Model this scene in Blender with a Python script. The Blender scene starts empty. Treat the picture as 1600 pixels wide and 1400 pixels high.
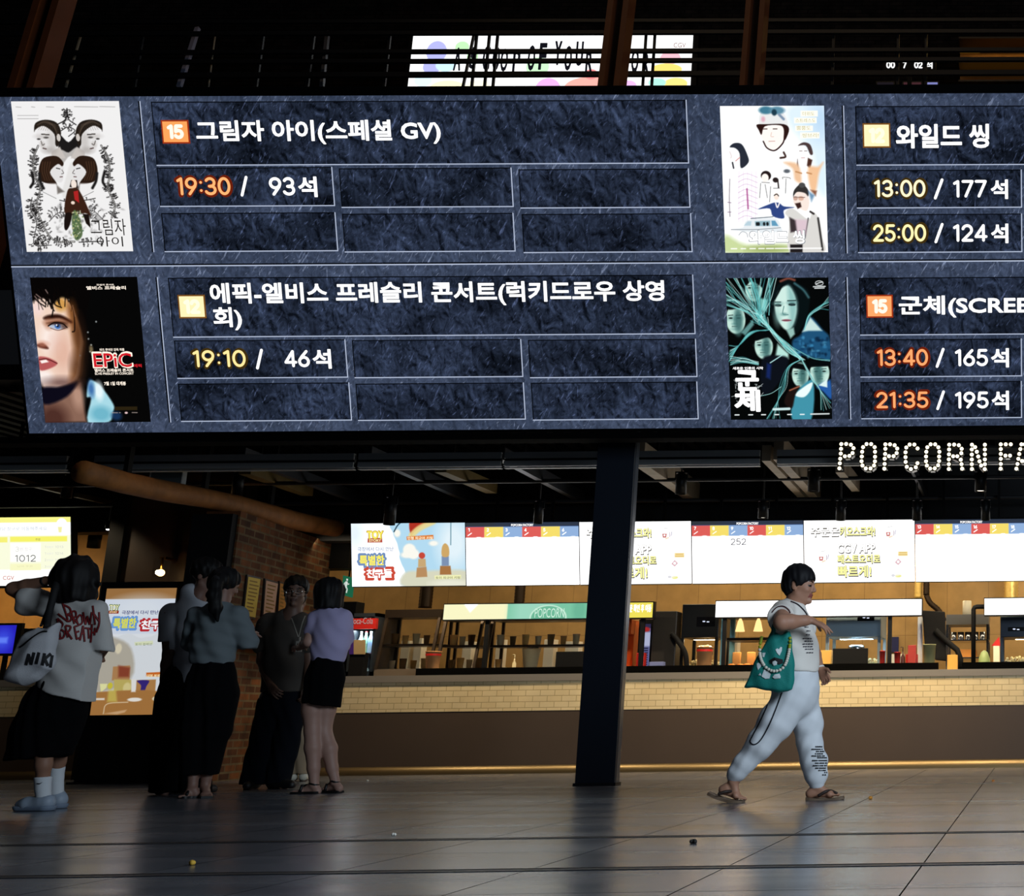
import bpy, bmesh, math, random
import numpy as np
from mathutils import Vector, Matrix
from mathutils.bvhtree import BVHTree

SC = bpy.context.scene
COL = SC.collection
random.seed(7)
RNG = np.random.default_rng(7)

# ------------------------------------------------------------------ camera
FPX, PCX, PCY = 2050.0, 1643.4, 639.5          # focal length and principal point for the 1600x1400 frame
YAW, PITCH, ROLL, CAMH = .01837, .23184, -.01218, .5
_f = np.array([math.sin(YAW)*math.cos(PITCH), math.cos(YAW)*math.cos(PITCH), math.sin(PITCH)])
_r = np.array([math.cos(YAW), -math.sin(YAW), 0.0])
_u = np.cross(_r, _f)
CR = math.cos(ROLL)*_r + math.sin(ROLL)*_u
CU = -math.sin(ROLL)*_r + math.cos(ROLL)*_u
CF = _f
CP = np.array([0, 0, CAMH])
cam_data = bpy.data.cameras.new('camera')
cam = bpy.data.objects.new('camera', cam_data)
COL.objects.link(cam)
cam_data.sensor_fit = 'HORIZONTAL'
cam_data.sensor_width = 36.0
cam_data.lens = FPX/1600*36.0
cam_data.shift_x = -(PCX-800)/1600
cam_data.shift_y = (PCY-700)/1600
cam_data.clip_end = 200
cam.matrix_world = Matrix(((CR[0], CU[0], -CF[0], CP[0]), (CR[1], CU[1], -CF[1], CP[1]),
                           (CR[2], CU[2], -CF[2], CP[2]), (0, 0, 0, 1)))
SC.camera = cam

# ------------------------------------------------------------------ world, view, large lights
SC.view_settings.view_transform = 'Standard'
SC.view_settings.look = 'None'
SC.view_settings.gamma = 1
SC.view_settings.exposure = 0
SC.view_settings.use_curve_mapping = False
world = bpy.data.worlds.new('world')
SC.world = world
world.use_nodes = True
world.node_tree.nodes['Background'].inputs[0].default_value = (.8, .9, 1.1, 1)
world.node_tree.nodes['Background'].inputs[1].default_value = .004

def aim(o, target):
    d = Vector(target)-o.location
    o.rotation_euler = d.to_track_quat('-Z', 'Y').to_euler()

def area_light(name, loc, target, sx, sy, power, col):
    l = bpy.data.lights.new(name, 'AREA')
    l.shape = 'RECTANGLE'; l.size = sx; l.size_y = sy; l.energy = power; l.color = col
    o = bpy.data.objects.new(name, l); COL.objects.link(o); o.location = loc; aim(o, target)
    return o

# cool daylight fill added high at the right, ahead of the camera
area_light('daylight_fill', (3.6, 3.6, 3.4), (-1.9, 9, .8), 3.4, 2.6, 430, (.72, .86, 1.0))
# warm fill added to brighten the steel posts of the upper storey
area_light('upstairs_fill', (-4.0, 12.2, 13.0), (-4.0, 13.2, 8), 9.0, .5, 110, (1.0, .72, .45))
# ceiling fittings inside the kitchen, plus front fill added behind the menu boards
for _x, _p in ((-8.6, 9), (-6.2, 22), (-3.9, 30), (-1.7, 38), (.5, 44)):
    area_light('kitchen_light', (_x, 16.6, 2.95), (_x, 16.9, 0), 1.5, .4, _p*.62, (1.0, .82, .54))
    area_light('kitchen_light', (_x, 15.22, 2.60), (_x, 16.5, .9), 1.9, .14, _p*.42, (1.0, .84, .58))  # added fill for the fronts of the kitchen items
area_light('passage_light', (-10.9, 16.4, 2.6), (-10.9, 17.0, .8), .7, .4, 14, (1.0, .66, .32))
area_light('passage_light', (-13.2, 16.2, 2.6), (-13.2, 17.0, .8), .9, .4, 26, (1.0, .66, .32))

# ------------------------------------------------------------------ picture <-> place
def ray(x, y): return CF + CR*(x-PCX)/FPX - CU*(y-PCY)/FPX
def at(x, y, Y):
    d = ray(x, y); return CP + d*(Y/d[1])
def fl(x, y, z=0.0):
    d = ray(x, y); return CP + d*((z-CAMH)/d[2])
def proj(p):
    v = np.asarray(p, float)-CP
    return PCX+FPX*(v@CR)/(v@CF), PCY-FPX*(v@CU)/(v@CF)

# ------------------------------------------------------------------ materials
def s2l(c):
    c = np.asarray(c, float)
    return np.where(c <= .04045, c/12.92, ((c+.055)/1.055)**2.4)
def hx(h):
    h = h.lstrip('#'); return np.array([int(h[i:i+2], 16)/255 for i in (0, 2, 4)])
def lin(c):
    if isinstance(c, str): c = hx(c)
    return tuple(float(v) for v in s2l(c))+(1.0,)
_M = {}
def mat(name, col, rough=.6, metal=0.0, spec=.5, trans=0.0, ior=1.45, noise=0.0, nscale=8.0, bump=0.0, bscale=60.0):
    if name in _M: return _M[name]
    m = bpy.data.materials.new(name); m.use_nodes = True; _M[name] = m
    nt = m.node_tree; b = nt.nodes['Principled BSDF']
    b.inputs['Base Color'].default_value = lin(col)
    b.inputs['Roughness'].default_value = rough
    b.inputs['Metallic'].default_value = metal
    b.inputs['Specular IOR Level'].default_value = spec
    b.inputs['Transmission Weight'].default_value = trans
    b.inputs['IOR'].default_value = ior
    if noise or bump:
        tc = nt.nodes.new('ShaderNodeTexCoord')
    if noise:
        n = nt.nodes.new('ShaderNodeTexNoise'); n.inputs['Scale'].default_value = nscale; n.inputs['Detail'].default_value = 4
        nt.links.new(tc.outputs['Object'], n.inputs['Vector'])
        mx = nt.nodes.new('ShaderNodeMix'); mx.data_type = 'RGBA'
        c = np.array(lin(col)[:3])
        mx.inputs['A'].default_value = tuple(c*(1-noise))+(1,)
        mx.inputs['B'].default_value = tuple(np.minimum(c*(1+noise), 1))+(1,)
        nt.links.new(n.outputs['Fac'], mx.inputs['Factor'])
        nt.links.new(mx.outputs['Result'], b.inputs['Base Color'])
    if bump:
        n2 = nt.nodes.new('ShaderNodeTexNoise'); n2.inputs['Scale'].default_value = bscale; n2.inputs['Detail'].default_value = 3
        nt.links.new(tc.outputs['Object'], n2.inputs['Vector'])
        bp = nt.nodes.new('ShaderNodeBump'); bp.inputs['Strength'].default_value = bump; bp.inputs['Distance'].default_value = .01
        nt.links.new(n2.outputs['Fac'], bp.inputs['Height']); nt.links.new(bp.outputs['Normal'], b.inputs['Normal'])
    return m
def emis(name, col, strength=1.0):
    if name in _M: return _M[name]
    m = bpy.data.materials.new(name); m.use_nodes = True; _M[name] = m
    nt = m.node_tree; nt.nodes.clear()
    e = nt.nodes.new('ShaderNodeEmission'); o = nt.nodes.new('ShaderNodeOutputMaterial')
    e.inputs[0].default_value = lin(col); e.inputs[1].default_value = strength
    nt.links.new(e.outputs[0], o.inputs[0])
    return m
def image_emis(name, gain):
    if name in _M: return _M[name]
    m = bpy.data.materials.new(name); m.use_nodes = True; _M[name] = m
    nt = m.node_tree; nt.nodes.clear()
    a = nt.nodes.new('ShaderNodeVertexColor'); a.layer_name = 'picture'
    e = nt.nodes.new('ShaderNodeEmission'); o = nt.nodes.new('ShaderNodeOutputMaterial')
    e.inputs[1].default_value = gain
    nt.links.new(a.outputs[0], e.inputs[0]); nt.links.new(e.outputs[0], o.inputs[0])
    return m
def brick_mat(name, c1, c2, mortar, w, h, msize, rough, bump, plane='xz', offset=.5, spec=.3, mottled=.35):
    if name in _M: return _M[name]
    m = bpy.data.materials.new(name); m.use_nodes = True; _M[name] = m
    nt = m.node_tree; b = nt.nodes['Principled BSDF']; b.inputs['Roughness'].default_value = rough
    b.inputs['Specular IOR Level'].default_value = spec
    g = nt.nodes.new('ShaderNodeNewGeometry'); sp = nt.nodes.new('ShaderNodeSeparateXYZ'); cb = nt.nodes.new('ShaderNodeCombineXYZ')
    nt.links.new(g.outputs['Position'], sp.inputs[0])
    nt.links.new(sp.outputs['XYZ'.index(plane[0].upper())], cb.inputs[0])
    nt.links.new(sp.outputs['XYZ'.index(plane[1].upper())], cb.inputs[1])
    t = nt.nodes.new('ShaderNodeTexBrick'); t.offset = offset; t.squash = 1
    t.inputs['Color1'].default_value = lin(c1); t.inputs['Color2'].default_value = lin(c2); t.inputs['Mortar'].default_value = lin(mortar)
    t.inputs['Scale'].default_value = 1; t.inputs['Mortar Size'].default_value = msize; t.inputs['Mortar Smooth'].default_value = .1
    t.inputs['Brick Width'].default_value = w; t.inputs['Row Height'].default_value = h
    nt.links.new(cb.outputs[0], t.inputs['Vector'])
    n = nt.nodes.new('ShaderNodeTexNoise'); n.inputs['Scale'].default_value = 5; n.inputs['Detail'].default_value = 5
    nt.links.new(g.outputs['Position'], n.inputs['Vector'])
    mr = nt.nodes.new('ShaderNodeMapRange'); mr.inputs[1].default_value = .3; mr.inputs[2].default_value = .7
    mr.inputs[3].default_value = 1-mottled; mr.inputs[4].default_value = 1+mottled
    nt.links.new(n.outputs['Fac'], mr.inputs[0])
    mx = nt.nodes.new('ShaderNodeMix'); mx.data_type = 'RGBA'; mx.blend_type = 'MULTIPLY'; mx.inputs['Factor'].default_value = 1
    nt.links.new(t.outputs['Color'], mx.inputs['A']); nt.links.new(mr.outputs[0], mx.inputs['B'])
    nt.links.new(mx.outputs['Result'], b.inputs['Base Color'])
    bp = nt.nodes.new('ShaderNodeBump'); bp.inputs['Strength'].default_value = bump; bp.inputs['Distance'].default_value = .006; bp.invert = True
    nt.links.new(t.outputs['Fac'], bp.inputs['Height']); nt.links.new(bp.outputs['Normal'], b.inputs['Normal'])
    return m

# ------------------------------------------------------------------ objects
def thing(name, label, cat, loc=(0, 0, 0), group=None):
    o = bpy.data.objects.new(name, None); COL.objects.link(o); o.location = Vector(loc)
    o.empty_display_size = .1
    return tag(o, label, cat, group)
def tag(o, label, cat, group=None, kind=None):
    o['label'] = label; o['category'] = cat
    if group: o['group'] = group
    if kind: o['kind'] = kind
    return o
def wloc(o):
    v = Vector((0, 0, 0))
    while o is not None:
        v = v+o.location; o = o.parent
    return v
def link_mesh(name, me, parent=None, loc=None):
    """me holds world coordinates; they are made relative to the parent (or to loc)."""
    o = bpy.data.objects.new(name, me); COL.objects.link(o)
    if parent is not None:
        me.transform(Matrix.Translation(-wloc(parent))); o.parent = parent
    elif loc is not None:
        me.transform(Matrix.Translation(-Vector(loc))); o.location = Vector(loc)
    return o

class MB:
    """collects shapes in world space; build() links them as ONE mesh object"""
    def __init__(s): s.v = []; s.f = []; s.m = []; s.mi = 0; s.sm = []; s.smooth = False
    def mat(s, i): s.mi = i; return s
    def add(s, vs, fs):
        b = len(s.v); s.v += [tuple(map(float, p)) for p in vs]
        for f in fs: s.f.append(tuple(b+i for i in f)); s.m.append(s.mi); s.sm.append(s.smooth)
        return s
    def box(s, lo, hi):
        (a, b, c), (d, e, f) = lo, hi
        return s.add([(a, b, c), (d, b, c), (d, e, c), (a, e, c), (a, b, f), (d, b, f), (d, e, f), (a, e, f)],
                     [(0, 3, 2, 1), (4, 5, 6, 7), (0, 1, 5, 4), (1, 2, 6, 5), (2, 3, 7, 6), (3, 0, 4, 7)])
    def hexa(s, p):   # eight corners, bottom ring then top ring
        return s.add(p, [(0, 3, 2, 1), (4, 5, 6, 7), (0, 1, 5, 4), (1, 2, 6, 5), (2, 3, 7, 6), (3, 0, 4, 7)])
    def bar(s, a, b, w, h, up=(0, 0, 1)):
        a = Vector(a); b = Vector(b); d = (b-a).normalized(); u = Vector(up)
        if abs(d.dot(u)) > .98: u = Vector((0, 1, 0))
        x = d.cross(u).normalized(); u = x.cross(d).normalized()
        x = x*(w/2); u = u*(h/2)
        return s.hexa([a-x-u, a+x-u, b+x-u, b-x-u, a-x+u, a+x+u, b+x+u, b-x+u])
    def tube(s, pts, r, n=10, caps=True):
        pts = [Vector(p) for p in pts]; k = len(pts)
        rr = r if hasattr(r, '__len__') else [r]*k
        vs = []; fs = []; ref = Vector((0, 0, 1)); prev = None
        for i, p in enumerate(pts):
            d = (pts[min(i+1, k-1)]-pts[max(i-1, 0)]).normalized()
            if prev is None:
                if abs(d.dot(ref)) > .9: ref = Vector((1, 0, 0))
                x = d.cross(ref).normalized()
            else:
                x = (prev-d*prev.dot(d)).normalized()
            prev = x; y = d.cross(x)
            for j in range(n):
                a = 2*math.pi*j/n
                vs.append(p+(x*math.cos(a)+y*math.sin(a))*rr[i])
        for i in range(k-1):
            for j in range(n):
                fs.append((i*n+j, i*n+(j+1) % n, (i+1)*n+(j+1) % n, (i+1)*n+j))
        if caps: fs += [tuple(range(n-1, -1, -1)), tuple(range((k-1)*n, k*n))]
        o = s.smooth; s.smooth = True; s.add(vs, fs); s.smooth = o
        return s
    def lathe(s, c, prof, n=20, axis=(0, 0, 1), cap=True):
        c = Vector(c); ax = Vector(axis).normalized()
        x = ax.orthogonal().normalized(); y = ax.cross(x); vs = []; fs = []
        for r, z in prof:
            for j in range(n):
                a = 2*math.pi*j/n; vs.append(c+ax*z+(x*math.cos(a)+y*math.sin(a))*r)
        k = len(prof)
        for i in range(k-1):
            for j in range(n): fs.append((i*n+j, i*n+(j+1) % n, (i+1)*n+(j+1) % n, (i+1)*n+j))
        if cap: fs += [tuple(range(n-1, -1, -1)), tuple(range((k-1)*n, k*n))]
        o = s.smooth; s.smooth = True; s.add(vs, fs); s.smooth = o
        return s
    def ball(s, c, r, n=10, m=7):
        r = r if hasattr(r, '__len__') else (r, r, r)
        vs = [(c[0], c[1], c[2]-r[2])]; fs = []
        for i in range(1, m):
            t = math.pi*i/m
            for j in range(n):
                a = 2*math.pi*j/n
                vs.append((c[0]+r[0]*math.sin(t)*math.cos(a), c[1]+r[1]*math.sin(t)*math.sin(a), c[2]-r[2]*math.cos(t)))
        vs.append((c[0], c[1], c[2]+r[2])); L = len(vs)-1
        for j in range(n):
            fs.append((0, 1+(j+1) % n, 1+j)); fs.append((L, 1+(m-2)*n+j, 1+(m-2)*n+(j+1) % n))
            for i in range(m-2):
                fs.append((1+i*n+j, 1+i*n+(j+1) % n, 1+(i+1)*n+(j+1) % n, 1+(i+1)*n+j))
        o = s.smooth; s.smooth = True; s.add(vs, fs); s.smooth = o
        return s
    def build(s, name, mats, parent=None, loc=None, bevel=0.0):
        me = bpy.data.meshes.new(name); me.from_pydata(s.v, [], s.f)
        if not isinstance(mats, (list, tuple)): mats = [mats]
        for m in mats: me.materials.append(m)
        me.polygons.foreach_set('material_index', s.m); me.polygons.foreach_set('use_smooth', s.sm)
        if parent is None and loc is None:
            a = np.array(s.v); loc = ((a[:, 0].min()+a[:, 0].max())/2, (a[:, 1].min()+a[:, 1].max())/2, a[:, 2].min())
        o = link_mesh(name, me, parent, loc)
        if bevel:
            b = o.modifiers.new('bevel', 'BEVEL'); b.width = bevel; b.segments = 2; b.limit_method = 'ANGLE'
        return o
def struct(name, mb, m, label=None):
    o = mb.build(name, m); o['kind'] = 'structure'
    if label: o['label'] = label
    return o
def copy_tree(o, parent=None, shift=(0, 0, 0)):
    c = o.copy(); COL.objects.link(c); c.parent = parent
    if parent is None: c.location = o.location+Vector(shift)
    for ch in list(o.children): copy_tree(ch, c)
    return c
def pbox(x0, y0, x1, y1, Y, depth):
    """corners of an upright box whose front face fills that stretch of the picture at distance Y"""
    a = at(x0, (y0+y1)/2, Y); b = at(x1, (y0+y1)/2, Y); t = at((x0+x1)/2, y0, Y); l = at((x0+x1)/2, y1, Y)
    return (a[0], Y, l[2]), (b[0], Y+depth, t[2])

# ------------------------------------------------------------------ flat screens
class Scr:
    def __init__(s, p0, tilt):
        t = math.radians(tilt)
        s.o = np.asarray(p0, float); s.ux = np.array([1., 0, 0]); s.up = np.array([0, -math.sin(t), math.cos(t)]); s.n = np.cross(s.ux, s.up)
        s.n = s.n if s.n[1] < 0 else -s.n
    def uv(s, px, py):
        d = ray(px, py); k = ((s.o-CP)@s.n)/(d@s.n); p = CP+d*k-s.o
        return float(p@s.ux), float(p@s.up)
    def pt(s, u, v, off=0.0): return s.o+s.ux*u+s.up*v+s.n*off
    def px(s, x, y, off=0.0): return s.pt(*s.uv(x, y), off)
    def rect(s, mb, u0, v0, u1, v1, off):
        return mb.add([s.pt(u0, v1, off), s.pt(u1, v1, off), s.pt(u1, v0, off), s.pt(u0, v0, off)], [(0, 1, 2, 3)])
    def slab(s, mb, u0, v0, u1, v1, o0, o1):
        q = [(u0, v1), (u1, v1), (u1, v0), (u0, v0)]
        return mb.hexa([s.pt(u, v, o0) for u, v in q]+[s.pt(u, v, o1) for u, v in q])

class Canvas:
    """a picture painted in numpy, in the pixel frame of the quad (TL, TR, BL, BR)"""
    def __init__(s, tl, tr, bl, br, res, bg):
        s.q = [np.array(p, float) for p in (tl, tr, bl, br)]
        s.W = (s.q[1][0]-s.q[0][0]+s.q[3][0]-s.q[2][0])/2; s.H = (s.q[2][1]-s.q[0][1]+s.q[3][1]-s.q[1][1])/2
        s.nx = int(s.W*res); s.ny = int(s.H*res); s.res = res
        xs = (np.arange(s.nx)+.5)/s.nx; ys = (np.arange(s.ny)+.5)/s.ny
        s.U, s.V = np.meshgrid(xs*s.W, ys*s.H)
        s.A = np.empty((s.ny, s.nx, 3)); s.A[:] = hx(bg)
    def m(s, p):
        a = np.asarray(p, float).reshape(-1, 2)
        ty = s.q[0][1]; v = (a[:, 1]-ty)/s.H
        xl = s.q[0][0]+(s.q[2][0]-s.q[0][0])*v; w = (s.q[1][0]-s.q[0][0])+((s.q[3][0]-s.q[2][0])-(s.q[1][0]-s.q[0][0]))*v
        return np.stack([(a[:, 0]-xl)/w*s.W, v*s.H], 1)
    def put(s, d, col, f, alpha, sl=None):
        c = hx(col) if isinstance(col, str) else np.asarray(col)
        a = (np.clip(.5-d/f, 0, 1)*alpha)[..., None]
        s.A[sl] = s.A[sl]*(1-a)+c*a
    def box(s, lo, hi, pad):
        k = s.res
        i0 = max(int((lo[1]-pad)*k), 0); i1 = min(int((hi[1]+pad)*k)+2, s.ny); j0 = max(int((lo[0]-pad)*k), 0); j1 = min(int((hi[0]+pad)*k)+2, s.nx)
        return (slice(i0, max(i1, i0)), slice(j0, max(j1, j0)))
    def poly(s, pts, col, f=.8, alpha=1.0):
        p = s.m(pts)
        if len(p) >= 5:                          # soft outline through the points
            n = len(p); q = np.vstack([p[-1], p, p[0], p[1]]); out = []
            for i in range(n):
                a, b, c, d = q[i:i+4]
                for t in (0, .25, .5, .75): out.append(.5*((2*b)+(c-a)*t+(2*a-5*b+4*c-d)*t*t+(-a+3*b-3*c+d)*t**3))
            p = np.array(out)
        sl = s.box(p.min(0), p.max(0), f+1); X = s.U[sl]; Y = s.V[sl]
        if X.size == 0: return s
        d = np.full(X.shape, 1e9); ins = np.zeros(X.shape, bool)
        for i in range(len(p)):
            a = p[i]; b = p[(i+1) % len(p)]; e = b-a; L = e@e+1e-9
            t = np.clip(((X-a[0])*e[0]+(Y-a[1])*e[1])/L, 0, 1)
            d = np.minimum(d, np.hypot(X-a[0]-t*e[0], Y-a[1]-t*e[1]))
            c = (a[1] > Y) != (b[1] > Y)
            with np.errstate(divide='ignore', invalid='ignore'):
                ins ^= c & (X < (b[0]-a[0])*(Y-a[1])/(b[1]-a[1]+1e-12)+a[0])
        s.put(np.where(ins, -d, d), col, f, alpha, sl); return s
    def ell(s, c, rx, ry, col, f=.8, alpha=1.0, rot=0.0):
        c = s.m([c])[0]; R = max(rx, ry); sl = s.box(c-R, c+R, f+1); X = s.U[sl]-c[0]; Y = s.V[sl]-c[1]
        if X.size == 0: return s
        a = math.radians(rot); x = X*math.cos(a)+Y*math.sin(a); y = -X*math.sin(a)+Y*math.cos(a)
        s.put((np.hypot(x/rx, y/ry)-1)*min(rx, ry), col, f, alpha, sl); return s
    def line(s, pts, w, col, f=.7, alpha=1.0, curve=True):
        p = s.m(pts)
        if curve and len(p) > 2: p = smooth_line(p, 6)
        sl = s.box(p.min(0), p.max(0), w+f+1); X = s.U[sl]; Y = s.V[sl]
        if X.size == 0: return s
        d = np.full(X.shape, 1e9)
        for a, b in zip(p[:-1], p[1:]):
            e = b-a; L = e@e+1e-9; t = np.clip(((X-a[0])*e[0]+(Y-a[1])*e[1])/L, 0, 1)
            d = np.minimum(d, np.hypot(X-a[0]-t*e[0], Y-a[1]-t*e[1]))
        s.put(d-w/2, col, f, alpha, sl); return s
    def rect(s, x0, y0, x1, y1, col, f=.6, alpha=1.0): return s.poly([(x0, y0), (x1, y0), (x1, y1), (x0, y1)], col, f, alpha)
    def mesh(s, scr, name, parent, off, gain, matname, boost=1.0):
        nx, ny = s.nx, s.ny
        tl, tr, bl, br = [np.array(scr.uv(*p)) for p in s.q]
        u0 = (tl[0]+bl[0])/2; u1 = (tr[0]+br[0])/2; v0 = (tl[1]+tr[1])/2; v1 = (bl[1]+br[1])/2
        us = u0+(u1-u0)*np.arange(nx)/(nx-1); vs = v0+(v1-v0)*np.arange(ny)/(ny-1)
        UU, VV = np.meshgrid(us, vs)
        co = scr.o+UU[..., None]*scr.ux+VV[..., None]*scr.up+off*scr.n
        idx = np.arange(nx*ny).reshape(ny, nx)
        q = np.stack([idx[1:, :-1], idx[1:, 1:], idx[:-1, 1:], idx[:-1, :-1]], -1).reshape(-1, 4)
        me = np_mesh(name, co.reshape(-1, 3), q, False)
        ca = me.color_attributes.new('picture', 'FLOAT_COLOR', 'POINT')
        rgba = np.ones((ny*nx, 4), np.float32); L = s2l(np.clip(s.A, 0, 1))
        if boost > 1:                           # white areas of an over-driven screen
            k = np.clip((s.A.min(-1)-.90)/.09, 0, 1)[..., None]; L = L*(1+(boost-1)*k)
        rgba[:, :3] = L.reshape(-1, 3)
        ca.data.foreach_set('color', rgba.ravel())
        me.materials.append(image_emis(matname, gain))
        return link_mesh(name, me, parent)
def smooth_line(p, n):
    p = np.asarray(p, float); P = np.vstack([2*p[0]-p[1], p, 2*p[-1]-p[-2]]); out = []
    for i in range(len(p)-1):
        a, b, c, d = P[i:i+4]
        for t in np.arange(n)/n:
            out.append(.5*((2*b)+(c-a)*t+(2*a-5*b+4*c-d)*t*t+(-a+3*b-3*c+d)*t**3))
    out.append(p[-1]); return np.array(out)
def np_mesh(name, co, quads, smooth=True):
    me = bpy.data.meshes.new(name); n = len(co); m = len(quads); k = quads.shape[1]
    me.vertices.add(n); me.vertices.foreach_set('co', np.ascontiguousarray(co, np.float32).ravel())
    me.loops.add(m*k); me.loops.foreach_set('vertex_index', np.ascontiguousarray(quads, np.int32).ravel())
    me.polygons.add(m); me.polygons.foreach_set('loop_start', np.arange(0, m*k, k, dtype=np.int32))
    try: me.polygons.foreach_set('loop_total', np.full(m, k, np.int32))
    except Exception: pass
    me.polygons.foreach_set('use_smooth', np.full(m, smooth, bool))
    me.update(calc_edges=True); me.validate()
    return me

# ------------------------------------------------------------------ lettering
_TX = []
def text(name, body, scr, box, m, parent, off=.004, bold=.02, depth=0.0, label=None):
    """lettering whose outline fills box=(x0,y0,x1,y1) of the picture on the flat screen scr"""
    _TX.append((name, body, scr, box, m, parent, off, bold, depth, label))
def text_uv(name, body, scr, uvbox, m, parent, off=.004, bold=.02, label=None):
    _TX.append((name, body, scr, ('uv',)+tuple(uvbox), m, parent, off, bold, 0.0, label))
def flush_text():
    tmp = []
    for t in _TX:
        c = bpy.data.curves.new('lettering', 'FONT'); c.body = t[1]; c.size = 1; c.offset = min(t[7], .014); c.resolution_u = 3
        o = bpy.data.objects.new('lettering', c); COL.objects.link(o); tmp.append(o)
    bpy.context.view_layer.update(); dg = bpy.context.evaluated_depsgraph_get()
    for o, (name, body, scr, box, m, parent, off, bold, depth, label) in zip(tmp, _TX):
        me = bpy.data.meshes.new_from_object(o.evaluated_get(dg))
        n = len(me.vertices); co = np.empty(n*3, np.float32); me.vertices.foreach_get('co', co); co = co.reshape(-1, 3)
        lo = co.min(0); hi = co.max(0)
        if box[0] == 'uv': a, b = (box[1], box[2]), (box[3], box[4])
        else: a = scr.uv(box[0], (box[1]+box[3])/2); b = scr.uv(box[2], (box[1]+box[3])/2); a = (a[0], scr.uv((box[0]+box[2])/2, box[1])[1]); b = (b[0], scr.uv((box[0]+box[2])/2, box[3])[1])
        U = a[0]+(co[:, 0]-lo[0])/(hi[0]-lo[0])*(b[0]-a[0]); V = b[1]+(co[:, 1]-lo[1])/(hi[1]-lo[1])*(a[1]-b[1])
        w = scr.o+U[:, None]*scr.ux+V[:, None]*scr.up+off*scr.n
        me.vertices.foreach_set('co', w.astype(np.float32).ravel()); me.update()
        if bold > .014:                          # thicken with a ring of slightly shifted strokes
            r = (bold-.014)*1.15*(a[1]-b[1])/(hi[1]-lo[1]); bm = bmesh.new(); bm.from_mesh(me)
            for k in range(8):
                g = math.pi*k/4; tm = me.copy(); tm.transform(Matrix.Translation(Vector(scr.ux*math.cos(g)*r+scr.up*math.sin(g)*r))); bm.from_mesh(tm); bpy.data.meshes.remove(tm)
            bm.to_mesh(me); bm.free()
        me.materials.clear(); me.materials.append(m)
        ob = link_mesh(name, me, parent)
        if label: ob['label'] = label
    for o in tmp:
        c = o.data; bpy.data.objects.remove(o); bpy.data.curves.remove(c)
    _TX.clear()

# rounded stroke digits, unit box (0..1, y up)
def _arc(cx, cy, rx, ry, a0, a1, n=14):
    return [(cx+rx*math.cos(math.radians(a0+(a1-a0)*i/n)), cy+ry*math.sin(math.radians(a0+(a1-a0)*i/n))) for i in range(n+1)]
GL = {
 '0': (.62, [_arc(.31, .5, .26, .44, 90, 450, 24)]),
 '1': (.36, [[(.08, .82), (.26, .94), (.26, .06)]]),
 '2': (.58, [_arc(.29, .68, .23, .26, 165, -35)+[(.06, .06), (.54, .06)]]),
 '3': (.58, [_arc(.27, .71, .22, .23, 150, -80)+[(.22, .5)], _arc(.27, .29, .25, .23, 80, -155)]),
 '4': (.64, [[(.46, .06), (.46, .94), (.06, .28), (.60, .28)]]),
 '5': (.58, [[(.50, .94), (.14, .94), (.10, .52)]+_arc(.28, .33, .25, .27, 125, -150)]),
 '6': (.60, [[(.46, .94), (.20, .62)]+_arc(.30, .32, .24, .26, 150, 510, 22)]),
 '7': (.58, [[(.06, .94), (.54, .94), (.20, .06)]]),
 '8': (.58, [_arc(.29, .72, .20, .22, 90, 450, 20), _arc(.29, .28, .24, .23, 90, 450, 20)]),
 '9': (.60, [_arc(.30, .68, .24, .26, -30, 330, 22)+[(.50, .50), (.20, .06)]]),
 ':': (.22, [[(.11, .72), (.11, .721)], [(.11, .25), (.11, .251)]]),
 '/': (.42, [[(.06, .02), (.36, .98)]]),
}
def digits(name, body, scr, box, m, parent, off=.004, w=.15, label=None, gap=.10, backing=None):
    """rounded stroke numerals filling box of the picture"""
    a = scr.uv(box[0], (box[1]+box[3])/2)[0]; b = scr.uv(box[2], (box[1]+box[3])/2)[0]
    t = scr.uv((box[0]+box[2])/2, box[1])[1]; l = scr.uv((box[0]+box[2])/2, box[3])[1]
    H = t-l; tot = sum(GL[c][0]+gap for c in body)-gap; W = b-a
    def strokes(mb, wid, off):
        x = 0.0
        for c in body:
            adv, st = GL[c]
            for poly in st:
                p = []
                for (gx, gy) in poly: p.append((a+(wid*H/2)*0+(x+gx)/tot*W, l+H*(.5+(gy-.5)*(1-w*.2))))
                ribbon(mb, scr, p, wid*H, off)
            x += adv+gap
    mb = MB(); strokes(mb, w, off); o = mb.build(name, m, parent)
    if label: o['label'] = label
    return o
def ribbon(mb, scr, p, w, off, n=8):
    r = w/2
    for i, (u, v) in enumerate(p):
        ring = [scr.pt(u+r*math.cos(2*math.pi*j/n), v+r*math.sin(2*math.pi*j/n), off) for j in range(n)]
        mb.add(ring, [tuple(range(n))])
        if i+1 < len(p):
            u2, v2 = p[i+1]; d = math.hypot(u2-u, v2-v)
            if d < 1e-6: continue
            nx, ny = -(v2-v)/d*r, (u2-u)/d*r
            mb.add([scr.pt(u-nx, v-ny, off), scr.pt(u2-nx, v2-ny, off), scr.pt(u2+nx, v2+ny, off), scr.pt(u+nx, v+ny, off)], [(0, 1, 2, 3)])

# ================================================================== the setting
YC = 14.7                                      # front of the concession counter
black = mat('black_paint', '#09090a', .7, 0, .2)
blackm = mat('black_metal', '#0d0e11', .45, .0, .3)
dark = mat('dark_paint', '#131315', .8)
steel = mat('steel', '#9a9c9f', .32, 1.0)
chrome = mat('chrome', '#c8c8ca', .18, 1.0)
white = mat('white_paint', '#d8d6d0', .5)
glass = mat('clear_glass', '#ffffff', .03, 0, .5, 1.0, 1.05)

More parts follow.
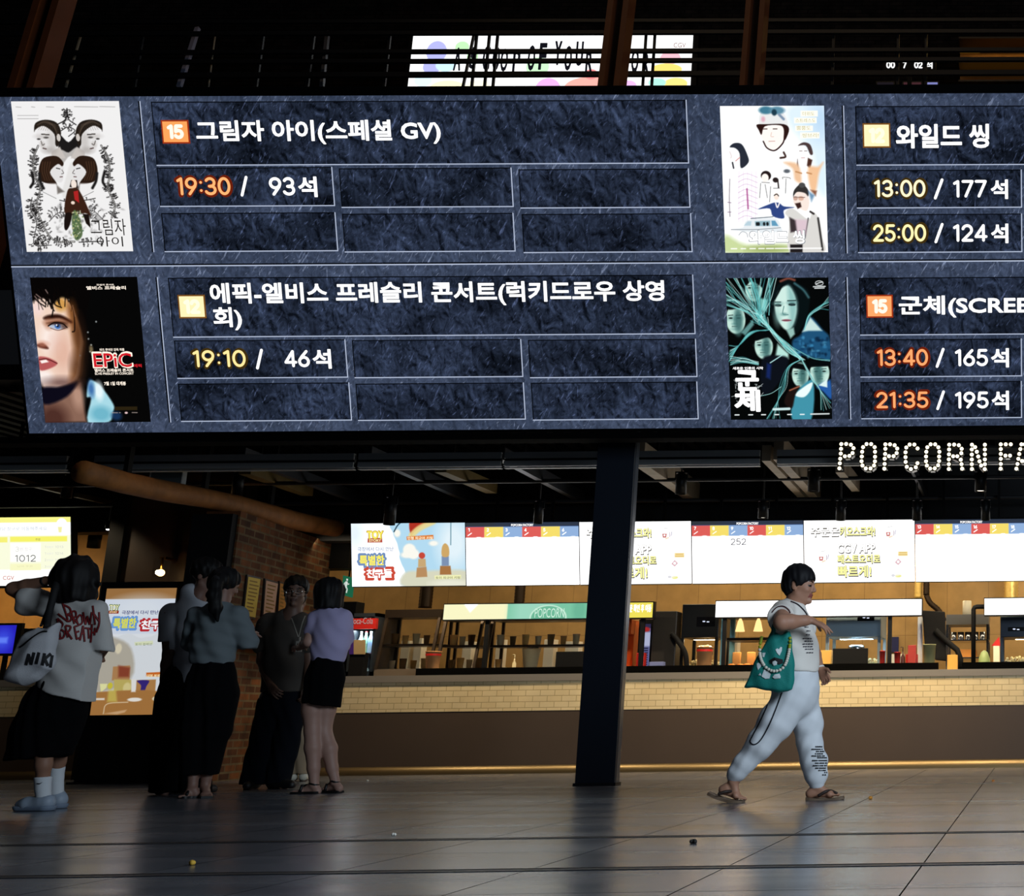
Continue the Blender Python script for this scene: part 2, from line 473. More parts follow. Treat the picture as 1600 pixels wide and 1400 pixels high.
def floor_mat():
    m = brick_mat('stone_tiles', '#484b52', '#52555c', '#070707', .70, .68, .0028, .3, .5, 'xy', 0.0, .5, .15)
    nt = m.node_tree; b = nt.nodes['Principled BSDF']; L = nt.links.new
    tb = [n for n in nt.nodes if n.type == 'TEX_BRICK'][0]; fac = tb.outputs['Fac']
    cbn = [n for n in nt.nodes if n.type == 'COMBXYZ'][0]; va = nt.nodes.new('ShaderNodeVectorMath'); va.inputs[1].default_value = (.39, -4.94, 0); L(cbn.outputs[0], va.inputs[0]); L(va.outputs[0], tb.inputs['Vector'])
    g = nt.nodes.new('ShaderNodeNewGeometry')
    mp = nt.nodes.new('ShaderNodeMapping'); mp.inputs['Scale'].default_value = (.35, 2.2, 1)
    n = nt.nodes.new('ShaderNodeTexNoise'); n.inputs['Scale'].default_value = 1.3; n.inputs['Detail'].default_value = 3
    mr = nt.nodes.new('ShaderNodeMapRange'); mr.inputs[1].default_value = .3; mr.inputs[2].default_value = .75
    mr.inputs[3].default_value = .20; mr.inputs[4].default_value = .30
    L(g.outputs['Position'], mp.inputs[0]); L(mp.outputs[0], n.inputs['Vector']); L(n.outputs['Fac'], mr.inputs[0])
    ad = nt.nodes.new('ShaderNodeMath'); ad.operation = 'MULTIPLY_ADD'; L(fac, ad.inputs[0]); ad.inputs[1].default_value = .6; L(mr.outputs[0], ad.inputs[2]); L(ad.outputs[0], b.inputs['Roughness'])
    sp = nt.nodes.new('ShaderNodeMapRange'); L(fac, sp.inputs[0]); sp.inputs[3].default_value = 1.0; sp.inputs[4].default_value = 0.0; L(sp.outputs[0], b.inputs['Specular IOR Level'])
    return m
struct('floor', MB().box((-24, -8, -.1), (9, 21, 0)), floor_mat())

for _k, (_y, _w) in enumerate(((4.94, .065), (6.29, .05))):   # two slot drains across the floor
    _mb = MB().box((-24, _y-_w/2, 0), (9, _y+_w/2, .0015)).mat(1).box((-24, _y-_w/2-.008, 0), (9, _y-_w/2, .003)).box((-24, _y+_w/2, 0), (9, _y+_w/2+.008, .003))
    struct('trim_%d' % (9+_k), _mb, [mat('drain_dark', '#141415', .5), mat('drain_edge', '#8c8c8e', .25, 1.0)])
wall_tile = brick_mat('kitchen_wall_panels', '#b08a52', '#ab854e', '#8d6d40', .55, .8, .004, .5, .1, 'xz', 0, .3, .12)
struct('wall_back', MB().box((-24, 17.6, 0), (9, 17.8, 3.7)), wall_tile)
deck = mat('ceiling_deck', '#111112', .8)
def ceiling():
    mb = MB().box((-24, 12.2, 3.75), (9, 17.8, 3.9))
    x = -20.0
    while x < 6:                                # corrugated deck
        mb.box((x, 12.4, 3.68), (x+.09, 17.6, 3.75)); x += .2
    return mb
struct('ceiling', ceiling(), deck)
# bulkhead over the kitchen, behind the menu boards
struct('trim_1', MB().box((-9.0, 15.35, 2.62), (9, 15.6, 3.75)), dark)
struct('trim_2', MB().box((-20, 15.35, 2.75), (-9.0, 15.6, 3.75)), dark)

# upper storey behind the balcony: dark ceiling and wall
struct('ceiling_upper', MB().box((-26, 11.5, 13.6), (11, 23, 13.8)), dark)
upwall = brick_mat('upper_brick', '#2a2320', '#1d1a19', '#151313', .24, .075, .008, .9, .4, 'xz', .5, .1, .5)
struct('wall_upper', MB().box((-26, 21.0, 7.9), (11, 21.2, 13.6)), upwall)
struct('floor_upper', MB().box((-26, 15.45, 7.7), (11, 21.2, 7.9)), dark)

# dark timber wall behind the poster stand, and the brick pier beside it
def wall_quad(px, Y, z1, depth, base=0.0):
    xs = [at(px[0], 1000, Y)[0], at(px[1], 1000, Y)[0]]
    return MB().box((xs[0], Y, base), (xs[1], Y+depth, z1))
darkwall = mat('dark_timber', '#2a1d14', .5, noise=.4, nscale=3)
XD0 = at(152, 1016, 14.5)[0]; XD1 = at(352, 1016, 14.5)[0]
struct('wall_left', MB().box((XD0, 14.5, 0), (XD1, 14.72, 3.7)), darkwall)
struct('trim_3', MB().box((XD0-.03, 14.44, 0), (XD0+.13, 14.75, 3.7)), black)
A0 = at(342, 1060, 13.25); A1 = at(503, 1000, 15.75)
redbrick = None
def pier():
    mb = MB(); ax, bx = A0[0], A1[0]
    p = [(ax, 13.25), (bx, 15.75), (bx-.34, 15.75), (ax-.34, 13.25)]
    return mb.hexa([(x, y, 0) for x, y in p]+[(x, y, 2.64) for x, y in p])
redbrick = brick_mat('old_red_brick', '#6b3f1f', '#3c2212', '#5c4c34', .235, .078, .011, .85, .8, 'yz', .5, .2, .45)
struct('wall_brick', pier(), redbrick)
struct('trim_4', MB().box((A0[0]-.42, 13.16, 0), (A0[0]-.02, 13.25, 2.6)), black)
# rough brick jamb at the left of the timber wall
struct('trim_5', MB().box((XD0-.02, 14.8, 1.5), (XD0+.20, 15.4, 3.4)), brick_mat('jamb_brick', '#8a5a30', '#6d4424', '#7a6446', .235, .078, .011, .85, .6, 'xz', .5, .2, .4))

# the raised log beam running back over the brick pier
def log_beam():
    t = thing('log_beam', 'rough round timber beam running back over the brick wall', 'beam', (-8, 14, 2.6))
    f = fl(549, 831, 2.77); n = fl(128, 737, 2.70)
    p = [n+(f-n)*k for k in np.linspace(0, 1, 9)]
    p = [q+np.array([0, 0, .015*math.sin(5*i)]) for i, q in enumerate(p)]
    m = mat('log_wood', '#8a5626', .7, noise=.6, nscale=9, bump=.5, bscale=14)
    MB().tube(p, [.1, .098, .1, .095, .098, .1, .1, .098, .1], 14).build('log', m, t)
    q = p[2]
    mb = MB()
    for i in (1, 3, 5, 7):
        q = p[i]; mb.box((q[0]-.02, q[1]-.03, q[2]+.05), (q[0]+.02, q[1]+.03, 3.76))
    mb.build('hanger', black, t)
log_beam()

# ------------------------------------------------------------------ steel column and balcony posts
def column():
    t = thing('steel_column', 'dark navy steel column standing between counter and billboard', 'column', fl(931, 1228))
    m = mat('navy_steel', '#0b121d', .45)
    x0 = fl(900.5, 1228)[0]; x1 = fl(957.5, 1228)[0]; y = fl(931, 1228)[1]
    MB().box((x0, y, 0), (x1, y+.13, 4.2)).build('shaft', m, t, bevel=.003)
    MB().box((x1-.001, y+.03, .02), (x1+.003, y+.12, 4.2)).build('lit_side_face', mat('lit_side_steel', '#4a505a', .35, .4), t)  # lighter colour paints the light caught by the right face
    MB().box((x0-.012, y-.012, 0), (x1+.012, y+.142, .025)).build('base_plate', blackm, t)
column()

# ------------------------------------------------------------------ the LED billboard
BT = 20.7
BB = Scr(at(800, 672, 11.0), BT)
def led_texture(name, c0, c1, c2, sc, emb):
    m = bpy.data.materials.new(name); m.use_nodes = True; nt = m.node_tree; nt.nodes.clear()
    o = nt.nodes.new('ShaderNodeOutputMaterial'); e = nt.nodes.new('ShaderNodeEmission'); nt.links.new(e.outputs[0], o.inputs[0])
    g = nt.nodes.new('ShaderNodeTexCoord')
    def noise(scale, rot, stretch, det=5, rough=.6):
        m0 = nt.nodes.new('ShaderNodeMapping'); m0.inputs['Rotation'].default_value = (0, math.radians(rot), 0); nt.links.new(g.outputs['Object'], m0.inputs[0])
        mp = nt.nodes.new('ShaderNodeMapping'); mp.inputs['Scale'].default_value = stretch
        n = nt.nodes.new('ShaderNodeTexNoise'); n.inputs['Scale'].default_value = scale; n.inputs['Detail'].default_value = det; n.inputs['Roughness'].default_value = rough
        nt.links.new(m0.outputs[0], mp.inputs[0]); nt.links.new(mp.outputs[0], n.inputs['Vector']); return n.outputs['Fac']
    def rng(v, a, b, c, d):
        r = nt.nodes.new('ShaderNodeMapRange'); nt.links.new(v, r.inputs[0])
        for i, x in enumerate((a, b, c, d)): r.inputs[1+i].default_value = x
        return r.outputs[0]
    def mix(f, a, b):
        x = nt.nodes.new('ShaderNodeMix'); x.data_type = 'RGBA'; nt.links.new(f, x.inputs['Factor'])
        for k, v in (('A', a), ('B', b)):
            if hasattr(v, 'links'): nt.links.new(v, x.inputs[k])
            else: x.inputs[k].default_value = lin(v)
        return x.outputs['Result']
    big = mix(rng(noise(1.6, 0, (1, 1, 1.6), 6), .36, .66, 0, 1), c0, c1)
    gr = mix(rng(noise(sc, 0, (1, 1, .45), 4, .7), .40, .72, 0, .75), big, c0)
    s1 = noise(7, -32, (7, 1, .9), 3, .55); a = mix(rng(s1, .62, .74, 0, .62), gr, c2); s3 = noise(15, -48, (5, 1, 1.2), 2, .5); a = mix(rng(s3, .64, .76, 0, .5), a, c2)
    s2 = noise(7, -4, (11, 1, .7), 2, .5); a = mix(rng(s2, .71, .77, 0, .7), a, c2)
    def off_noise(dx):
        m0 = nt.nodes.new('ShaderNodeMapping'); m0.inputs['Location'].default_value = (dx, 0, dx*1.3); m0.inputs['Scale'].default_value = (1, 1, .62); nt.links.new(g.outputs['Object'], m0.inputs[0])
        n = nt.nodes.new('ShaderNodeTexNoise'); n.inputs['Scale'].default_value = emb[0]; n.inputs['Detail'].default_value = 4; n.inputs['Roughness'].default_value = .62; n.inputs['Distortion'].default_value = .6; nt.links.new(m0.outputs[0], n.inputs['Vector']); return n.outputs['Fac']
    sb = nt.nodes.new('ShaderNodeMath'); sb.operation = 'SUBTRACT'; nt.links.new(off_noise(0), sb.inputs[0]); nt.links.new(off_noise(.012), sb.inputs[1])
    ml = nt.nodes.new('ShaderNodeMath'); ml.operation = 'MULTIPLY_ADD'; nt.links.new(sb.outputs[0], ml.inputs[0]); ml.inputs[1].default_value = emb[1]; ml.inputs[2].default_value = 1.0
    mm = nt.nodes.new('ShaderNodeMath'); mm.operation = 'MAXIMUM'; nt.links.new(ml.outputs[0], mm.inputs[0]); mm.inputs[1].default_value = .25
    nt.links.new(mm.outputs[0], e.inputs[1])
    nt.links.new(a, e.inputs[0]); _M[name] = m
    return m
led_back = led_texture('led_slate', '#303a4e', '#465169', '#93a1c0', 20, (16, 2.2))
led_cell = led_texture('led_cell', '#10151f', '#343f57', '#57658a', 11, (11, 5.5))
led_hi = emis('led_highlight', '#b4bfd6'); led_lo = emis('led_shadow', '#06080d')
lt_white = emis('led_white', '#ffffff', 1.25)
matte = mat('matte_black', '#040404', .95, 0, .05)

def billboard():
    t = thing('led_billboard', 'huge dark slate digital showtimes billboard hanging across the hall', 'billboard', BB.px(800, 672))
    u0 = (BB.uv(42, 674)[0]+BB.uv(0, 145)[0])/2-.02; v1 = BB.uv(800, 671)[1]; v0 = BB.uv(800, 148.5)[1]
    u1 = BB.uv(1760, 400)[0]
    mb = MB(); BB.rect(mb, u0, v0, u1, v1, 0)
    mb.build('display', led_back, t)
    mb = MB(); BB.slab(mb, u0-.03, v0+.075, u1+.1, v1-.03, -.35, -.012)
    mb.build('cabinet', matte, t)
    def rect2(tl, br): a = BB.uv(*tl); b = BB.uv(*br); return a[0], a[1], b[0], b[1]
    def cell(tl, br, name):
        a, b, c, d = rect2(tl, br); w = .0085; mb = MB()
        mb.mat(0); BB.rect(mb, a, b, c, d, .002)
        mb.mat(2); BB.rect(mb, a, b, c, b-w, .003); BB.rect(mb, a, b, a+w, d, .003)
        mb.mat(1); BB.rect(mb, a, d+w, c, d, .0035); BB.rect(mb, c-w, b, c, d, .0035)
        return mb.build(name, [led_cell, led_hi, led_lo], t)
    for tl, br in (((236, 159), (1077, 255.5)), ((262.5, 434), (1087, 522)), ((1336, 166), (1750, 257)), ((1342, 434), (1750, 521.5))):
        cell(tl, br, 'title_panel')
    for tl, br in (((245, 262), (524, 322)), ((529.5, 263), (803, 323.5)), ((810, 264.5), (1079, 324.5)),
                   ((252, 333), (529, 392.5)), ((534.5, 334), (806, 393)), ((815, 334.5), (1082.5, 394)),
                   ((272, 532), (544.5, 590)), ((550, 531.5), (818, 589)), ((825, 531), (1090, 589)),
                   ((278, 599.5), (550.5, 657)), ((555.5, 599.5), (822, 655.5)), ((829.5, 598), (1092, 655)),
                   ((1337.5, 266), (1597, 324.5)), ((1339.5, 335), (1597.5, 394)), ((1343, 530.5), (1597, 588)), ((1344.5, 597), (1597, 653)),
                   ((1604, 266), (1745, 324.5)), ((1604, 335), (1745, 394)), ((1604, 530.5), (1745, 588)), ((1604, 597), (1745, 653))):
        cell(tl, br, 'showtime_panel')
    mb = MB(); v = BB.uv(800, 412.3)[1]
    mb.mat(0); BB.rect(mb, u0, v+.005, u1, v-.005, .002); mb.mat(1); BB.rect(mb, u0, v+.017, u1, v+.005, .002)
    for (xa, ya), (xb, yb) in (((217, 158), (241, 394)), ((244, 433), (267.5, 660)), ((1317.5, 165), (1323, 396)), ((1323, 433), (1328.5, 655))):
        a = BB.uv(xa, ya); b = BB.uv(xb, yb); u = (a[0]+b[0])/2
        mb.mat(0); BB.rect(mb, u, a[1], u+.008, b[1], .002); mb.mat(1); BB.rect(mb, u-.012, a[1], u, b[1], .002)
    mb.build('divider', [led_hi, led_lo], t)

    # --- age badges
    def badge(tl, br, c, rim, num, numcol):
        a, b, c2, d = rect2(tl, br); mb = MB(); mb.mat(1); BB.rect(mb, a-.012, b+.012, c2+.012, d-.012, .004); mb.mat(0); BB.rect(mb, a, b, c2, d, .006)
        o = mb.build('age_badge', [emis('badge_'+c, c, 1.1), emis('rim_'+rim, rim, .8)], t)
        x0 = tl[0]+(br[0]-tl[0])*.22; x1 = br[0]-(br[0]-tl[0])*.22; y0 = tl[1]+(br[1]-tl[1])*.17; y1 = br[1]-(br[1]-tl[1])*.17
        digits('lettering', num, BB, (x0, y0, x1, y1), emis('num_'+numcol, numcol, 1.1), o, .009, .27)
    badge((254, 190), (295.5, 222), '#ffa25a', '#b03a14', '15', '#fff4e6')
    badge((280, 463), (321, 495), '#ffeeb6', '#8a5a20', '12', '#fff8dc')
    badge((1350, 195), (1389.5, 228.5), '#fff0bc', '#8a5a20', '12', '#fff8de')
    badge((1355.5, 463), (1393.5, 494), '#ffa566', '#b03a14', '15', '#fff4e6')
    # --- titles
    text('title_lettering', '그림자 아이(스페셜 GV)', BB, (307.5, 188, 688.5, 225), lt_white, t, .006, .028)
    text('title_lettering', '에픽-엘비스 프레슬리 콘서트(럭키드로우 상영', BB, (329, 440.5, 1038, 477), lt_white, t, .006, .028)
    text('title_lettering', '회)', BB, (334.5, 480.5, 378, 515.5), lt_white, t, .006, .028)
    text('title_lettering', '와일드 씽', BB, (1400.5, 194.5, 1545, 231), lt_white, t, .006, .03)
    text('title_lettering', '군체(SCREENX 2D)', BB, (1405, 461.5, 1744, 495), lt_white, t, .006, .028)
    org = emis('led_orange', '#ffb070', 1.15); org2 = emis('led_red_orange', '#ffa66a', 1.1)
    ylw = emis('led_yellow', '#ffe39a', 1.15); ylw2 = emis('led_pale', '#fff0c8', 1.15); ylw3 = emis('led_pale_yellow', '#fbeeb0', 1.15)
    glow_r = emis('led_glow_red', '#8a2a10', .6); glow_y = emis('led_glow_brown', '#5a4418', .5)
    def showing(time, tb, tm, gm, slash, n, nb, sb):
        digits('showtime_glow', time, BB, (tb[0]-2, tb[1]-2, tb[2]+2, tb[3]+2), gm, t, .0045, .26)
        digits('showtime_lettering', time, BB, tb, tm, t, .006, .155)
        digits('slash', '/', BB, slash, lt_white, t, .006, .15)
        digits('seat_count', n, BB, nb, lt_white, t, .006, .165)
        text('seat_lettering', '석', BB, sb, lt_white, t, .006, .03)
    showing('19:30', (276.5, 277, 360, 305), org, glow_r, (376, 276, 388, 306), '93', (421.5, 277, 461, 305.5), (467, 276.5, 495.5, 307.5))
    showing('19:10', (301.5, 547, 384, 573.5), ylw, glow_y, (400, 546, 412, 576), '46', (445, 547, 484, 573.5), (489.5, 546, 517.5, 575.5))
    showing('13:00', (1365.5, 281, 1445.5, 308), ylw2, glow_y, (1459, 280, 1474.5, 310.5), '177', (1489, 281.5, 1541, 308.5), (1548.5, 281, 1574.5, 310.5))
    showing('25:00', (1364.5, 350.5, 1446.5, 377.5), ylw3, glow_y, (1460, 349.5, 1474.5, 379), '124', (1489, 350.5, 1542, 377.5), (1549, 350, 1575, 379.5))
    showing('13:40', (1370, 545.5, 1449.5, 571.5), org2, glow_r, (1462, 544.5, 1476, 573.5), '165', (1492, 545.5, 1543, 572), (1549, 544.5, 1576, 573.5))
    showing('21:35', (1369.5, 612, 1450, 637.5), org2, glow_r, (1463, 611, 1476.5, 639.5), '195', (1492, 612, 1544, 638), (1550, 611, 1576, 640))
    return t
BILL = billboard()

# black bulkhead the billboard hangs from, and what shows beneath it
struct('trim_6', MB().box((-16, 11.02, BB.px(800, 676)[2]-.055), (4, 11.2, BB.px(800, 676)[2]+.0)), matte)

# ------------------------------------------------------------------ above the billboard: balcony
YB = 15.5
def balcony():
    t = thing('balcony_railing', 'black horizontal balcony railing above the billboard', 'railing', (-4.5, YB, 7.9))
    xs = (at(-60, 100, YB)[0], at(1700, 100, YB)[0])
    for y, w in ((79, .05), (94, .05), (115, .065), (147, .13), (50, .05), (32, .045)):
        a = at(-60, y-3.0 if y < 100 else y-3.5, YB); z = at(800, y, YB)[2]
        MB().box((xs[0], YB, z-w/2), (xs[1], YB+.05, z+w/2)).build('rail', blackm, t)
    for x in (737, 757, 770, 1004, 1018, 1300, 1402, 1446, 400, 210, 480, 600):
        p = at(x, 100, YB)
        MB().box((p[0]-.016, YB+.05, 7.9), (p[0]+.016, YB+.08, at(800, 48, YB)[2])).build('baluster', blackm, t)
    for (x0, y0, x1, y1, w, c) in ((309, 44, 280, 136, .05, '#77778c'), (512, 50, 503, 136, .045, '#3a3a40'), (741, 52, 723, 138, .03, '#0b0b0c'), (128, 50, 103, 136, .02, '#8c8474'), (337, 50, 326, 136, .012, '#8c8474')):
        a = at(x0, y0, YB+.5); b = at(x1, y1, YB+.1); MB().bar(b, a, w, w, (0, 1, 0)).build('stanchion', mat('stanchion_'+c, c, .5), t)  # paler colours put the light on the lit stanchions into their paint
balcony()
def steel_post(x0, y0, x1, y1, w, label):
    """rust-red channel pair leaning back from behind the top of the billboard"""
    a = at(x1, y1, 12.3); h = 3.4; lean = math.tan(math.radians(6.7))
    t = thing('steel_post', label, 'post', a, 'rust brown posts above the billboard')
    m = mat('rust_steel', '#5a2c0f', .55, noise=.3, nscale=5)
    z0 = BB.px(800, 400)[2]; ww = w
    for s in (-1, 1):
        x = a[0]+s*ww*.33
        b = (x, a[1]-(a[2]-z0)*lean, z0); e = (x, a[1]+h*lean, a[2]+h)
        MB().bar(b, e, ww*.24, .22, (0, 1, 0)).build('flange', m, t)
    b = (a[0], a[1]-(a[2]-z0)*lean+.02, z0); e = (a[0], a[1]+h*lean+.02, a[2]+h)
    MB().bar(b, e, ww*.45, .03, (0, 1, 0)).build('web', mat('dark_rust', '#2a1508', .6), t)
steel_post(0, 0, 956, 138, .24, 'rust brown steel post crossing the right part of the lit banner')
steel_post(0, 0, 1174, 138, .22, 'rust brown steel post to the right of the lit banner')
steel_post(0, 0, 46, 138, .29, 'rust brown steel post above the white ornamental poster')

def banner():
    Y = 18.0; S = Scr(at(860, 137, Y), 0)
    t = thing('lit_banner', 'bright white banner with pastel blobs behind the balcony rails', 'banner', at(860, 137, Y))
    C = Canvas((646, 55), (1083, 57.5), (638, 136.5), (1079, 138.5), 1.1, '#ffffff')
    P = lambda zx, zy: (630+zx/3.404, 45+zy/3.404)
    C.ell(P(180, 120), 16, 17, '#a9abe6'); C.ell(P(165, 190), 17, 12, '#a9abe6', rot=-20); C.ell(P(230, 190), 16, 10, '#c2e2f2'); C.ell(P(110, 270), 14, 9, '#d4ecf8')
    C.ell(P(315, 95), 11, 9, '#b6e6ae'); C.ell(P(370, 145), 9, 11, '#b6e6ae'); C.ell(P(715, 200), 18, 15, '#bfe9bc'); C.ell(P(240, 310), 28, 12, '#fbf4c4'); C.ell(P(400, 300), 20, 10, '#fdf8d8')
    C.ell(P(770, 320), 20, 18, '#e0a8e4'); C.ell(P(1000, 310), 42, 17, '#f3a79c'); C.ell(P(1000, 240), 10, 8, '#ee8888')
    C.ell(P(1420, 155), 16, 10, '#efb3bf'); C.ell(P(1400, 215), 24, 9, '#f7d36e'); C.ell(P(1450, 290), 18, 9, '#f7d97e'); C.ell(P(1350, 285), 14, 7, '#a8e2d2'); C.ell(P(1200, 300), 12, 8, '#e2b0ea')
    C.mesh(S, 'artwork', t, .01, 1.35, 'banner_picture')
    a = S.uv(646, 55); mb = MB(); b = S.uv(1081, 138); S.slab(mb, a[0]-.06, a[1]+.05, b[0]+.06, b[1]-.05, -.12, 0); mb.build('frame', black, t)
    for u in (a[0]+.3, b[0]-.3): p = S.pt(u, b[1]-.05, -.06); MB().box((p[0]-.03, p[1]-.03, 7.9), (p[0]+.03, p[1]+.03, p[2])).build('leg', black, t)
    ink = emis('banner_ink', '#14141c', 1)
    # tall thin letters, each at its own height
    rows = (('A', 292, 105, 225), ('S', 375, 100, 215), ('C', 445, 95, 225), ('O', 497, 98, 225), ('O', 540, 110, 230), ('P', 605, 120, 235), ('O', 685, 92, 225), ('F', 745, 80, 220),
            ('Y', 826, 70, 195), ('O', 880, 95, 225), ('U', 940, 72, 200), ('R', 992, 125, 240), ('C', 1068, 140, 230), ('O', 1122, 95, 215), ('L', 1180, 110, 235), ('O', 1235, 110, 235), ('R', 1293, 130, 250))
    for ch, x, y0, y1 in rows:
        a = P(x-18, y0); b = P(x+18, y1); text('lettering', ch, S, (a[0], a[1], b[0], b[1]), ink, t, .02, .022)
    a = P(1440, 78); b = P(1505, 103); text('lettering', 'CGV', S, (a[0], a[1], b[0], b[1]), emis('banner_brown', '#8a5a50', 1), t, .02, .0)
banner()
def led_clock():
    Y = 17.5; S = Scr(at(1420, 102, Y), 0)
    t = thing('led_counter', 'black LED counter showing white numerals behind the balcony rails', 'display', at(1420, 108, Y))
    a = S.uv(1380, 92); b = S.uv(1462, 111); mb = MB(); S.slab(mb, a[0], a[1], b[0], b[1], -.1, 0); mb.build('case', black, t); p = S.pt((a[0]+b[0])/2, b[1], -.05); MB().box((p[0]-.03, p[1]-.03, 7.9), (p[0]+.03, p[1]+.03, p[2])).build('stand', black, t)
    for s, x0, x1 in (('00', 1385.5, 1398), (':', 1401.5, 1404), ('7', 1411, 1416), ('02', 1429, 1441)):
        digits('lettering', s, S, (x0, 97, x1, 107), lt_white, t, .01, .2)
    text('lettering', '석', S, (1447, 97, 1457, 107.5), lt_white, t, .01, .03)
led_clock()
def upstairs_lit():
    Y = 18.5; S = Scr(at(1500, 120, Y), 0)
    def panel(name, label, cat, x0, y0, x1, y1, col, st):
        t = thing(name, label, cat, at((x0+x1)/2, y1, Y)); a = S.uv(x0, y0); b = S.uv(x1, y1)
        mb = MB(); S.slab(mb, a[0], a[1], b[0], b[1], -.06, 0); mb.build('casing', blackm, t); p = S.pt((a[0]+b[0])/2, b[1], -.03); MB().box((p[0]-.02, p[1]-.02, 7.9), (p[0]+.02, p[1]+.02, p[2])).build('stand', black, t)
        mb = MB(); S.rect(mb, a[0]+.02, a[1]-.02, b[0]-.02, b[1]+.02, .004); mb.build('lit_face', emis(name+label, col, st), t)
    panel('small_screen', 'small pale blue screen low behind the balcony rails', 'screen', 1447, 127, 1467, 141, '#8e92d6', .8)
    panel('small_screen', 'small dim pink screen low behind the balcony rails', 'screen', 1410, 127, 1441, 141, '#4a2a30', .8)
    panel('small_screen', 'small near-black purple screen low behind the balcony rails', 'screen', 1369, 127, 1398, 141, '#211c22', .8)
    # amber-lit shop shelf at the right
    t = thing('display_shelf', 'amber lit display shelf at the right end above the billboard', 'shelf', at(1560, 140, 18.2))
    x0 = at(1498, 100, 18.2)[0]; x1 = at(1690, 100, 18.2)[0]; z0 = at(1550, 144, 18.2)[2]; z1 = at(1550, 60, 18.2)[2]
    wood = mat('shelf_wood', '#8a5c1e', .5, noise=.3)
    MB().box((x0, 18.6, 7.9), (x1, 18.65, z1)).build('back_panel', wood, t)
    for z in (z0, (z0*.8+z1*.2), (z0*.45+z1*.55), z1):
        MB().box((x0, 18.2, z), (x1, 18.6, z+.03)).build('shelf_board', mat('shelf_edge', '#2a1c0c', .5), t)
    l = bpy.data.lights.new('shelf_lamp', 'AREA'); l.shape = 'RECTANGLE'; l.size = 1.6; l.size_y = .06; l.energy = 14; l.color = (1, .62, .18)
    o = bpy.data.objects.new('shelf_lamp', l); COL.objects.link(o); o.location = ((x0+x1)/2, 18.35, z0+.20); o.rotation_euler = (0, 0, 0); o.parent = t; o.location = Vector(o.location)-t.location
    l2 = l.copy(); l2.energy = 6; o2 = bpy.data.objects.new('shelf_lamp', l2); COL.objects.link(o2); o2.parent = t; o2.location = Vector(((x0+x1)/2, 18.35, z1-.03))-t.location
    S2 = Scr(at(1560, 139, 18.58), 0); a = S2.uv(1499, 126.5); b = S2.uv(1690, 140.5); mb = MB(); S2.slab(mb, a[0], a[1], b[0], b[1], 0, .01); mb.build('glow_sheet', emis('amber_panel', '#d8922a', .8), t)  # glowing sheets, here and below, stand in for amber light on the shelf
    a = S2.uv(1500, 62); b = S2.uv(1531, 83); mb = MB(); S2.slab(mb, a[0], a[1], b[0], b[1], 0, .01); mb.build('glow_sheet', emis('amber_dim', '#7a5414', .7), t)
    a = S2.uv(1536, 63); b = S2.uv(1690, 82); mb = MB(); S2.slab(mb, a[0], a[1], b[0], b[1], 0, .008); mb.build('glow_sheet', emis('amber_dimmer', '#4a340e', .7), t)
    for i, x in enumerate((1524, 1546, 1568)):
        a = at(x, 139, 18.4)
        tag(MB().lathe((a[0], a[1], z0+.034), [(.05, 0), (.06, .03), (.045, .12), (.02, .13)]).build('shelf_jar', mat('jar_amber', '#c98a2a', .3)),
            ('squat amber jar', 'amber jar in the middle', 'amber jar standing last')[i]+' on the amber lit shelf upstairs', 'jar', 'amber jars on the upstairs shelf')
upstairs_lit()

# ================================================================== poster pictures on the billboard
def face(C, P, c, w, h, skin, shade, hair=None, hd=None, turn=0, eye='#1a1412', f=1.0, mouth='#a05a5a'):
    """generic small painted face; c in picture px, w/h half sizes, turn -1..1"""
    x, y = c
    C.ell((x, y), w, h, skin, f); C.ell((x+turn*w*.2, y-h*.08), w*.8, h*.16, shade, h*.25, .6); C.ell((x+turn*w*.35, y+h*.32), w*.26, h*.08, shade, h*.12, .7); C.ell((x+turn*w*.3, y+h*.72), w*.4, h*.09, shade, h*.16, .5); C.ell((x-turn*w*.55, y+h*.1), w*.5, h*.85, shade, w*.6, .55)
    for s in (-1, 1):
        ex = x+turn*w*.28+s*w*.42
        C.ell((ex, y-h*.10), w*.20, max(h*.06, .6), eye, .9, .9); C.line([(ex-w*.26, y-h*.30), (ex+w*.24, y-h*.33)], max(h*.06, .6), hair or eye, .8, .8)
    C.line([(x+turn*w*.35, y-h*.05), (x+turn*w*.48, y+h*.25), (x+turn*w*.25, y+h*.28)], .8, shade, .9, .8)
    C.line([(x+turn*w*.3-w*.25, y+h*.52), (x+turn*w*.3+w*.25, y+h*.52)], max(h*.09, .8), mouth, .9, .9)

def vine(C, pts, w, col, n, ln, rs, fil=True):
    p = smooth_line(pts, 10); C.line(p, w, col, .8, .9, False)
    if w > 2: C.line(p, w*.4, '#e8e6e2', .6, .9, False)
    for i in range(n):
        k = rs.integers(2, len(p)-2); a = p[k]; d = p[k+1]-p[k-1]; d = d/(np.hypot(*d)+1e-6); s = rs.choice((-1, 1)); nrm = np.array([-d[1], d[0]])*s
        L = ln*rs.uniform(.4, 1.1); b = a+nrm*L*.6+d*L*.3; c = b+nrm*L*.35-d*L*.1; C.line([a, b, c], .8, col, .8, .8)
        C.ell(c, 1.3, 1.0, col, .9, .7); C.ell(b, 1.6, .8, col, .9, .6, rs.uniform(0, 180))

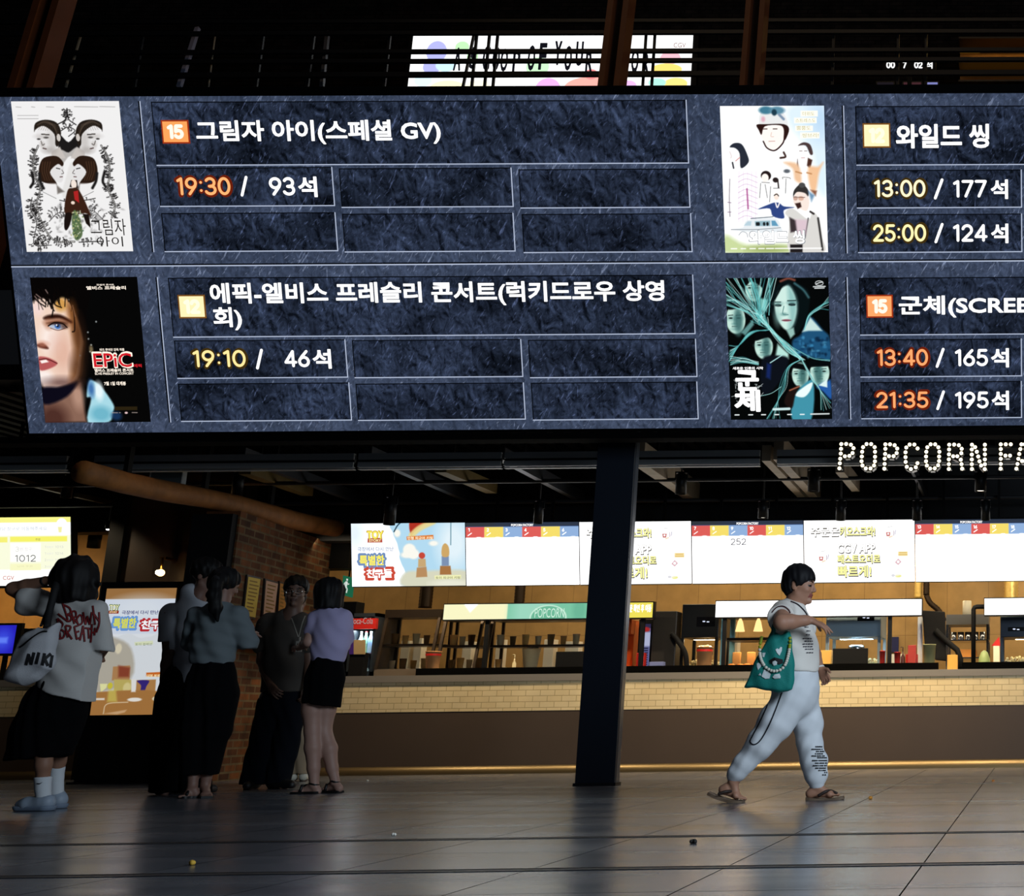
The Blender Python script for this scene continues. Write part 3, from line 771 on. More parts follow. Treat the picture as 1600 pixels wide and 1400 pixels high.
def poster_twins():
    P = lambda x, y: (10+x/5.6, 150+y/5.6)
    C = Canvas((17, 158), (186, 158.5), (43, 393), (209, 393), 1.5, '#f2f1f1'); rs = np.random.default_rng(3)
    q = lambda *a: [P(*p) for p in a]
    ink = '#1c1a1a'
    for i in range(90):                       # grey foliage haze
        x = rs.normal(630, 190); y = rs.uniform(900, 1270); C.ell(P(x, y), rs.uniform(1, 4), rs.uniform(.6, 2), '#6a6868', 2, .35, rs.uniform(0, 180))
    vine(C, q((280, 430), (240, 540), (250, 690), (300, 800), (270, 950), (330, 1130), (430, 1260), (600, 1270)), 3.0, ink, 130, 8, rs)
    vine(C, q((830, 430), (890, 540), (905, 690), (890, 800), (950, 950), (925, 1060)), 3.0, ink, 100, 8, rs)
    vine(C, q((290, 1290), (280, 1240), (330, 1210), (350, 1250), (310, 1280)), 1.8, ink, 14, 7, rs)
    vine(C, q((440, 250), (520, 200), (530, 110)), 1.8, ink, 12, 8, rs); vine(C, q((610, 250), (545, 200), (530, 110)), 1.8, ink, 12, 8, rs)
    vine(C, q((480, 300), (540, 270), (600, 300), (545, 350)), 1.4, ink, 10, 6, rs)
    vine(C, q((640, 1275), (750, 1270), (850, 1270)), 1.6, ink, 14, 7, rs); vine(C, q((230, 880), (215, 980), (270, 1100), (250, 1290), (400, 1300)), 1.2, ink, 80, 8, rs)
    vine(C, q((470, 905), (560, 920), (700, 905), (780, 890)), 1.4, ink, 18, 8, rs); vine(C, q((380, 1090), (450, 1020), (520, 1010)), 1.2, '#4a4848', 26, 12, rs); vine(C, q((860, 1090), (780, 1010), (720, 990)), 1.2, '#4a4848', 26, 12, rs)
    # middle curtain shape
    C.poly(q((470, 340), (545, 400), (620, 335), (640, 470), (545, 495), (460, 460)), ink, 1.5); C.poly(q((480, 470), (545, 490), (620, 450), (650, 600), (560, 520), (490, 590)), '#b9b5b2', 2)
    C.poly(q((520, 720), (575, 570), (650, 720), (690, 880), (500, 880)), '#e2e0de', 3, .8)
    for sx in (0, 1):
        M = (lambda x: x) if sx == 0 else (lambda x: 1085-x)
        qm = lambda *a: [P(M(x), y) for x, y in a]
        # upper head
        C.poly(qm((395, 480), (470, 440), (520, 540), (400, 545)), '#c9c2bd', 2); C.poly(qm((262, 330), (300, 255), (400, 250), (450, 330), (440, 430), (370, 505), (310, 490), (285, 420)), '#eceaea', 1.5)
        C.ell(P(M(400), 400), 7, 16, '#b9b4b0', 9, .6); C.poly(qm((245, 310), (255, 235), (340, 205), (440, 230), (480, 320), (455, 430), (430, 420), (420, 330), (330, 260), (262, 285)), '#241d18', 1.2); C.line(qm((270, 250), (330, 225), (400, 250)), 1.5, '#6a5a4c', 1.5, .5)
        C.ell(P(M(285), 372), 2.8, 1.3, ink, 1); C.ell(P(M(348), 359), 4.0, 1.5, ink, 1); C.ell(P(M(320), 350), 11, 3.5, '#b4aeaa', 5, .5); C.ell(P(M(318), 420), 4, 5, '#c2bcb8', 4, .7); C.ell(P(M(380), 470), 10, 5, '#a8a29e', 6, .6)
        for k in range(9): C.line(qm((262+k*20, 300-abs(k-4)*3), (330+k*12, 215+k*4), (455, 260+k*16)), .7, '#5a4c40', .8, .45); C.line(qm((310, 330), (375, 335)), 1.4, '#4a4440'); C.line(qm((305, 390), (318, 425), (335, 415)), 1.1, '#7a7470'); C.line(qm((325, 452), (350, 458)), 1.8, '#6a5a58'); C.ell(P(M(458), 360), 2.6, 5, '#cfc8c2', 1)
        # lower bob head facing in
        C.poly(qm((440, 560), (500, 590), (495, 735), (440, 740), (390, 680)), '#e4e2e2', 1.5); C.poly(qm((290, 610), (330, 535), (440, 520), (500, 575), (490, 610), (450, 590), (385, 660), (440, 750), (430, 770), (320, 745), (290, 690)), '#2b1c14', 1.2)
        for k in range(4): C.line(qm((320+k*22, 570), (315+k*20, 650), (340+k*20, 730)), 1, '#6b4a34', 1.2, .55)
        C.line(qm((440, 625), (470, 632)), 1.5, ink); C.line(qm((488, 640), (503, 668), (485, 675)), 1.1, '#6a6462'); C.line(qm((472, 702), (492, 700)), 1.6, '#6a5050')
        C.poly(qm((440, 770), (510, 830), (450, 850)), '#5a524c', 3, .8); C.poly(qm((330, 760), (440, 760), (440, 900), (330, 830)), '#f0eeee', 3); C.line(qm((320, 830), (440, 890)), .8, '#777777')
        C.line(qm((225, 660), (240, 740), (215, 790)), 4, ink, 2); C.line(qm((290, 670), (300, 740), (330, 800)), 4, ink, 2)
    # standing woman with the red blouse and the leaf-green posy
    C.poly(q((555, 790), (570, 730), (620, 730), (628, 800)), '#1a1210', 1); C.ell(P(592, 765), 4.4, 7, '#f4e6da', 1)
    C.poly(q((535, 830), (580, 800), (640, 820), (740, 1035), (690, 1020), (520, 1030)), '#3a2116', 1.5); C.poly(q((590, 830), (630, 820), (640, 930), (600, 900)), '#b02424', 1.2); C.ell(P(585, 928), 3, 2.6, '#f0dccb', .8)
    C.poly(q((520, 1025), (575, 1025), (560, 1120), (530, 1170), (510, 1140)), '#1a1210', 1.2); C.poly(q((670, 1025), (725, 1030), (740, 1150), (700, 1110)), '#1a1210', 1.2)
    C.poly(q((600, 990), (650, 1070), (670, 1200), (640, 1250), (600, 1240), (575, 1080)), '#5a6e4a', 2)
    for i in range(60): C.ell(P(rs.normal(625, 26), rs.uniform(1000, 1240)), 1.5, 1, rs.choice(['#8fa468', '#2f4030', '#b7b77a', '#c9c8b0', '#44664a']), 1, .9, rs.uniform(0, 180))
    for y in (168, 196): C.line(q((100, y), (280, y)), .9, '#8a8888', .8, .7)
    for x0, x1 in ((85, 130), (220, 250), (350, 415), (595, 800), (815, 950)): C.line(q((x0, 94), (x1, 97)), 1, '#8a8888', .8, .7)
    C.mesh(BB, 'poster', BILL, .004, 1.0, 'poster_picture')['label'] = 'white ornamental film poster with mirrored heads'
    ink2 = emis('poster_ink', '#15120f', 1)
    text('poster_lettering', '그림자', BB, (P(730, 0)[0]+2, P(0, 1075)[1], P(1050, 0)[0], P(0, 1220)[1]), ink2, BILL, .007, .0)
    text('poster_lettering', '아이', BB, (P(790, 0)[0]+1, P(0, 1230)[1], P(1025, 0)[0], P(0, 1318)[1]), ink2, BILL, .007, .0)

def poster_face():
    P = lambda x, y: (40+x/5.833, 425+y/5.833); q = lambda *a: [P(*p) for p in a]
    C = Canvas((47, 433), (215, 433), (71.5, 660), (236, 659.5), 1.5, '#060606')
    C.ell(P(300, 100), 28, 18, '#10221c', 20, .6)
    C.poly(q((165, 1190), (500, 1010), (560, 1365), (180, 1370)), '#8a6656', 6); C.ell(P(260, 1330), 22, 22, '#3a1c18', 22, .75); C.ell(P(480, 1120), 9, 20, '#c9a18c', 10, .7)
    C.poly(q((60, 280), (200, 220), (380, 250), (470, 420), (520, 600), (500, 800), (470, 960), (340, 1030), (160, 1030), (40, 400)), '#f3d6c4', 5)
    C.poly(q((380, 260), (480, 420), (525, 600), (505, 800), (480, 950), (400, 1010), (440, 800), (430, 600), (390, 430)), '#b06c34', 12, .8); C.ell(P(320, 290), 10, 11, '#c98a2c', 8, .75); C.ell(P(470, 500), 7, 22, '#7a4a28', 9, .7)
    C.ell(P(230, 600), 15, 22, '#fff2ec', 14, .8); C.ell(P(170, 950), 14, 11, '#fff4f0', 9, .85); C.ell(P(115, 330), 8, 10, '#f7dcd8', 9, .8)
    C.ell(P(330, 720), 16, 30, '#d9a08a', 18, .55); C.ell(P(330, 1000), 26, 8, '#5a3a38', 12, .7)
    # eye, brow, nose, mouth
    C.poly(q((165, 410), (220, 385), (320, 385), (420, 440), (410, 460), (310, 420), (190, 430)), '#2c130d', 4); C.ell(P(300, 455), 18, 6, '#7a3e20', 7, .75); C.ell(P(210, 470), 6, 8, '#b87a5c', 7, .6)
    C.poly(q((215, 490), (260, 462), (330, 468), (370, 500), (300, 520)), '#b4c0d4', 2); C.ell(P(295, 487), 4.6, 4.4, '#3f6fb8', 1.6); C.ell(P(295, 486), 1.8, 1.8, '#0a0a14', 1); C.ell(P(290, 462), 13, 2.4, '#2a120c', 3, .8); C.ell(P(355, 490), 6, 4, '#4a2414', 5, .7); C.ell(P(286, 478), 1.2, 1.2, '#ffffff', .8)
    C.line(q((210, 485), (270, 455), (340, 465), (380, 500)), 2.0, '#140a08'); C.line(q((230, 505), (300, 525), (370, 505)), 1, '#5a3024')
    C.poly(q((105, 655), (160, 640), (210, 680), (200, 695), (130, 680)), '#4a1c14', 3); C.ell(P(160, 650), 9, 5, '#d08a70', 6, .6)
    C.poly(q((120, 775), (160, 762), (230, 780), (295, 825), (230, 870), (135, 885)), '#b85a5a', 2.5); C.poly(q((135, 800), (190, 790), (215, 812), (150, 825)), '#fff4ee', 1.5); C.line(q((130, 790), (200, 785), (290, 825)), 1.6, '#5a1c1c')
    # dark hair falling over the brow
    C.poly(q((40, 45), (560, 60), (560, 400), (540, 620), (500, 500), (470, 400), (400, 250), (330, 225), (240, 300), (210, 240), (70, 230), (60, 160)), '#070505', 4)
    for a in (((120, 160), (180, 240), (250, 310), (245, 400)), ((70, 170), (130, 230), (190, 290)), ((80, 200), (110, 260), (180, 310)), ((260, 200), (270, 290), (330, 320)), ((400, 250), (440, 360), (450, 520), (430, 540)), ((150, 150), (210, 260), (240, 330))):
        C.line(q(*a), 2.0, '#0c0706', 1.2)
    for a in (((85, 215), (130, 270)), ((100, 200), (150, 240)), ((185, 160), (215, 205)), ((430, 300), (455, 400))): C.line(q(*a), 1.3, '#c9a8a0', 1.2, .7)
    for p in ((570, 545), (575, 605), (600, 660), (590, 720), (645, 450), (395, 250), (500, 755)): C.ell(P(*p), 1.3, 1.3, '#b8c0c0', 1.2, .8)
    C.ell(P(600, 700), 3, 6, '#c0a878', 3, .6)
    C.poly(q((160, 1050), (340, 1040), (480, 990), (380, 1130), (180, 1200)), '#0c0a18', 5)
    rs = np.random.default_rng(9)
    for i in range(34):
        x = rs.uniform(60, 470); y = rs.uniform(120, 235)+abs(x-300)*.1; L = rs.uniform(40, 130); d = rs.uniform(-.2, .9); C.line(q((x, y), (x+L*d*.5, y+L*.6), (x+L*d*.8, y+L)), rs.uniform(.6, 1.6), '#0a0605', 1.0, .9)
    C.ell(P(500, 640), 10, 40, '#3a2012', 12, .6); C.ell(P(470, 880), 10, 22, '#4a2c1c', 12, .65); C.ell(P(430, 340), 7, 14, '#6a3c18', 8, .6)
    # pale blue collar
    C.poly(q((575, 1010), (605, 980), (690, 1040), (800, 1200), (800, 1270), (760, 1365), (570, 1365), (600, 1150), (560, 1130)), '#a9dbe8', 3); C.ell(P(670, 1080), 7, 14, '#f0fcff', 6, .9); C.ell(P(690, 1290), 16, 12, '#58a8c0', 10, .7); C.ell(P(600, 1060), 5, 12, '#2a5aa0', 6, .8); C.ell(P(830, 1310), 8, 7, '#1a3a68', 6, .8)
    C.rect(*P(815, 1225), *P(1018, 1258), '#2a2110', 1); C.ell(P(918, 1282), 2.4, 1.6, '#e8c8c8')
    for x0, x1 in ((790, 840), (855, 865), (970, 1018)): C.line(q((x0, 1280), (x1, 1281)), .9, '#b8a8a0')
    C.mesh(BB, 'poster', BILL, .004, 1.05, 'poster_picture')['label'] = 'black film poster with half a face and red letters'
    w = emis('poster_white', '#fff2e2', 1.1); r = emis('poster_red', '#d61f2b', 1.0)
    B = lambda x0, y0, x1, y1: P(x0, y0)+P(x1, y1)
    text('poster_lettering', 'EPiC', BB, B(618, 728, 978, 872), w, BILL, .007, .04); text('poster_lettering', 'EPiC', BB, B(626, 738, 972, 866), r, BILL, .009, .012)
    text('poster_lettering', '엘비스 프레슬리', BB, B(558, 128, 918, 160), w, BILL, .007, .03); text('poster_lettering', '전설의 콘서트', BB, B(652, 108, 812, 124), w, BILL, .007, .02)
    text('poster_lettering', '바즈 루어만 감독 작품', BB, B(680, 695, 905, 720), w, BILL, .007, .02); text('poster_lettering', '엘비스 프레슬리 콘서트', BB, B(632, 880, 988, 910), w, BILL, .007, .03)
    text('poster_lettering', 'ELVIS PRESLEY IN CONCERT', BB, B(638, 915, 990, 935), w, BILL, .007, .02); text('poster_lettering', '7월 1일 대개봉', BB, B(722, 998, 918, 1032), w, BILL, .007, .03)
    text('poster_lettering', '에픽', BB, B(990, 838, 1062, 868), r, BILL, .007, .03)

def poster_group():
    P = lambda x, y: (1115+x/5.833, 160+y/5.833); q = lambda *a: [P(*p) for p in a]
    C = Canvas((1125.5, 165), (1288, 166), (1133, 395), (1293.5, 394), 1.5, '#fdfefe')
    C.poly(q((700, 30), (1010, 30), (1040, 800), (930, 760), (900, 480), (690, 200)), '#cfe6f6', 14, .75); C.ell(P(980, 150), 18, 30, '#a9cbea', 26, .6)
    C.poly(q((110, 1200), (300, 1290), (680, 1290), (690, 1365), (105, 1365)), '#c6d69c', 8); C.ell(P(500, 1330), 32, 6, '#8e9e58', 7, .7)
    # man with the helmet
    C.poly(q((430, 230), (450, 340), (500, 420), (560, 430), (620, 380), (660, 280), (640, 210)), '#fbf3ee', 1.5); C.poly(q((415, 190), (430, 100), (520, 60), (620, 80), (670, 150), (680, 230), (650, 200), (500, 195), (420, 240)), '#e4e6e6', 1.5)
    C.poly(q((395, 200), (480, 195), (640, 195), (690, 240), (660, 330), (640, 330), (640, 240), (600, 205), (470, 215), (440, 290), (415, 250)), '#2a1614', 1.2); C.line(q((455, 350), (490, 410), (560, 432), (630, 370), (650, 310)), 2.2, '#2a0f10')
    C.ell(P(480, 70), 11, 6, '#3f7890', 3); C.ell(P(580, 72), 12, 6, '#5a8aa0', 3); C.ell(P(555, 90), 4, 5, '#1c3a4a', 2); C.line(q((600, 110), (640, 150)), 4, '#7a90a8', 2); C.ell(P(455, 150), 3, 4, '#d890a8', 3, .7)
    C.line(q((455, 238), (490, 238)), 1.4, '#3a2a28'); C.line(q((545, 238), (580, 238)), 1.4, '#3a2a28'); C.line(q((530, 270), (525, 305), (550, 308)), .9, '#d9b8a8'); C.line(q((505, 350), (560, 348)), 1.1, '#c49a90'); C.line(q((610, 500), (655, 490), (640, 450)), 3, '#3a2420', 1.5)
    # woman at the left in a checked shirt
    C.poly(q((150, 400), (190, 365), (260, 375), (310, 470), (320, 540), (250, 590), (240, 460), (200, 410)), '#272c38', 1.2); C.line(q((175, 540), (185, 590)), 2.4, '#2a2c34'); C.line(q((205, 525), (240, 495)), 1.6, '#d8a0a0')
    C.line(q((150, 440), (165, 480), (160, 500)), .8, '#c8b0b0')
    for i in range(9):
        y = 640+i*48; C.line(q((225, y+30), (300, y), (400, y+35)), 1.0, '#c8a0c8', .9, .7)
    for i in range(5): C.line(q((235+i*38, 620), (230+i*38, 1080)), .8, '#d8b8d8', .9, .55)
    C.line(q((305, 780), (315, 960)), 2.4, '#a03a80', 1.5, .8); C.line(q((150, 690), (145, 870), (150, 1030)), 1, '#4a3a4a', 1.2, .8); C.line(q((130, 900), (160, 905)), 1, '#7a5a7a'); C.line(q((130, 990), (160, 990)), 1, '#7a5a7a')
    # woman at the right, tan jacket
    C.poly(q((770, 390), (820, 360), (880, 380), (905, 460), (880, 470), (840, 390)), '#4a3a3a', 1.5); C.poly(q((765, 510), (775, 600), (755, 590)), '#4a3430', 2); C.poly(q((860, 500), (900, 520), (880, 600), (850, 570)), '#4a2c24', 2)
    C.poly(q((640, 540), (770, 560), (800, 720), (740, 700), (720, 600)), '#eac09a', 5); C.poly(q((860, 590), (950, 580), (1000, 540), (960, 640), (930, 800), (880, 780)), '#eebf94', 5); C.line(q((750, 625), (800, 640)), 2.2, '#c08a5c', 1.5); C.line(q((850, 635), (890, 645)), 2.2, '#c08a5c', 1.5); C.poly(q((880, 790), (940, 800), (930, 850)), '#8a5a44', 3)
    for ex in (795, 840): C.line(q((ex-12, 438), (ex+12, 438)), .9, '#6a5050')
    C.line(q((800, 500), (830, 500)), 1, '#c08a8a')
    # small band in the middle
    C.ell(P(478, 660), 8, 7.5, '#241a1a', 1.2); C.ell(P(470, 680), 5.5, 6.5, '#fbf2ec', 1); C.ell(P(565, 700), 4.5, 4, '#2a2020', 1.2); C.line(q((585, 700), (592, 770)), 2.2, '#2a2020'); C.ell(P(668, 620), 5, 3, '#5a6068', 2)
    for a in (((630, 690), (632, 675), (690, 680), (700, 690)), ((660, 690), (655, 820)), ((440, 720), (510, 725)), ((470, 740), (490, 860)), ((520, 760), (510, 900)), ((430, 730), (420, 860)), ((545, 775), (600, 775))): C.line(q(*a), 1, '#4a4848', 1, .8)
    C.ell(P(572, 850), 4, 5.5, '#f4e2d6', 1); C.line(q((552, 840), (575, 828), (592, 845)), 1.6, '#2a2424'); C.poly(q((405, 965), (520, 915), (560, 905), (600, 910), (640, 940), (735, 950), (640, 975), (640, 1050), (540, 1030), (510, 960)), '#2f4480', 1.5); C.line(q((565, 910), (580, 950), (600, 910)), 2, '#f4f0f0')
    # car
    C.poly(q((160, 1150), (270, 1130), (310, 1065), (560, 1050), (610, 1130), (610, 1170), (400, 1180)), '#e2e8ec', 1.5); C.poly(q((275, 1115), (310, 1075), (345, 1075), (340, 1115)), '#b4ccd8', 1.5); C.poly(q((375, 1075), (515, 1070), (515, 1120), (380, 1120)), '#8fb0bc', 1.5); C.poly(q((525, 1070), (560, 1070), (590, 1120), (530, 1118)), '#5f98b8', 1.5)
    for x in (395, 410, 460, 490): C.ell(P(x, 1100), 2, 3, '#1c2024', 1)
    C.line(q((160, 1150), (400, 1150), (610, 1135)), .9, '#6a7078'); C.line(q((230, 1200), (260, 1170), (300, 1185), (310, 1220)), 1, '#9aa0a8'); C.line(q((340, 1050), (540, 1035)), 1.2, '#4a5a68')
    # bearded man with round glasses
    C.poly(q((725, 880), (760, 800), (820, 790), (870, 880), (850, 980), (780, 960), (740, 930)), '#f2e2d8', 1.5); C.poly(q((725, 850), (735, 790), (800, 735), (860, 790), (860, 850), (830, 820), (760, 810)), '#33302f', 1.5); C.ell(P(805, 748), 5, 4, '#4a4a4a', 1.5)
    C.ell(P(745, 868), 3.6, 3.4, '#c8a494', 1); C.ell(P(795, 868), 4.4, 3.6, '#d8b09c', 1); C.line(q((725, 855), (830, 860)), .9, '#4a3030'); C.poly(q((740, 915), (790, 905), (800, 945), (765, 965)), '#3a2420', 2)
    C.poly(q((650, 1000), (720, 960), (860, 1060), (900, 990), (960, 1060), (990, 1230), (1000, 1365), (690, 1365), (690, 1080)), '#d6d4d0', 2); C.poly(q((690, 1040), (750, 1070), (760, 1170), (700, 1180)), '#3a3034', 3); C.line(q((860, 1050), (830, 1230)), 2, '#5a5458', 1.5); C.line(q((950, 1050), (990, 1340)), 3, '#2a2828', 2); C.line(q((880, 990), (910, 1010)), 3, '#2a2424', 1.5); C.rect(*P(695, 1290), *P(808, 1365), '#201c1e', 2); C.poly(q((740, 1060), (850, 1065), (840, 1200), (760, 1190)), '#d8b8c8', 4, .7)
    C.poly(q((860, 800), (920, 840), (890, 900)), '#4a78a0', 4, .8)
    for x0, y0, x1, y1 in ((795, 75, 950, 128), (735, 138, 940, 188), (745, 210, 905, 258), (790, 270, 965, 325)): C.rect(*P(x0, y0), *P(x1, y1), '#fbfaee', 1)
    for x0, x1 in ((160, 210), (250, 290), (330, 380), (410, 460), (480, 545), (560, 800), (810, 980)): C.line(q((x0, 1326), (x1, 1326)), 1.8, '#ffffff', 1, .9)
    C.mesh(BB, 'poster', BILL, .004, 1.1, 'poster_picture2')['label'] = 'pale film poster with a group of people and a car'
    B = lambda x0, y0, x1, y1: P(x0, y0)+P(x1, y1)
    o = emis('poster_olive', '#c9bf86', 1.0)
    for s, b in (('더위도', (812, 85, 920, 122)), ('스트레스도', (748, 148, 930, 183)), ('뿜뿜도', (758, 215, 885, 252)), ('씽브리!', (808, 282, 958, 320))): text('poster_lettering', s, BB, B(*b), o, BILL, .007, .0)
    text('poster_lettering', '와일드 씽', BB, B(322, 1165, 835, 1292), emis('poster_outline', '#8c9298', 1), BILL, .007, .035); text('poster_lettering', '와일드 씽', BB, B(326, 1168, 831, 1288), lt_white, BILL, .009, .018)

def poster_web():
    P = lambda x, y: (1125+x/5.984, 428+y/5.984); q = lambda *a: [P(*p) for p in a]
    C = Canvas((1134.5, 434), (1295, 434), (1141.5, 655.5), (1300, 655), 1.5, '#050707'); rs = np.random.default_rng(5)
    sk, sh = '#bfe0d4', '#5d8f8c'
    # woman in the hood, upper right
    C.poly(q((470, 250), (540, 110), (640, 60), (800, 130), (840, 220), (820, 380), (760, 500), (700, 560), (560, 470), (480, 370)), '#071012', 3); C.poly(q((520, 230), (560, 150), (640, 110), (700, 200), (720, 330), (690, 460), (640, 520), (590, 500), (540, 420), (515, 320)), '#c9e6dd', 3)
    C.poly(q((640, 110), (705, 200), (722, 330), (690, 470), (640, 520), (650, 400), (640, 250)), '#7fb3b0', 8, .8); C.line(q((520, 262), (570, 262)), 1.6, '#10181a'); C.line(q((635, 250), (710, 248)), 1.6, '#10181a'); C.line(q((525, 292), (568, 296)), 2.2, '#0a1214'); C.line(q((650, 286), (700, 288)), 2.2, '#0a1214'); C.line(q((600, 300), (590, 370), (640, 380)), 1.2, '#4a7876'); C.ell(P(623, 431), 7.2, 1.8, '#9a5868', 1.2); C.line(q((582, 431), (622, 432), (665, 431)), .8, '#4a2a34'); C.ell(P(545, 290), 5, 2.2, '#0e1618', 1.5); C.ell(P(675, 284), 5, 2.2, '#0e1618', 1.5); C.ell(P(545, 275), 7, 3, '#6a9a96', 4, .6); C.ell(P(675, 268), 7, 3, '#5a8a8a', 4, .6); C.ell(P(600, 375), 5, 2.5, '#5a8a88', 3, .7); C.ell(P(540, 400), 5, 12, '#8ab8b2', 8, .6)
    C.line(q((600, 60), (560, 150), (515, 230)), 3, '#060c0e', 2); C.line(q((700, 90), (780, 150), (830, 220)), 3, '#4f8890', 3, .7); C.line(q((570, 70), (640, 45), (700, 60)), 3, '#a85a48', 3, .8)
    C.poly(q((620, 520), (690, 500), (700, 560), (660, 600)), '#8fb8b0', 3)
    C.poly(q((760, 560), (840, 400), (960, 520), (1025, 600), (1030, 800), (860, 780), (700, 720), (680, 620)), '#1d4f74', 4); C.poly(q((770, 540), (845, 405), (955, 530), (830, 530)), '#c2dcd8', 3)
    for i in range(60): C.ell(P(rs.uniform(700, 1020), rs.uniform(580, 780)), rs.uniform(1, 4), rs.uniform(1, 3), rs.choice(['#3a86b4', '#0c2c4c', '#5aa6c8', '#081a30']), 2.5, .6)
    # other heads
    def head(c, w, h, turn, hairpts):
        C.ell(P(*c), w, h, sk, 2); C.ell((P(*c)[0]-turn*w*.5, P(*c)[1]), w*.6, h, sh, 5, .75); face(C, P, P(*c), w*.95, h*.95, sk, sh, '#0a1214', None, turn, '#081012', 2, '#5a7a76'); C.ell((P(*c)[0]-turn*w*.75, P(*c)[1]+1), w*.4, h*.9, '#35605f', 5, .8)
        C.poly(q(*hairpts), '#06090b', 2)
    head((320, 140), 13, 19, -.3, ((230, 40), (420, 40), (440, 220), (400, 130), (300, 70), (250, 110))); C.poly(q((370, 220), (450, 240), (440, 350), (380, 330)), '#6fb0a8', 4)
    head((150, 420), 15, 22, -.4, ((70, 260), (250, 260), (290, 420), (240, 400), (230, 310), (90, 330))); C.line(q((70, 245), (160, 245), (280, 320)), 2.4, '#8fc0c0', 2); C.poly(q((200, 540), (310, 420), (320, 470), (240, 570)), '#5a8a88', 3)
    head((410, 670), 14, 20, -.4, ((330, 590), (360, 520), (480, 530), (560, 640), (500, 640), (450, 590), (340, 620))); C.poly(q((540, 650), (640, 740), (640, 790), (520, 760)), '#b2ded4', 4); C.poly(q((390, 800), (540, 760), (640, 800), (560, 1000), (400, 1130)), '#0c1018', 4); C.poly(q((440, 830), (480, 840), (470, 980), (430, 960)), '#14245a', 4); C.line(q((470, 825), (580, 755)), 1.5, '#a8d8d8')
    head((750, 940), 13, 19, -.4, ((670, 870), (720, 830), (830, 870), (850, 950), (800, 900), (700, 880))); C.poly(q((690, 1150), (760, 1050), (870, 1000), (850, 1360), (670, 1355)), '#3f8fa4', 3); C.poly(q((700, 1130), (760, 1070), (860, 1010), (840, 1090), (780, 1150)), '#e6f6f4', 2); C.poly(q((640, 1090), (740, 1040), (700, 1130), (670, 1250), (600, 1200)), '#1c1210', 3); C.line(q((650, 1085), (735, 1050)), 1.8, '#b0684a', 2)
    head((930, 920), 15, 20, .2, ((830, 820), (940, 790), (1025, 820), (1020, 860), (850, 870), (840, 920))); C.poly(q((900, 1050), (1000, 1000), (1035, 1000), (1040, 1170), (960, 1100)), '#2458a0', 4); C.poly(q((920, 1040), (1000, 980), (1000, 1060)), '#d8ecea', 2)
    # threads
    hub = [(380, 430), (640, 680), (770, 800)]
    cols = ['#8fe0dc', '#5fb8b8', '#c8f2ee', '#3f8f92']
    for i in range(46):
        a = (rs.uniform(60, 560), 36) if i % 3 else (62, rs.uniform(60, 300)); k = hub[0]; C.line(q(a, ((a[0]+k[0])/2+rs.normal(0, 22), (a[1]+k[1])/2+rs.normal(0, 22)), (k[0]+rs.normal(0, 22), k[1]+rs.normal(0, 26))), rs.uniform(.4, 1.3), rs.choice(cols), .8, .85)
    for i in range(20): C.line(q((370+rs.normal(0, 25), 400+rs.normal(0, 25)), (500+rs.normal(0, 10), 540), (640+rs.normal(0, 14), 690+rs.normal(0, 14)), (770+rs.normal(0, 14), 800)), rs.uniform(.5, 1.4), rs.choice(cols), .8, .85)
    for i in range(16): C.line(q((450+rs.normal(0, 8), 520), (300+rs.normal(0, 14), 540), (180, 660), (90+rs.normal(0, 6), 660+rs.uniform(0, 160))), rs.uniform(.4, 1.1), rs.choice(cols), .8, .8)
    for i in range(16): C.line(q((100, 820+rs.uniform(-60, 30)), (220, 800+rs.normal(0, 16)), (360, 835+rs.normal(0, 8))), rs.uniform(.4, 1.0), rs.choice(cols), .8, .8)
    for i in range(9): C.line(q((1015, 200+rs.uniform(0, 150)), (930, 320+rs.normal(0, 12)), (830, 400+rs.normal(0, 12)), (790, 520)), rs.uniform(.5, 1.2), rs.choice(cols), .8, .8)
    for i in range(10): C.line(q((770, 790), (640+rs.normal(0, 10), 870), (590+rs.normal(0, 14), 1050), (540, 1180), (430+rs.uniform(0, 130), 1350)), rs.uniform(.4, 1.0), rs.choice(cols), .8, .8)
    for i in range(9): C.line(q((760, 790), (850+rs.normal(0, 8), 960), (930, 1080), (940+rs.uniform(0, 100), 1290-rs.uniform(0, 120))), rs.uniform(.4, 1.0), rs.choice(cols), .8, .8)
    for i in range(4): C.line(q((460, 40+i*8), (470, 200), (460, 380)), .9, rs.choice(cols), .8, .8); C.line(q((640, 660), (760, 730), (880, 790), (1025, 800+i*5)), .8, rs.choice(cols), .8, .8)
    C.line(q((380, 1135), (480, 1110), (570, 1050)), .8, '#9cd8d4')
    for i in range(26): a = (rs.choice([150, 355])+rs.normal(0, 14), rs.uniform(1010, 1180)); C.line(q(a, (a[0]+rs.normal(0, 26), a[1]+rs.normal(0, 18))), .7, '#e8f4f4', .8, .8)
    C.ell(P(930, 90), 6.5, 4, '#e8eeee', .8); C.ell(P(930, 90), 5.4, 3.0, '#0a0c0c', .8); C.line(q((900, 98), (930, 86), (960, 80)), 1.2, '#e8eeee'); C.line(q((875, 122), (985, 120)), 1.6, '#d8dede'); C.line(q((888, 136), (975, 134)), 1.6, '#d8dede')
    for x in (158, 285, 405, 528, 648, 765): C.line(q((x-18, 1312), (x+18, 1312)), 1.8, '#e8f0f0')
    C.line(q((845, 1310), (1015, 1308)), 2, '#d8e0e0'); C.line(q((500, 1262), (645, 1258)), 4, '#c8e4e4', 1.5); C.line(q((120, 882), (405, 880)), .01, '#ffffff', .1, 0)
    C.mesh(BB, 'poster', BILL, .004, 1.1, 'poster_picture2')['label'] = 'black film poster with teal threads and several faces'
    B = lambda x0, y0, x1, y1: P(x0, y0)+P(x1, y1)
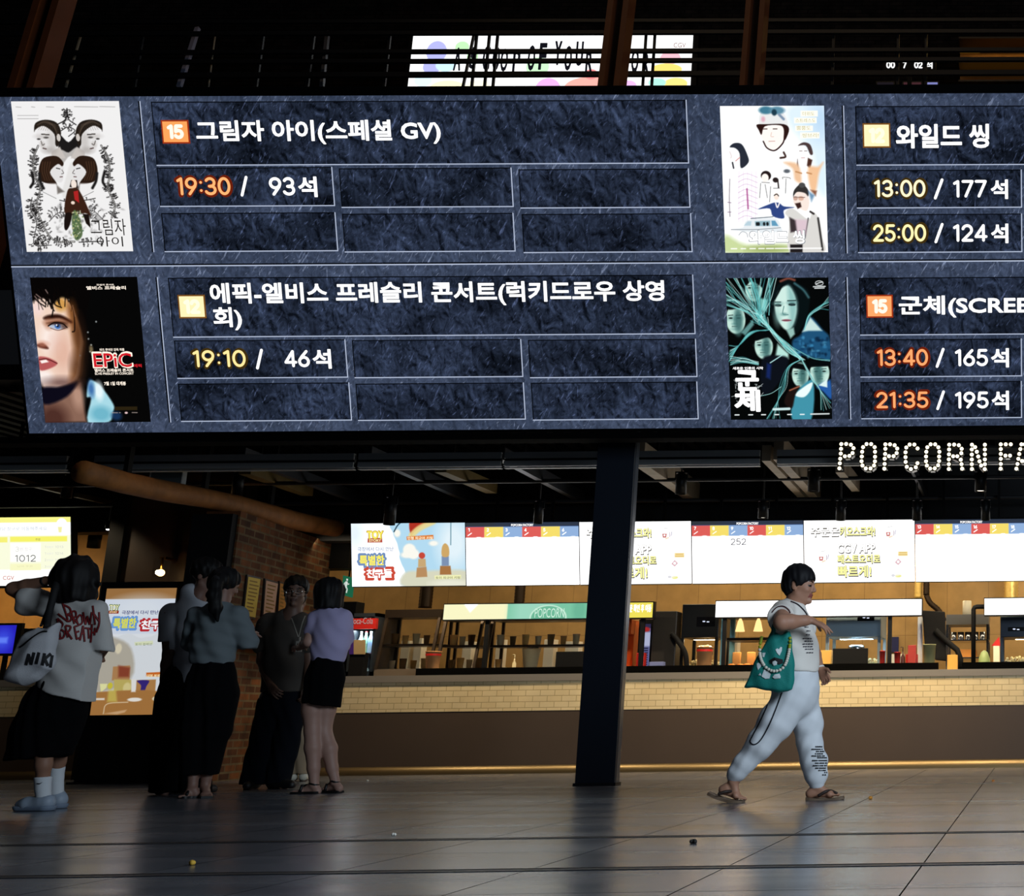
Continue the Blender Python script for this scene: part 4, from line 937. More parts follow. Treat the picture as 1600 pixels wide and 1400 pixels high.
    text('poster_lettering', '군', BB, B(152, 905, 358, 1085), lt_white, BILL, .007, .045); text('poster_lettering', '체', BB, B(142, 1090, 372, 1282), lt_white, BILL, .007, .045)
    text('poster_lettering', '새로운 인류의 시작', BB, B(120, 868, 405, 894), lt_white, BILL, .007, .03)
poster_twins(); poster_face(); poster_group(); poster_web()

# ================================================================== under the billboard: ceiling steel and lamps
def channel():
    y = 12.45; m = mat('galvanised', '#a4a9ac', .5, .15)
    for k, (x0, x1) in enumerate(((-60, 105), (148, 553), (560, 783), (788, 1187), (1214, 1760))):
        mb = MB()
        xa = at(x0, 712, y)[0]; xb = at(x1, 712, y)[0]; z = at(800, 711, y)[2]
        mb.box((xa, y, z-.030), (xb, y+.04, z+.03)); mb.box((xa, y, z-.105), (xb, y+.05, z-.055)); mb.box((xa, y+.01, z-.125), (xb, y+.07, z-.117))
        t = thing('channel_beam', ('dim stretch of bright channel beam at the far end over the waiting screen', 'dim bright-edged channel beam over the kiosk and brick wall', 'bright channel beam between two ceiling ribs, beside the column',
                                   'bright channel beam passing behind the navy column', 'bright channel beam behind the bulb letters')[k], 'beam', ((xa+xb)/2, y, z-.125), 'bright channel beams under the billboard')
        mb.build('flanges', m, t)
        MB().box((xa, y+.02, z-.10), (xb, y+.05, z+.02)).build('web', mat('channel_web', '#16181b', .5), t)
channel()
def ribs():
    zb = 3.04
    woodm = mat('pale_timber', '#a99a84', .6, noise=.35, nscale=6); steelm = mat('grey_steel', '#3d4046', .45, .4); olive = mat('olive_timber', '#6e5c30', .6, noise=.3)
    L = (((376, 718), (600, 802), .07, .12, steelm, 'grey steel rib running back above the brick wall'),
         ((574, 716), (776, 804), .07, .12, steelm, 'grey steel rib running back over the toy banner screen'),
         ((782, 719), (930, 797), .07, .13, steelm, 'grey steel rib ending just beside the navy column'),
         ((996, 724), (1119, 808), .13, .22, woodm, 'pale timber rib starting at the top of the navy column'),
         ((1197, 720), (1282, 808), .09, .16, woodm, 'pale timber rib, thinner one of the pair over the walking woman'),
         ((1216, 718), (1300, 808), .10, .24, woodm, 'pale timber rib, deeper one of the pair over the walking woman'),
         ((1312, 738), (1337, 768), .09, .15, woodm, 'short pale timber rib under the first bulb letter'),
         ((1424, 735), (1454, 797), .03, .10, steelm, 'thin grey steel rib under the bulb letter C'),
         ((688, 738), (768, 771), .12, .12, olive, 'short olive timber rib between two grey steel ribs'),
         ((382, 741), (480, 775), .12, .12, olive, 'short olive timber rib above the brick wall'),
         ((0, 748), (98, 772), .05, .05, olive, 'thin olive rail above the yellow waiting screen'),
         ((118, 777), (170, 789), .05, .05, olive, 'short thin olive rail above the passage'))
    for (a, b, w, h, m, lab) in L:
        p = fl(*a, zb); q = fl(*b, zb); up = np.array([0, 0, h/2])
        t = thing('ceiling_rib', lab, 'beam', (p+q)/2, 'ribs under the dark ceiling')
        MB().bar(p+up, q+up, w, h).build('rib', m, t)
        mb = MB()
        for k in (.2, .8):
            c = p+(q-p)*k; mb.box((c[0]-.012, c[1]-.012, zb+h-.01), (c[0]+.012, c[1]+.012, 3.76))
        mb.build('hanger', black, t)
    for y, px in ((13.9, 752), (15.0, 784)):
        z = at(800, px, y)[2]
        tag(MB().tube([(-20, y, z), (6, y, z)], .022, 8).build('ceiling_pipe', mat('pipe_black', '#26262a', .5)), 'thin dark pipe running sideways '+('high above the counter' if y < 14.5 else 'just above the menu screens'), 'pipe', 'thin pipes under the dark ceiling')['kind'] = 'structure'
ribs()
warm = (1.0, .80, .52)
def lamps():
    on = emis('lamp_lit', '#fff6e4', 3.0)
    L = ((1065, 742, 772, 17, 13.6, 0, 170, 'black cylinder lamp hung on the timber rib beside the navy column'), (1272, 737, 768, 18, 13.6, 0, 200, 'black cylinder lamp hung at the pair of timber ribs'),
         (1532, 740, 768, 18, 13.6, 1, 200, 'lit black cylinder lamp under the bulb letters R and N'), (843, 786, 818, 14, 14.2, 0, 150, 'black cylinder lamp overlapping the first numbered menu screen'),
         (1193, 786, 810, 16, 14.2, 1, 70, 'lit black cylinder lamp over the second numbered menu screen'), (1314, 785, 813, 15, 14.2, 0, 60, 'black cylinder lamp over the app advert above the walking woman'),
         (1433, 785, 813, 14, 14.2, 0, 60, 'black cylinder lamp at the corner between app advert and last menu screen'), (1540, 784, 813, 14, 14.2, 0, 60, 'black cylinder lamp over the last menu screen'),
         (612, 780, 820, 17, 14.2, 0, 130, 'black cylinder lamp overlapping the toy banner screen'), (374, 740, 775, 16, 13.6, 0, 45, 'black cylinder lamp above the brick wall'),
         (108, 745, 778, 15, 14.0, 0, 40, 'black cylinder lamp above the yellow waiting screen'), (149, 836, 856, 18, 16.2, 0, 8, 'black cylinder lamp low in the dim passage'))
    for x, y0, y1, w, Y, lit, pw, lab in L:
        a = at(x, y0, Y); b = at(x, y1, Y); s = FPX/((b-CP)@CF); r = w/s/2
        t = thing('cylinder_lamp', lab, 'lamp', (a[0], Y, b[2]), 'black cylinder lamps under the ceiling')
        MB().lathe((a[0], Y, b[2]), [(r*.9, .012), (r, 0), (r, a[2]-b[2]), (r*.5, a[2]-b[2]+.02)], 20, cap=False).build('body', blackm, t)
        MB().lathe((a[0], Y, b[2]+.014), [(r*.88, 0), (r*.1, .006)], 18).build('lens', on if lit else mat('lens_dark', '#2a2822', .4), t)
        MB().tube([(a[0], Y, a[2]+.01), (a[0], Y, 3.76)], .009, 8).build('stem', blackm, t)
        MB().box((a[0]-r*1.15, Y-.01, a[2]-.06), (a[0]-r*1.02, Y+.01, a[2]+.03)).box((a[0]+r*1.02, Y-.01, a[2]-.06), (a[0]+r*1.15, Y+.01, a[2]+.03)).box((a[0]-r*1.15, Y-.01, a[2]+.02), (a[0]+r*1.15, Y+.01, a[2]+.035)).build('yoke', blackm, t)
        l = bpy.data.lights.new('lamp_beam', 'SPOT'); l.energy = pw; l.color = warm; l.spot_size = math.radians(110); l.spot_blend = .7; l.shadow_soft_size = r*.8
        o = bpy.data.objects.new('lamp_beam', l); COL.objects.link(o); o.parent = t; o.location = (0, 0, -.012)
        o.rotation_euler = (math.radians(12 if Y < 14 else 20), 0, 0)
lamps()

def hanging_sign():
    t = thing('hanging_sign', 'small dark grey sign in a pale frame hanging under the ceiling', 'sign', at(260, 757, 12.9))
    S = Scr(at(260, 757, 12.9), 0); a = S.uv(237, 737); b = S.uv(283, 757)
    mb = MB(); S.slab(mb, a[0], a[1], b[0], b[1], -.05, 0); mb.build('panel', mat('sign_grey', '#5d6566', .5), t)
    mb = MB(); w = .009
    for u0, v0, u1, v1 in ((a[0]-w, a[1]+w, b[0]+w, a[1]), (a[0]-w, b[1], b[0]+w, b[1]-w), (a[0]-w, a[1], a[0], b[1]), (b[0], a[1], b[0]+w, b[1])): S.slab(mb, u0, v0, u1, v1, -.055, .01)
    mb.build('frame', white, t)
    c = S.uv(239, 722); d = S.uv(285, 722); mb = MB()
    S.slab(mb, c[0], c[1]+.008, d[0], c[1]-.008, -.03, 0)
    for u in (c[0]+.01, d[0]-.03): S.slab(mb, u, c[1], u+.016, a[1], -.03, -.01)
    mb.build('bracket', steel, t)
    mb = MB(); q = S.pt(c[0]+.06, c[1]); r = S.pt(d[0]-.06, c[1]); mb.tube([q, (q[0], q[1], 3.76)], .006, 6).tube([r, (r[0], r[1], 3.76)], .006, 6); mb.build('hanger', black, t)
hanging_sign()

def bulb_letters():
    Y = 12.2; S = Scr(at(1450, 737, Y), 0)
    t = thing('bulb_letter_sign', 'marquee letters studded with glowing round bulbs below the billboard', 'sign', at(1450, 737, Y))
    L = [[(175, 73), (173, 110), (171, 147), (167, 187), (164, 223), (160, 262), (213, 72), (250, 78), (270, 105), (263, 143), (238, 165), (203, 168)],
         [(372, 73), (408, 73), (435, 97), (438, 133), (438, 172), (437, 208), (430, 240), (403, 263), (366, 263), (340, 240), (333, 207), (335, 170), (338, 133), (345, 97)],
         [(519, 75), (519, 110), (517, 150), (514, 187), (513, 228), (511, 265), (555, 75), (591, 82), (611, 108), (607, 143), (583, 167), (547, 167)],
         [(770, 107), (745, 77), (708, 77), (682, 100), (676, 137), (676, 175), (677, 212), (686, 250), (718, 268), (756, 254), (769, 222)],
         [(872, 75), (907, 75), (932, 98), (940, 133), (938, 170), (938, 205), (930, 238), (904, 262), (868, 264), (843, 240), (836, 207), (836, 170), (838, 133), (846, 98)],
         [(1017, 78), (1016, 115), (1015, 153), (1014, 192), (1014, 230), (1014, 267), (1055, 77), (1092, 82), (1114, 110), (1111, 144), (1080, 168), (1048, 168), (1107, 195), (1113, 230), (1118, 265)],
         [(1194, 78), (1193, 115), (1193, 155), (1193, 193), (1193, 230), (1194, 267), (1219, 97), (1232, 133), (1243, 170), (1253, 207), (1266, 240), (1295, 78), (1295, 115), (1295, 153), (1295, 193), (1295, 230), (1294, 268)],
         [(1419, 75), (1419, 112), (1419, 150), (1419, 188), (1419, 228), (1418, 265), (1458, 75), (1497, 75), (1455, 163), (1491, 163)],
         [(1580, 75), (1572, 112), (1563, 150), (1556, 188), (1549, 228), (1541, 265), (1584, 205), (1606, 75), (1614, 112), (1623, 150), (1630, 188), (1637, 228), (1645, 265), (1606, 205)]]
    ST = [[[0, 1, 2, 3, 4, 5], [0, 6, 7, 8, 9, 10, 11]], [list(range(14))+[0]], [[0, 1, 2, 3, 4, 5], [0, 6, 7, 8, 9, 10, 11]], [list(range(11))], [list(range(14))+[0]],
          [[0, 1, 2, 3, 4, 5], [0, 6, 7, 8, 9, 10, 11], [11, 12, 13, 14]], [[0, 1, 2, 3, 4, 5], [0, 6, 7, 8, 9, 10, 16], [11, 12, 13, 14, 15, 16]], [[0, 1, 2, 3, 4, 5], [0, 6, 7], [2, 8, 9]], [[0, 1, 2, 3, 4, 5], [0, 7, 8, 9, 10, 11, 12], [3, 6, 13, 10]]]
    face_m = mat('letter_metal', '#1d1a15', .4, .5); rim_m = mat('letter_rim', '#5c574a', .35, .7); bulb_m = emis('bulb_glow', '#fff3d2', 2.6)
    for b, st in zip(L, ST):
        P = [S.uv(1280+x/5, 680+y/5) for x, y in b]
        mb = MB()
        for s in st:
            ribbon(mb, S, [P[i] for i in s], .046, .012)
        lt = mb.build('marquee_letter', face_m, t)
        mb = MB()
        for s in st:
            for i, j in zip(s[:-1], s[1:]):
                a = S.pt(*P[i], -.03); c = S.pt(*P[j], -.03); mb.bar(a, c, .046, .082, (0, 1, 0))
        mb.build('return', rim_m, lt)
        for (u, v) in P:
            c = S.pt(u, v, .022); MB().ball(c, .0175, 8, 6).build('bulb', bulb_m, lt)
    mb = MB(); z0 = 3.76
    for x in (1312, 1350, 1385, 1422, 1455, 1487, 1520, 1565, 1602):
        p = S.px(x, 694, -.05); mb.tube([p, (p[0], p[1], z0)], .005, 6)
    mb.build('hanger', blackm, t)
bulb_letters()

# ================================================================== menu screens
MS = Scr(at(1000, 909, 15.0), 14.5)
def ytop(x): return 818.0-(x-548)*.0067
def ybot(x): return 916.5-(x-548)*.0089
def board(name, label, x0, x1, paint, boost=2.6, bg='#ffffff', res=1.5):
    t = thing(name, label, 'screen', MS.px((x0+x1)/2, ybot(x0)), 'menu screens above the counter')
    C = Canvas((x0, ytop(x0)), (x1, ytop(x1)), (x0+1.2, ybot(x0)), (x1+.6, ybot(x1)), res, bg)
    post = paint(C, t) if paint else None
    C.mesh(MS, 'display', t, .004, 1.0, 'menu_picture', boost)
    a = MS.uv(x0+.2, ytop(x0)-.6); b = MS.uv(x1+.2, ybot(x1)+.6)
    mb = MB(); MS.slab(mb, a[0], a[1]+.006, b[0], b[1]-.006, -.07, 0); mb.build('housing', blackm, t)
    for u in (a[0]*.75+b[0]*.25, a[0]*.25+b[0]*.75):
        p = MS.pt(u, a[1]-.02, -.05); MB().bar(p, (p[0], p[1], 3.76), .03, .03, (0, 1, 0)).build('mount', black, t)
    return t
def menu(n0, extra=None):
    def paint(C, t):
        x0, x1 = C.q[0][0], C.q[1][0]; y = C.q[0][1]; w = (x1-x0)/6
        C.rect(x0-3, y-3, x1+3, y+6.2, '#33383f'); C.rect(x0+w*1.6, y-3, x1+3, y+6.2, '#2a3a5c', 20, .55)
        cols = ('#e0605a', '#f8e06e', '#93b3de')
        for i in range(6):
            C.rect(x0+w*i-(2 if i == 0 else 0), y+6.8, x0+w*(i+1)+(2 if i == 5 else 0), y+23.4, cols[i % 3])
            C.ell((x0+w*i+w*.7, y+24), 5, 1.6, '#ffffff')
            C.line([(x0+w*i+4, y+20), (x0+w*i+9.5, y+16.3)], 1.2, '#fbfbfb')
        C.rect(x0-2, y+6.1, x1+2, y+6.9, '#1e3a70')
        for i in range(6):
            s = str(n0+i); ww = 3.2 if len(s) == 1 else 5.6
            digits('lettering', s, MS, (x0+w*i+3.6, y+8.4, x0+w*i+3.6+ww, y+13.6), lt_white, t, .009, .20)
        text('lettering', 'POPCORN FACTORY', MS, (x0+w*2.42, y+1.6, x0+w*3.6, y+5.2), lt_white, t, .009, .03)
        if extra: digits('lettering', extra, MS, (1142, 841, 1166, 851.5), emis('faint_grey', '#5c5c66', .7), t, .009, .12)
    return paint
def app_advert(C, t):
    x0, x1 = C.q[0][0], C.q[1][0]; y = C.q[0][1]; k = (x1-x0)/174.0
    X = lambda x: x0+(x-1256)*k; Y = lambda v: v-813.5+y
    sh = emis('advert_shadow', '#4a4640', 1.0); yl = emis('advert_yellow', '#fdfba0', 1.15); wh = emis('advert_white', '#ffffff', 1.6)
    for s, b, m in (('주문은', (1267, 823, 1312, 838), wh), ('키오스크와!', (1313, 823, 1368, 838), yl), ('CGV APP', (1309, 849.5, 1368, 863.5), wh), ('패스트오더로', (1309, 866.5, 1376, 880), yl), ('빠르게!', (1310, 884, 1362, 901.5), yl)):
        b = (X(b[0]), Y(b[1]), X(b[2]), Y(b[3]))
        text('lettering_shadow', s, MS, (b[0]+.6, b[1]+1.6, b[2]+.6, b[3]+1.6), sh, t, .007, .03); text('lettering_outline', s, MS, b, emis('advert_outline', '#a8a49a', 1), t, .008, .045); text('lettering', s, MS, b, m, t, .010, .02)
    for (cx, cy) in ((1283, 871), (1388, 834)):
        C.line([(X(cx), Y(cy-9)), (X(cx+7), Y(cy-10))], 1, '#d6d6d6'); C.poly([(X(cx-3), Y(cy-1)), (X(cx+4), Y(cy-1)), (X(cx+3), Y(cy+5)), (X(cx-2), Y(cy+5))], '#c86a64', .7); C.ell((X(cx+.5), Y(cy+1.5)), 1.6*k, 1.6*k, '#ffffff')
        C.line([(X(cx+9), Y(cy-3)), (X(cx+9), Y(cy+4))], 1, '#b8a0b0'); C.line([(X(cx+12), Y(cy-4)), (X(cx+11), Y(cy+2))], 1, '#b0a8c0'); C.line([(X(cx+2), Y(cy+7)), (X(cx+7), Y(cy+5))], 1.2, '#f0c890')
    C.rect(X(1404), Y(863), X(1419), Y(870), '#fbe7a4'); C.line([(X(1406), Y(865)), (X(1417), Y(865))], 1, '#d8a860'); C.line([(X(1405), Y(868)), (X(1418), Y(868))], 1, '#d8a860')
    C.poly([(X(1404), Y(874)), (X(1409), Y(879)), (X(1404), Y(884)), (X(1399), Y(880))], '#b84a5a', .8); C.ell((X(1404), Y(879)), 2.2*k, 2.2*k, '#ffffff'); C.ell((X(1404), Y(901)), 5, 2.4, '#f4f29a'); C.ell((X(1396), Y(900)), 3, 2, '#c0c0c8')
    C.ell((X(1398), Y(885)), 17, 17, '#f9f8fb', 1.2, .6)
def toy_panel(C, t):
    P = lambda x, y: (540+x/8, 800+y/8); q = lambda *a: [P(*p) for p in a]
    C.rect(*P(40, 120), *P(800, 940), '#f7fbff'); C.ell(P(110, 260), 16, 24, '#e2f2ff', 22, .7)
    edge = [(630, 130), (600, 270), (625, 340), (650, 400), (665, 470), (680, 520), (675, 570), (705, 660), (735, 720), (755, 800), (745, 930)]
    C.poly(q(*edge, (1520, 940), (1520, 120)), '#b4dcf2', 1.2); C.ell(P(1350, 400), 24, 38, '#eaf7fd', 26, .9)
    C.poly(q((745, 760), (1000, 740), (1520, 745), (1520, 940), (745, 940)), '#d8d8c0', 5); C.ell(P(1300, 900), 30, 6, '#efeedd', 6, .8)
    for c, rx, ry in (((800, 480), 10, 10), ((770, 540), 10, 5), ((850, 530), 9, 8), ((650, 270), 5, 6), ((1100, 400), 7, 4)): C.ell(P(*c), rx, ry, '#f6f4ea', 3)
    C.poly(q((815, 120), (1060, 120), (960, 180), (860, 260), (820, 300)), '#b23324', 1.5); C.line(q((830, 295), (930, 210), (1100, 130)), 9, '#ecd98e', 3, .9); C.line(q((610, 250), (650, 180), (700, 130)), 2, '#2a4a5c'); C.line(q((1320, 120), (1315, 420)), 1.6, '#6f98a8')
    C.poly(q((765, 312), (1100, 295), (1102, 345), (770, 357)), '#e07828', .8); C.poly(q((1110, 800), (1440, 795), (1440, 840), (1112, 845)), '#f2f2b8', 1)
    # generic wooden blocks where the picture shows its figures
    C.poly(q((890, 700), (1010, 690), (1020, 815), (880, 820)), '#b98d60', 1.2); C.poly(q((1180, 680), (1310, 680), (1320, 790), (1175, 790)), '#a87444', 1.2); C.poly(q((910, 590), (1000, 590), (1005, 690), (905, 695)), '#c9a877', 1.2); C.poly(q((1200, 560), (1290, 560), (1290, 680), (1200, 680)), '#7d92b4', 1.2); C.ell(P(955, 550), 5, 5, '#c84a3a', 1); C.poly(q((1205, 450), (1245, 400), (1290, 450), (1288, 560), (1206, 560)), '#d0a868', 1.2)
    yl = emis('toy_yellow', '#f6e860', 1.1); bl = emis('toy_blue', '#7a98c8', .9); rd = emis('toy_red', '#d8503c', .9); nv = emis('toy_navy', '#7c88b0', .9)
    B = lambda a, b, c, d: P(a, b)+P(c, d)
    text('lettering', 'TOY', MS, B(272, 235, 478, 335), emis('toy_gold', '#caa428', 1), t, .008, .06); text('lettering', 'TOY', MS, B(278, 240, 472, 330), yl, t, .010, .03)
    C.poly(q((283, 330), (460, 325), (464, 382), (280, 382)), '#b84838', .8); text('lettering', 'STORY', MS, B(298, 340, 448, 372), emis('toy_cream', '#fff2b8', 1), t, .008, .03)
    text('lettering', '극장에서 다시 만난', MS, B(155, 435, 605, 490), nv, t, .008, .005)
    text('lettering', '특별한', MS, B(160, 522, 505, 690), bl, t, .008, .085); text('lettering', '특별한', MS, B(180, 540, 490, 665), yl, t, .011, .03)
    text('lettering', '친구들', MS, B(240, 690, 615, 845), rd, t, .008, .085); text('lettering', '친구들', MS, B(268, 712, 588, 820), emis('toy_white', '#ffffff', 1.2), t, .011, .03)
    text('lettering', '인형 피규어 키링', MS, B(778, 305, 1092, 345), emis('toy_caption', '#fff4d0', 1.1), t, .008, .02); text('lettering', '토이 피규어 키링', MS, B(1130, 803, 1435, 836), emis('toy_caption2', '#7c7c66', .9), t, .008, .01)
board('toy_film_screen', 'wide screen with yellow and red toy lettering above the display case', 549, 727, toy_panel, 1.3)
board('menu_screen', 'white menu screen with red, yellow and blue tabs numbered from 1 to 6', 728, 904.5, menu(1))
board('app_screen', 'white app advert screen partly hidden behind the navy column', 905.5, 1080, app_advert, 1.35)
board('menu_screen', 'white menu screen with coloured tabs and a faint grey 252', 1081, 1255, menu(7, '252'), 1.7)
board('app_screen', 'white app advert screen fully in view above the walking woman', 1256, 1429, app_advert, 1.35)
board('menu_screen', 'white menu screen reaching the edge of the picture under the bulb letters', 1430, 1605, menu(13))

def low_sign(x0, x1, y0, y1, label, paint, posts, boost=2.2, dy=-.012):
    Y = 14.86; S = Scr(at((x0+x1)/2, y1, Y), 0)
    t = thing('counter_sign', label, 'sign', (at((x0+x1)/2, y1, Y)[0], Y, 1.05), 'long lit signs on the counter')
    C = Canvas((x0, y0), (x1, y0+(x1-x0)*dy), (x0, y1), (x1, y1+(x1-x0)*dy), 1.4, '#ffffff')
    if paint: paint(C, S, t)
    C.mesh(S, 'display', t, .004, 1.0, 'menu_picture', boost)
    a = S.uv(x0, (y0+y1)/2); b = S.uv(x1, (y0+y1)/2); v0 = (S.uv(x0, y0)[1]+S.uv(x1, y0+(x1-x0)*dy)[1])/2; v1 = (S.uv(x0, y1)[1]+S.uv(x1, y1+(x1-x0)*dy)[1])/2
    mb = MB(); S.slab(mb, a[0]-.008, v0+.012, b[0]+.008, v1-.012, -.09, 0); mb.build('housing', blackm, t)
    for x in posts:
        u = S.uv(x, y1)[0]; p = S.pt(u, v1, -.05)
        MB().box((p[0]-.022, p[1]-.022, 1.045), (p[0]+.022, p[1]+.022, p[2])).build('post', blackm, t)
def green_paint(C, S, t):
    C.rect(690, 930, 800, 980, '#fbf8c8', 1); C.rect(793, 930, 925, 980, '#7cc6a4', 2); C.rect(800, 930, 860, 980, '#a6dcc6', 26, .8); C.poly([(720, 940), (752, 940), (735, 958)], '#ffffff', 3); C.ell((905, 955), 10, 20, '#6ab495', 8, .8); C.rect(918, 930, 976, 980, '#9cc8a0', 3); C.rect(976, 930, 1030, 980, '#f3e25c', 1)
    for r in (29, 26.5): C.ell((857, 967), r, 19.5 if r > 28 else 17.8, '#c9eed9' if r > 28 else '#6fba99', .8)
    text('lettering', 'POPCORN', S, (836, 950.5, 882, 965), emis('sign_mint', '#d2f2e0', 1), t, .008, .0)
    text('lettering', '주문 확인 후 이동', S, (979, 944.5, 1018, 956.5), lt_white, t, .008, .03)
low_sign(693.5, 1020, 945, 968.5, 'long counter sign, pale yellow then green with an oval, crossing behind the column', green_paint, (760, 1003), 1.5)
low_sign(1118.5, 1440, 940, 964.5, 'long blank white lit counter sign behind the walking woman', None, (1132, 1390))
low_sign(1538.5, 1690, 935.5, 961, 'white lit counter sign at the far end under the last menu screen', None, (1640,))

# ================================================================== the concession counter
CT = 1.045
tile = brick_mat('cream_tiles', '#d9c59c', '#d3bd92', '#a8946c', .157, .0625, .0035, .35, .35, 'xz', .5, .4, .06)
brown = mat('brown_laminate', '#463930', .55, noise=.1, nscale=2)
kick = mat('brass_kick', '#7d6b4c', .42, .9)
greytop = mat('grey_worktop', '#77716a', .5)
def counter(x0, x1, label):
    t = thing('concession_counter', label, 'counter', ((x0+x1)/2, YC, 0))
    MB().box((x0, YC-.015, .972), (x1, 16.2, CT)).build('worktop', greytop, t)
    MB().box((x0, YC, .656), (x1, YC+.06, .972)).build('tiled_front', tile, t)
    MB().box((x0, YC+.004, .085), (x1, YC+.06, .656)).build('lower_panel', brown, t)
    mb = MB(); n = 9; vs = []; fs = []
    for i in range(n):
        g = math.pi/2*i/(n-1); vs += [(x0, YC-.07*math.sin(g), .085*math.cos(g)), (x1, YC-.07*math.sin(g), .085*math.cos(g))]
    fs = [(2*i, 2*i+1, 2*i+3, 2*i+2) for i in range(n-1)]; mb.smooth = True; mb.add(vs, fs); mb.smooth = False; mb.add([(x0, YC, 0), (x0, YC, .085), (x1, YC, .085), (x1, YC, 0)], [(0, 1, 2, 3)]); mb.build('kick_plate', kick, t)
    MB().box((x0, YC+.06, 0), (x1, 16.15, .972)).build('carcass', dark, t)
XC0 = A0[0]+(A1[0]-A0[0])*(YC-13.25)/2.5+.025
counter(XC0, 3.0, 'long counter with cream tiled front and brown lower panel')
counter(-15.0, XD0-.08, 'short stretch of cream tiled counter under the yellow waiting screen')
zl = at(1000, 1040.5, 14.76)[2]
def ledge():
    t = thing('counter_ledge', 'black raised ledge along the back edge of the counter top', 'ledge', (-3, 14.75, CT))
    for x0, x1 in ((650, 1466), (1503, 1800)):
        MB().box((at(x0, 1045, 14.76)[0], 14.76, CT), (at(x1, 1045, 14.76)[0], 14.82, zl)).build('upstand', matte, t)
ledge()

# ------------------------------------------------------------------ things on the counter
def bx(name, label, cat, x0, y0, x1, y1, Y, depth, m, group=None, stand=True, bevel=.004):
    lo, hi = pbox(x0, y0, x1, y1, Y, depth)
    if stand: lo = (lo[0], lo[1], CT)
    o = MB().box(lo, hi).build(name, m, bevel=bevel)
    return tag(o, label, cat, group)
def bucket(label, x, y0, y1, w0, w1, Y, m, band=None, corn=True, name='popcorn_bucket', group='popcorn buckets on the counter', CT=1.045):
    c = at(x, y1, Y); top = at(x, y0, Y); s = FPX/((c-CP)@CF); h = max(top[2]-CT, .05); r0 = w0/s/2; r1 = w1/s/2
    t = thing(name, label, 'bucket', (c[0], Y, CT), group)
    MB().lathe((c[0], Y, CT), [(r1*.96, 0), (r1, .004), (r0, h), (r0*1.05, h), (r0*1.05, h+.008), (r0*.93, h+.004), (r0*.9, h-.03)], 20).build('shell', m, t)
    if band: MB().lathe((c[0], Y, CT+h*.84), [(r1+(r0-r1)*.84+.002, 0), (r1+(r0-r1)*.93+.002, h*.09)], 20, cap=False).build('band', band, t)
    if corn:
        mb = MB(); rs = np.random.default_rng(int(x))
        for i in range(26):
            a = rs.uniform(0, 6.28); r = r0*.85*math.sqrt(rs.uniform(0, 1)); mb.ball((c[0]+r*math.cos(a), Y+r*math.sin(a), CT+h+rs.uniform(-.012, .022)), .014, 6, 4)
        mb.build('popcorn', mat('popcorn', '#f2e3b4', .7), t)['kind'] = 'stuff'
    return t
kraft = mat('kraft_card', '#cf9560', .6); red = mat('red_card', '#b3201c', .45); redm = mat('red_metal', '#a01713', .35); grn = mat('sage_card', '#8d8f68', .6); cream = mat('cream_card', '#eadfc2', .6)
bucket('kraft bucket with a red band in front of the glass display case', 675.5, 1019, 1043, 23, 17, 14.93, kraft, red, False)
bucket('kraft bucket of popcorn with a red band beside the dark monitor arm', 1100, 1012, 1040, 25, 20, 14.93, kraft, red)
bucket('sage green bucket under the tall black screen back', 1452, 1008, 1036, 20, 16, 14.91, grn, None, False)
tag(bucket('clear plastic tub heaped with popcorn inside the display case', 829, 1015, 1043, 28, 20, 15.30, mat('cloudy_plastic', '#c9bb94', .3), None, True, 'popcorn_tub', None, CT+.088), 'cloudy plastic tub of popcorn in the display case', 'tub')

def display_case(x0, x1, y0, y1, label, Y=15.02, d=.5, slant=.16):
    a = at(x0, y1, Y); b = at(x1, y1, Y); z1 = at((x0+x1)/2, y0, Y)[2]; w = .03
    t = thing('display_case', label, 'display case', ((a[0]+b[0])/2, Y, CT), 'glass popcorn display cases on the counter')
    m = mat('case_frame', '#3a2f26', .35, .6); xa, xb = a[0], b[0]; H = z1-CT
    MB().box((xa, Y, CT), (xb, Y+d, CT+.085)).build('base', mat('case_base', '#7d6f60', .4, .5), t)
    for x in (xa, xb-w):
        MB().bar((x+w/2, Y+.01, CT+.08), (x+w/2, Y+slant, z1-.05), w, w, (0, 1, 0)).build('front_post', m, t); MB().box((x, Y+d-w, CT+.08), (x+w, Y+d, z1-.05)).build('rear_post', m, t)
    MB().box((xa-.005, Y+slant-.03, z1-.09), (xb+.005, Y+d+.01, z1)).build('hood', mat('case_hood', '#2a211a', .35, .4), t)
    zs = CT+H*.47
    MB().box((xa+.01, Y+slant*.5+.01, zs-.012), (xb-.01, Y+d-.02, zs+.012)).build('shelf', m, t)
    mb = MB(); o = .004
    mb.add([(xa+w, Y+.012, CT+.09), (xb-w, Y+.012, CT+.09), (xb-w, Y+slant, z1-.09), (xa+w, Y+slant, z1-.09)], [(0, 1, 2, 3)]); mb.build('glass_pane', glass, t)
    return t, (xa, xb, Y, d, zs, z1)
def paper_cup(x, y, z, r, h, label, m):
    mb = MB().lathe((x, y, z), [(r*.75, 0), (r, h), (r*1.06, h), (r*.9, h-.004)], 12)
    return tag(mb.build('paper_cup', m), label, 'cup', 'paper cups standing in the glass cases')
ORD = ('first', 'second', 'third', 'fourth', 'fifth', 'sixth', 'seventh', 'eighth')
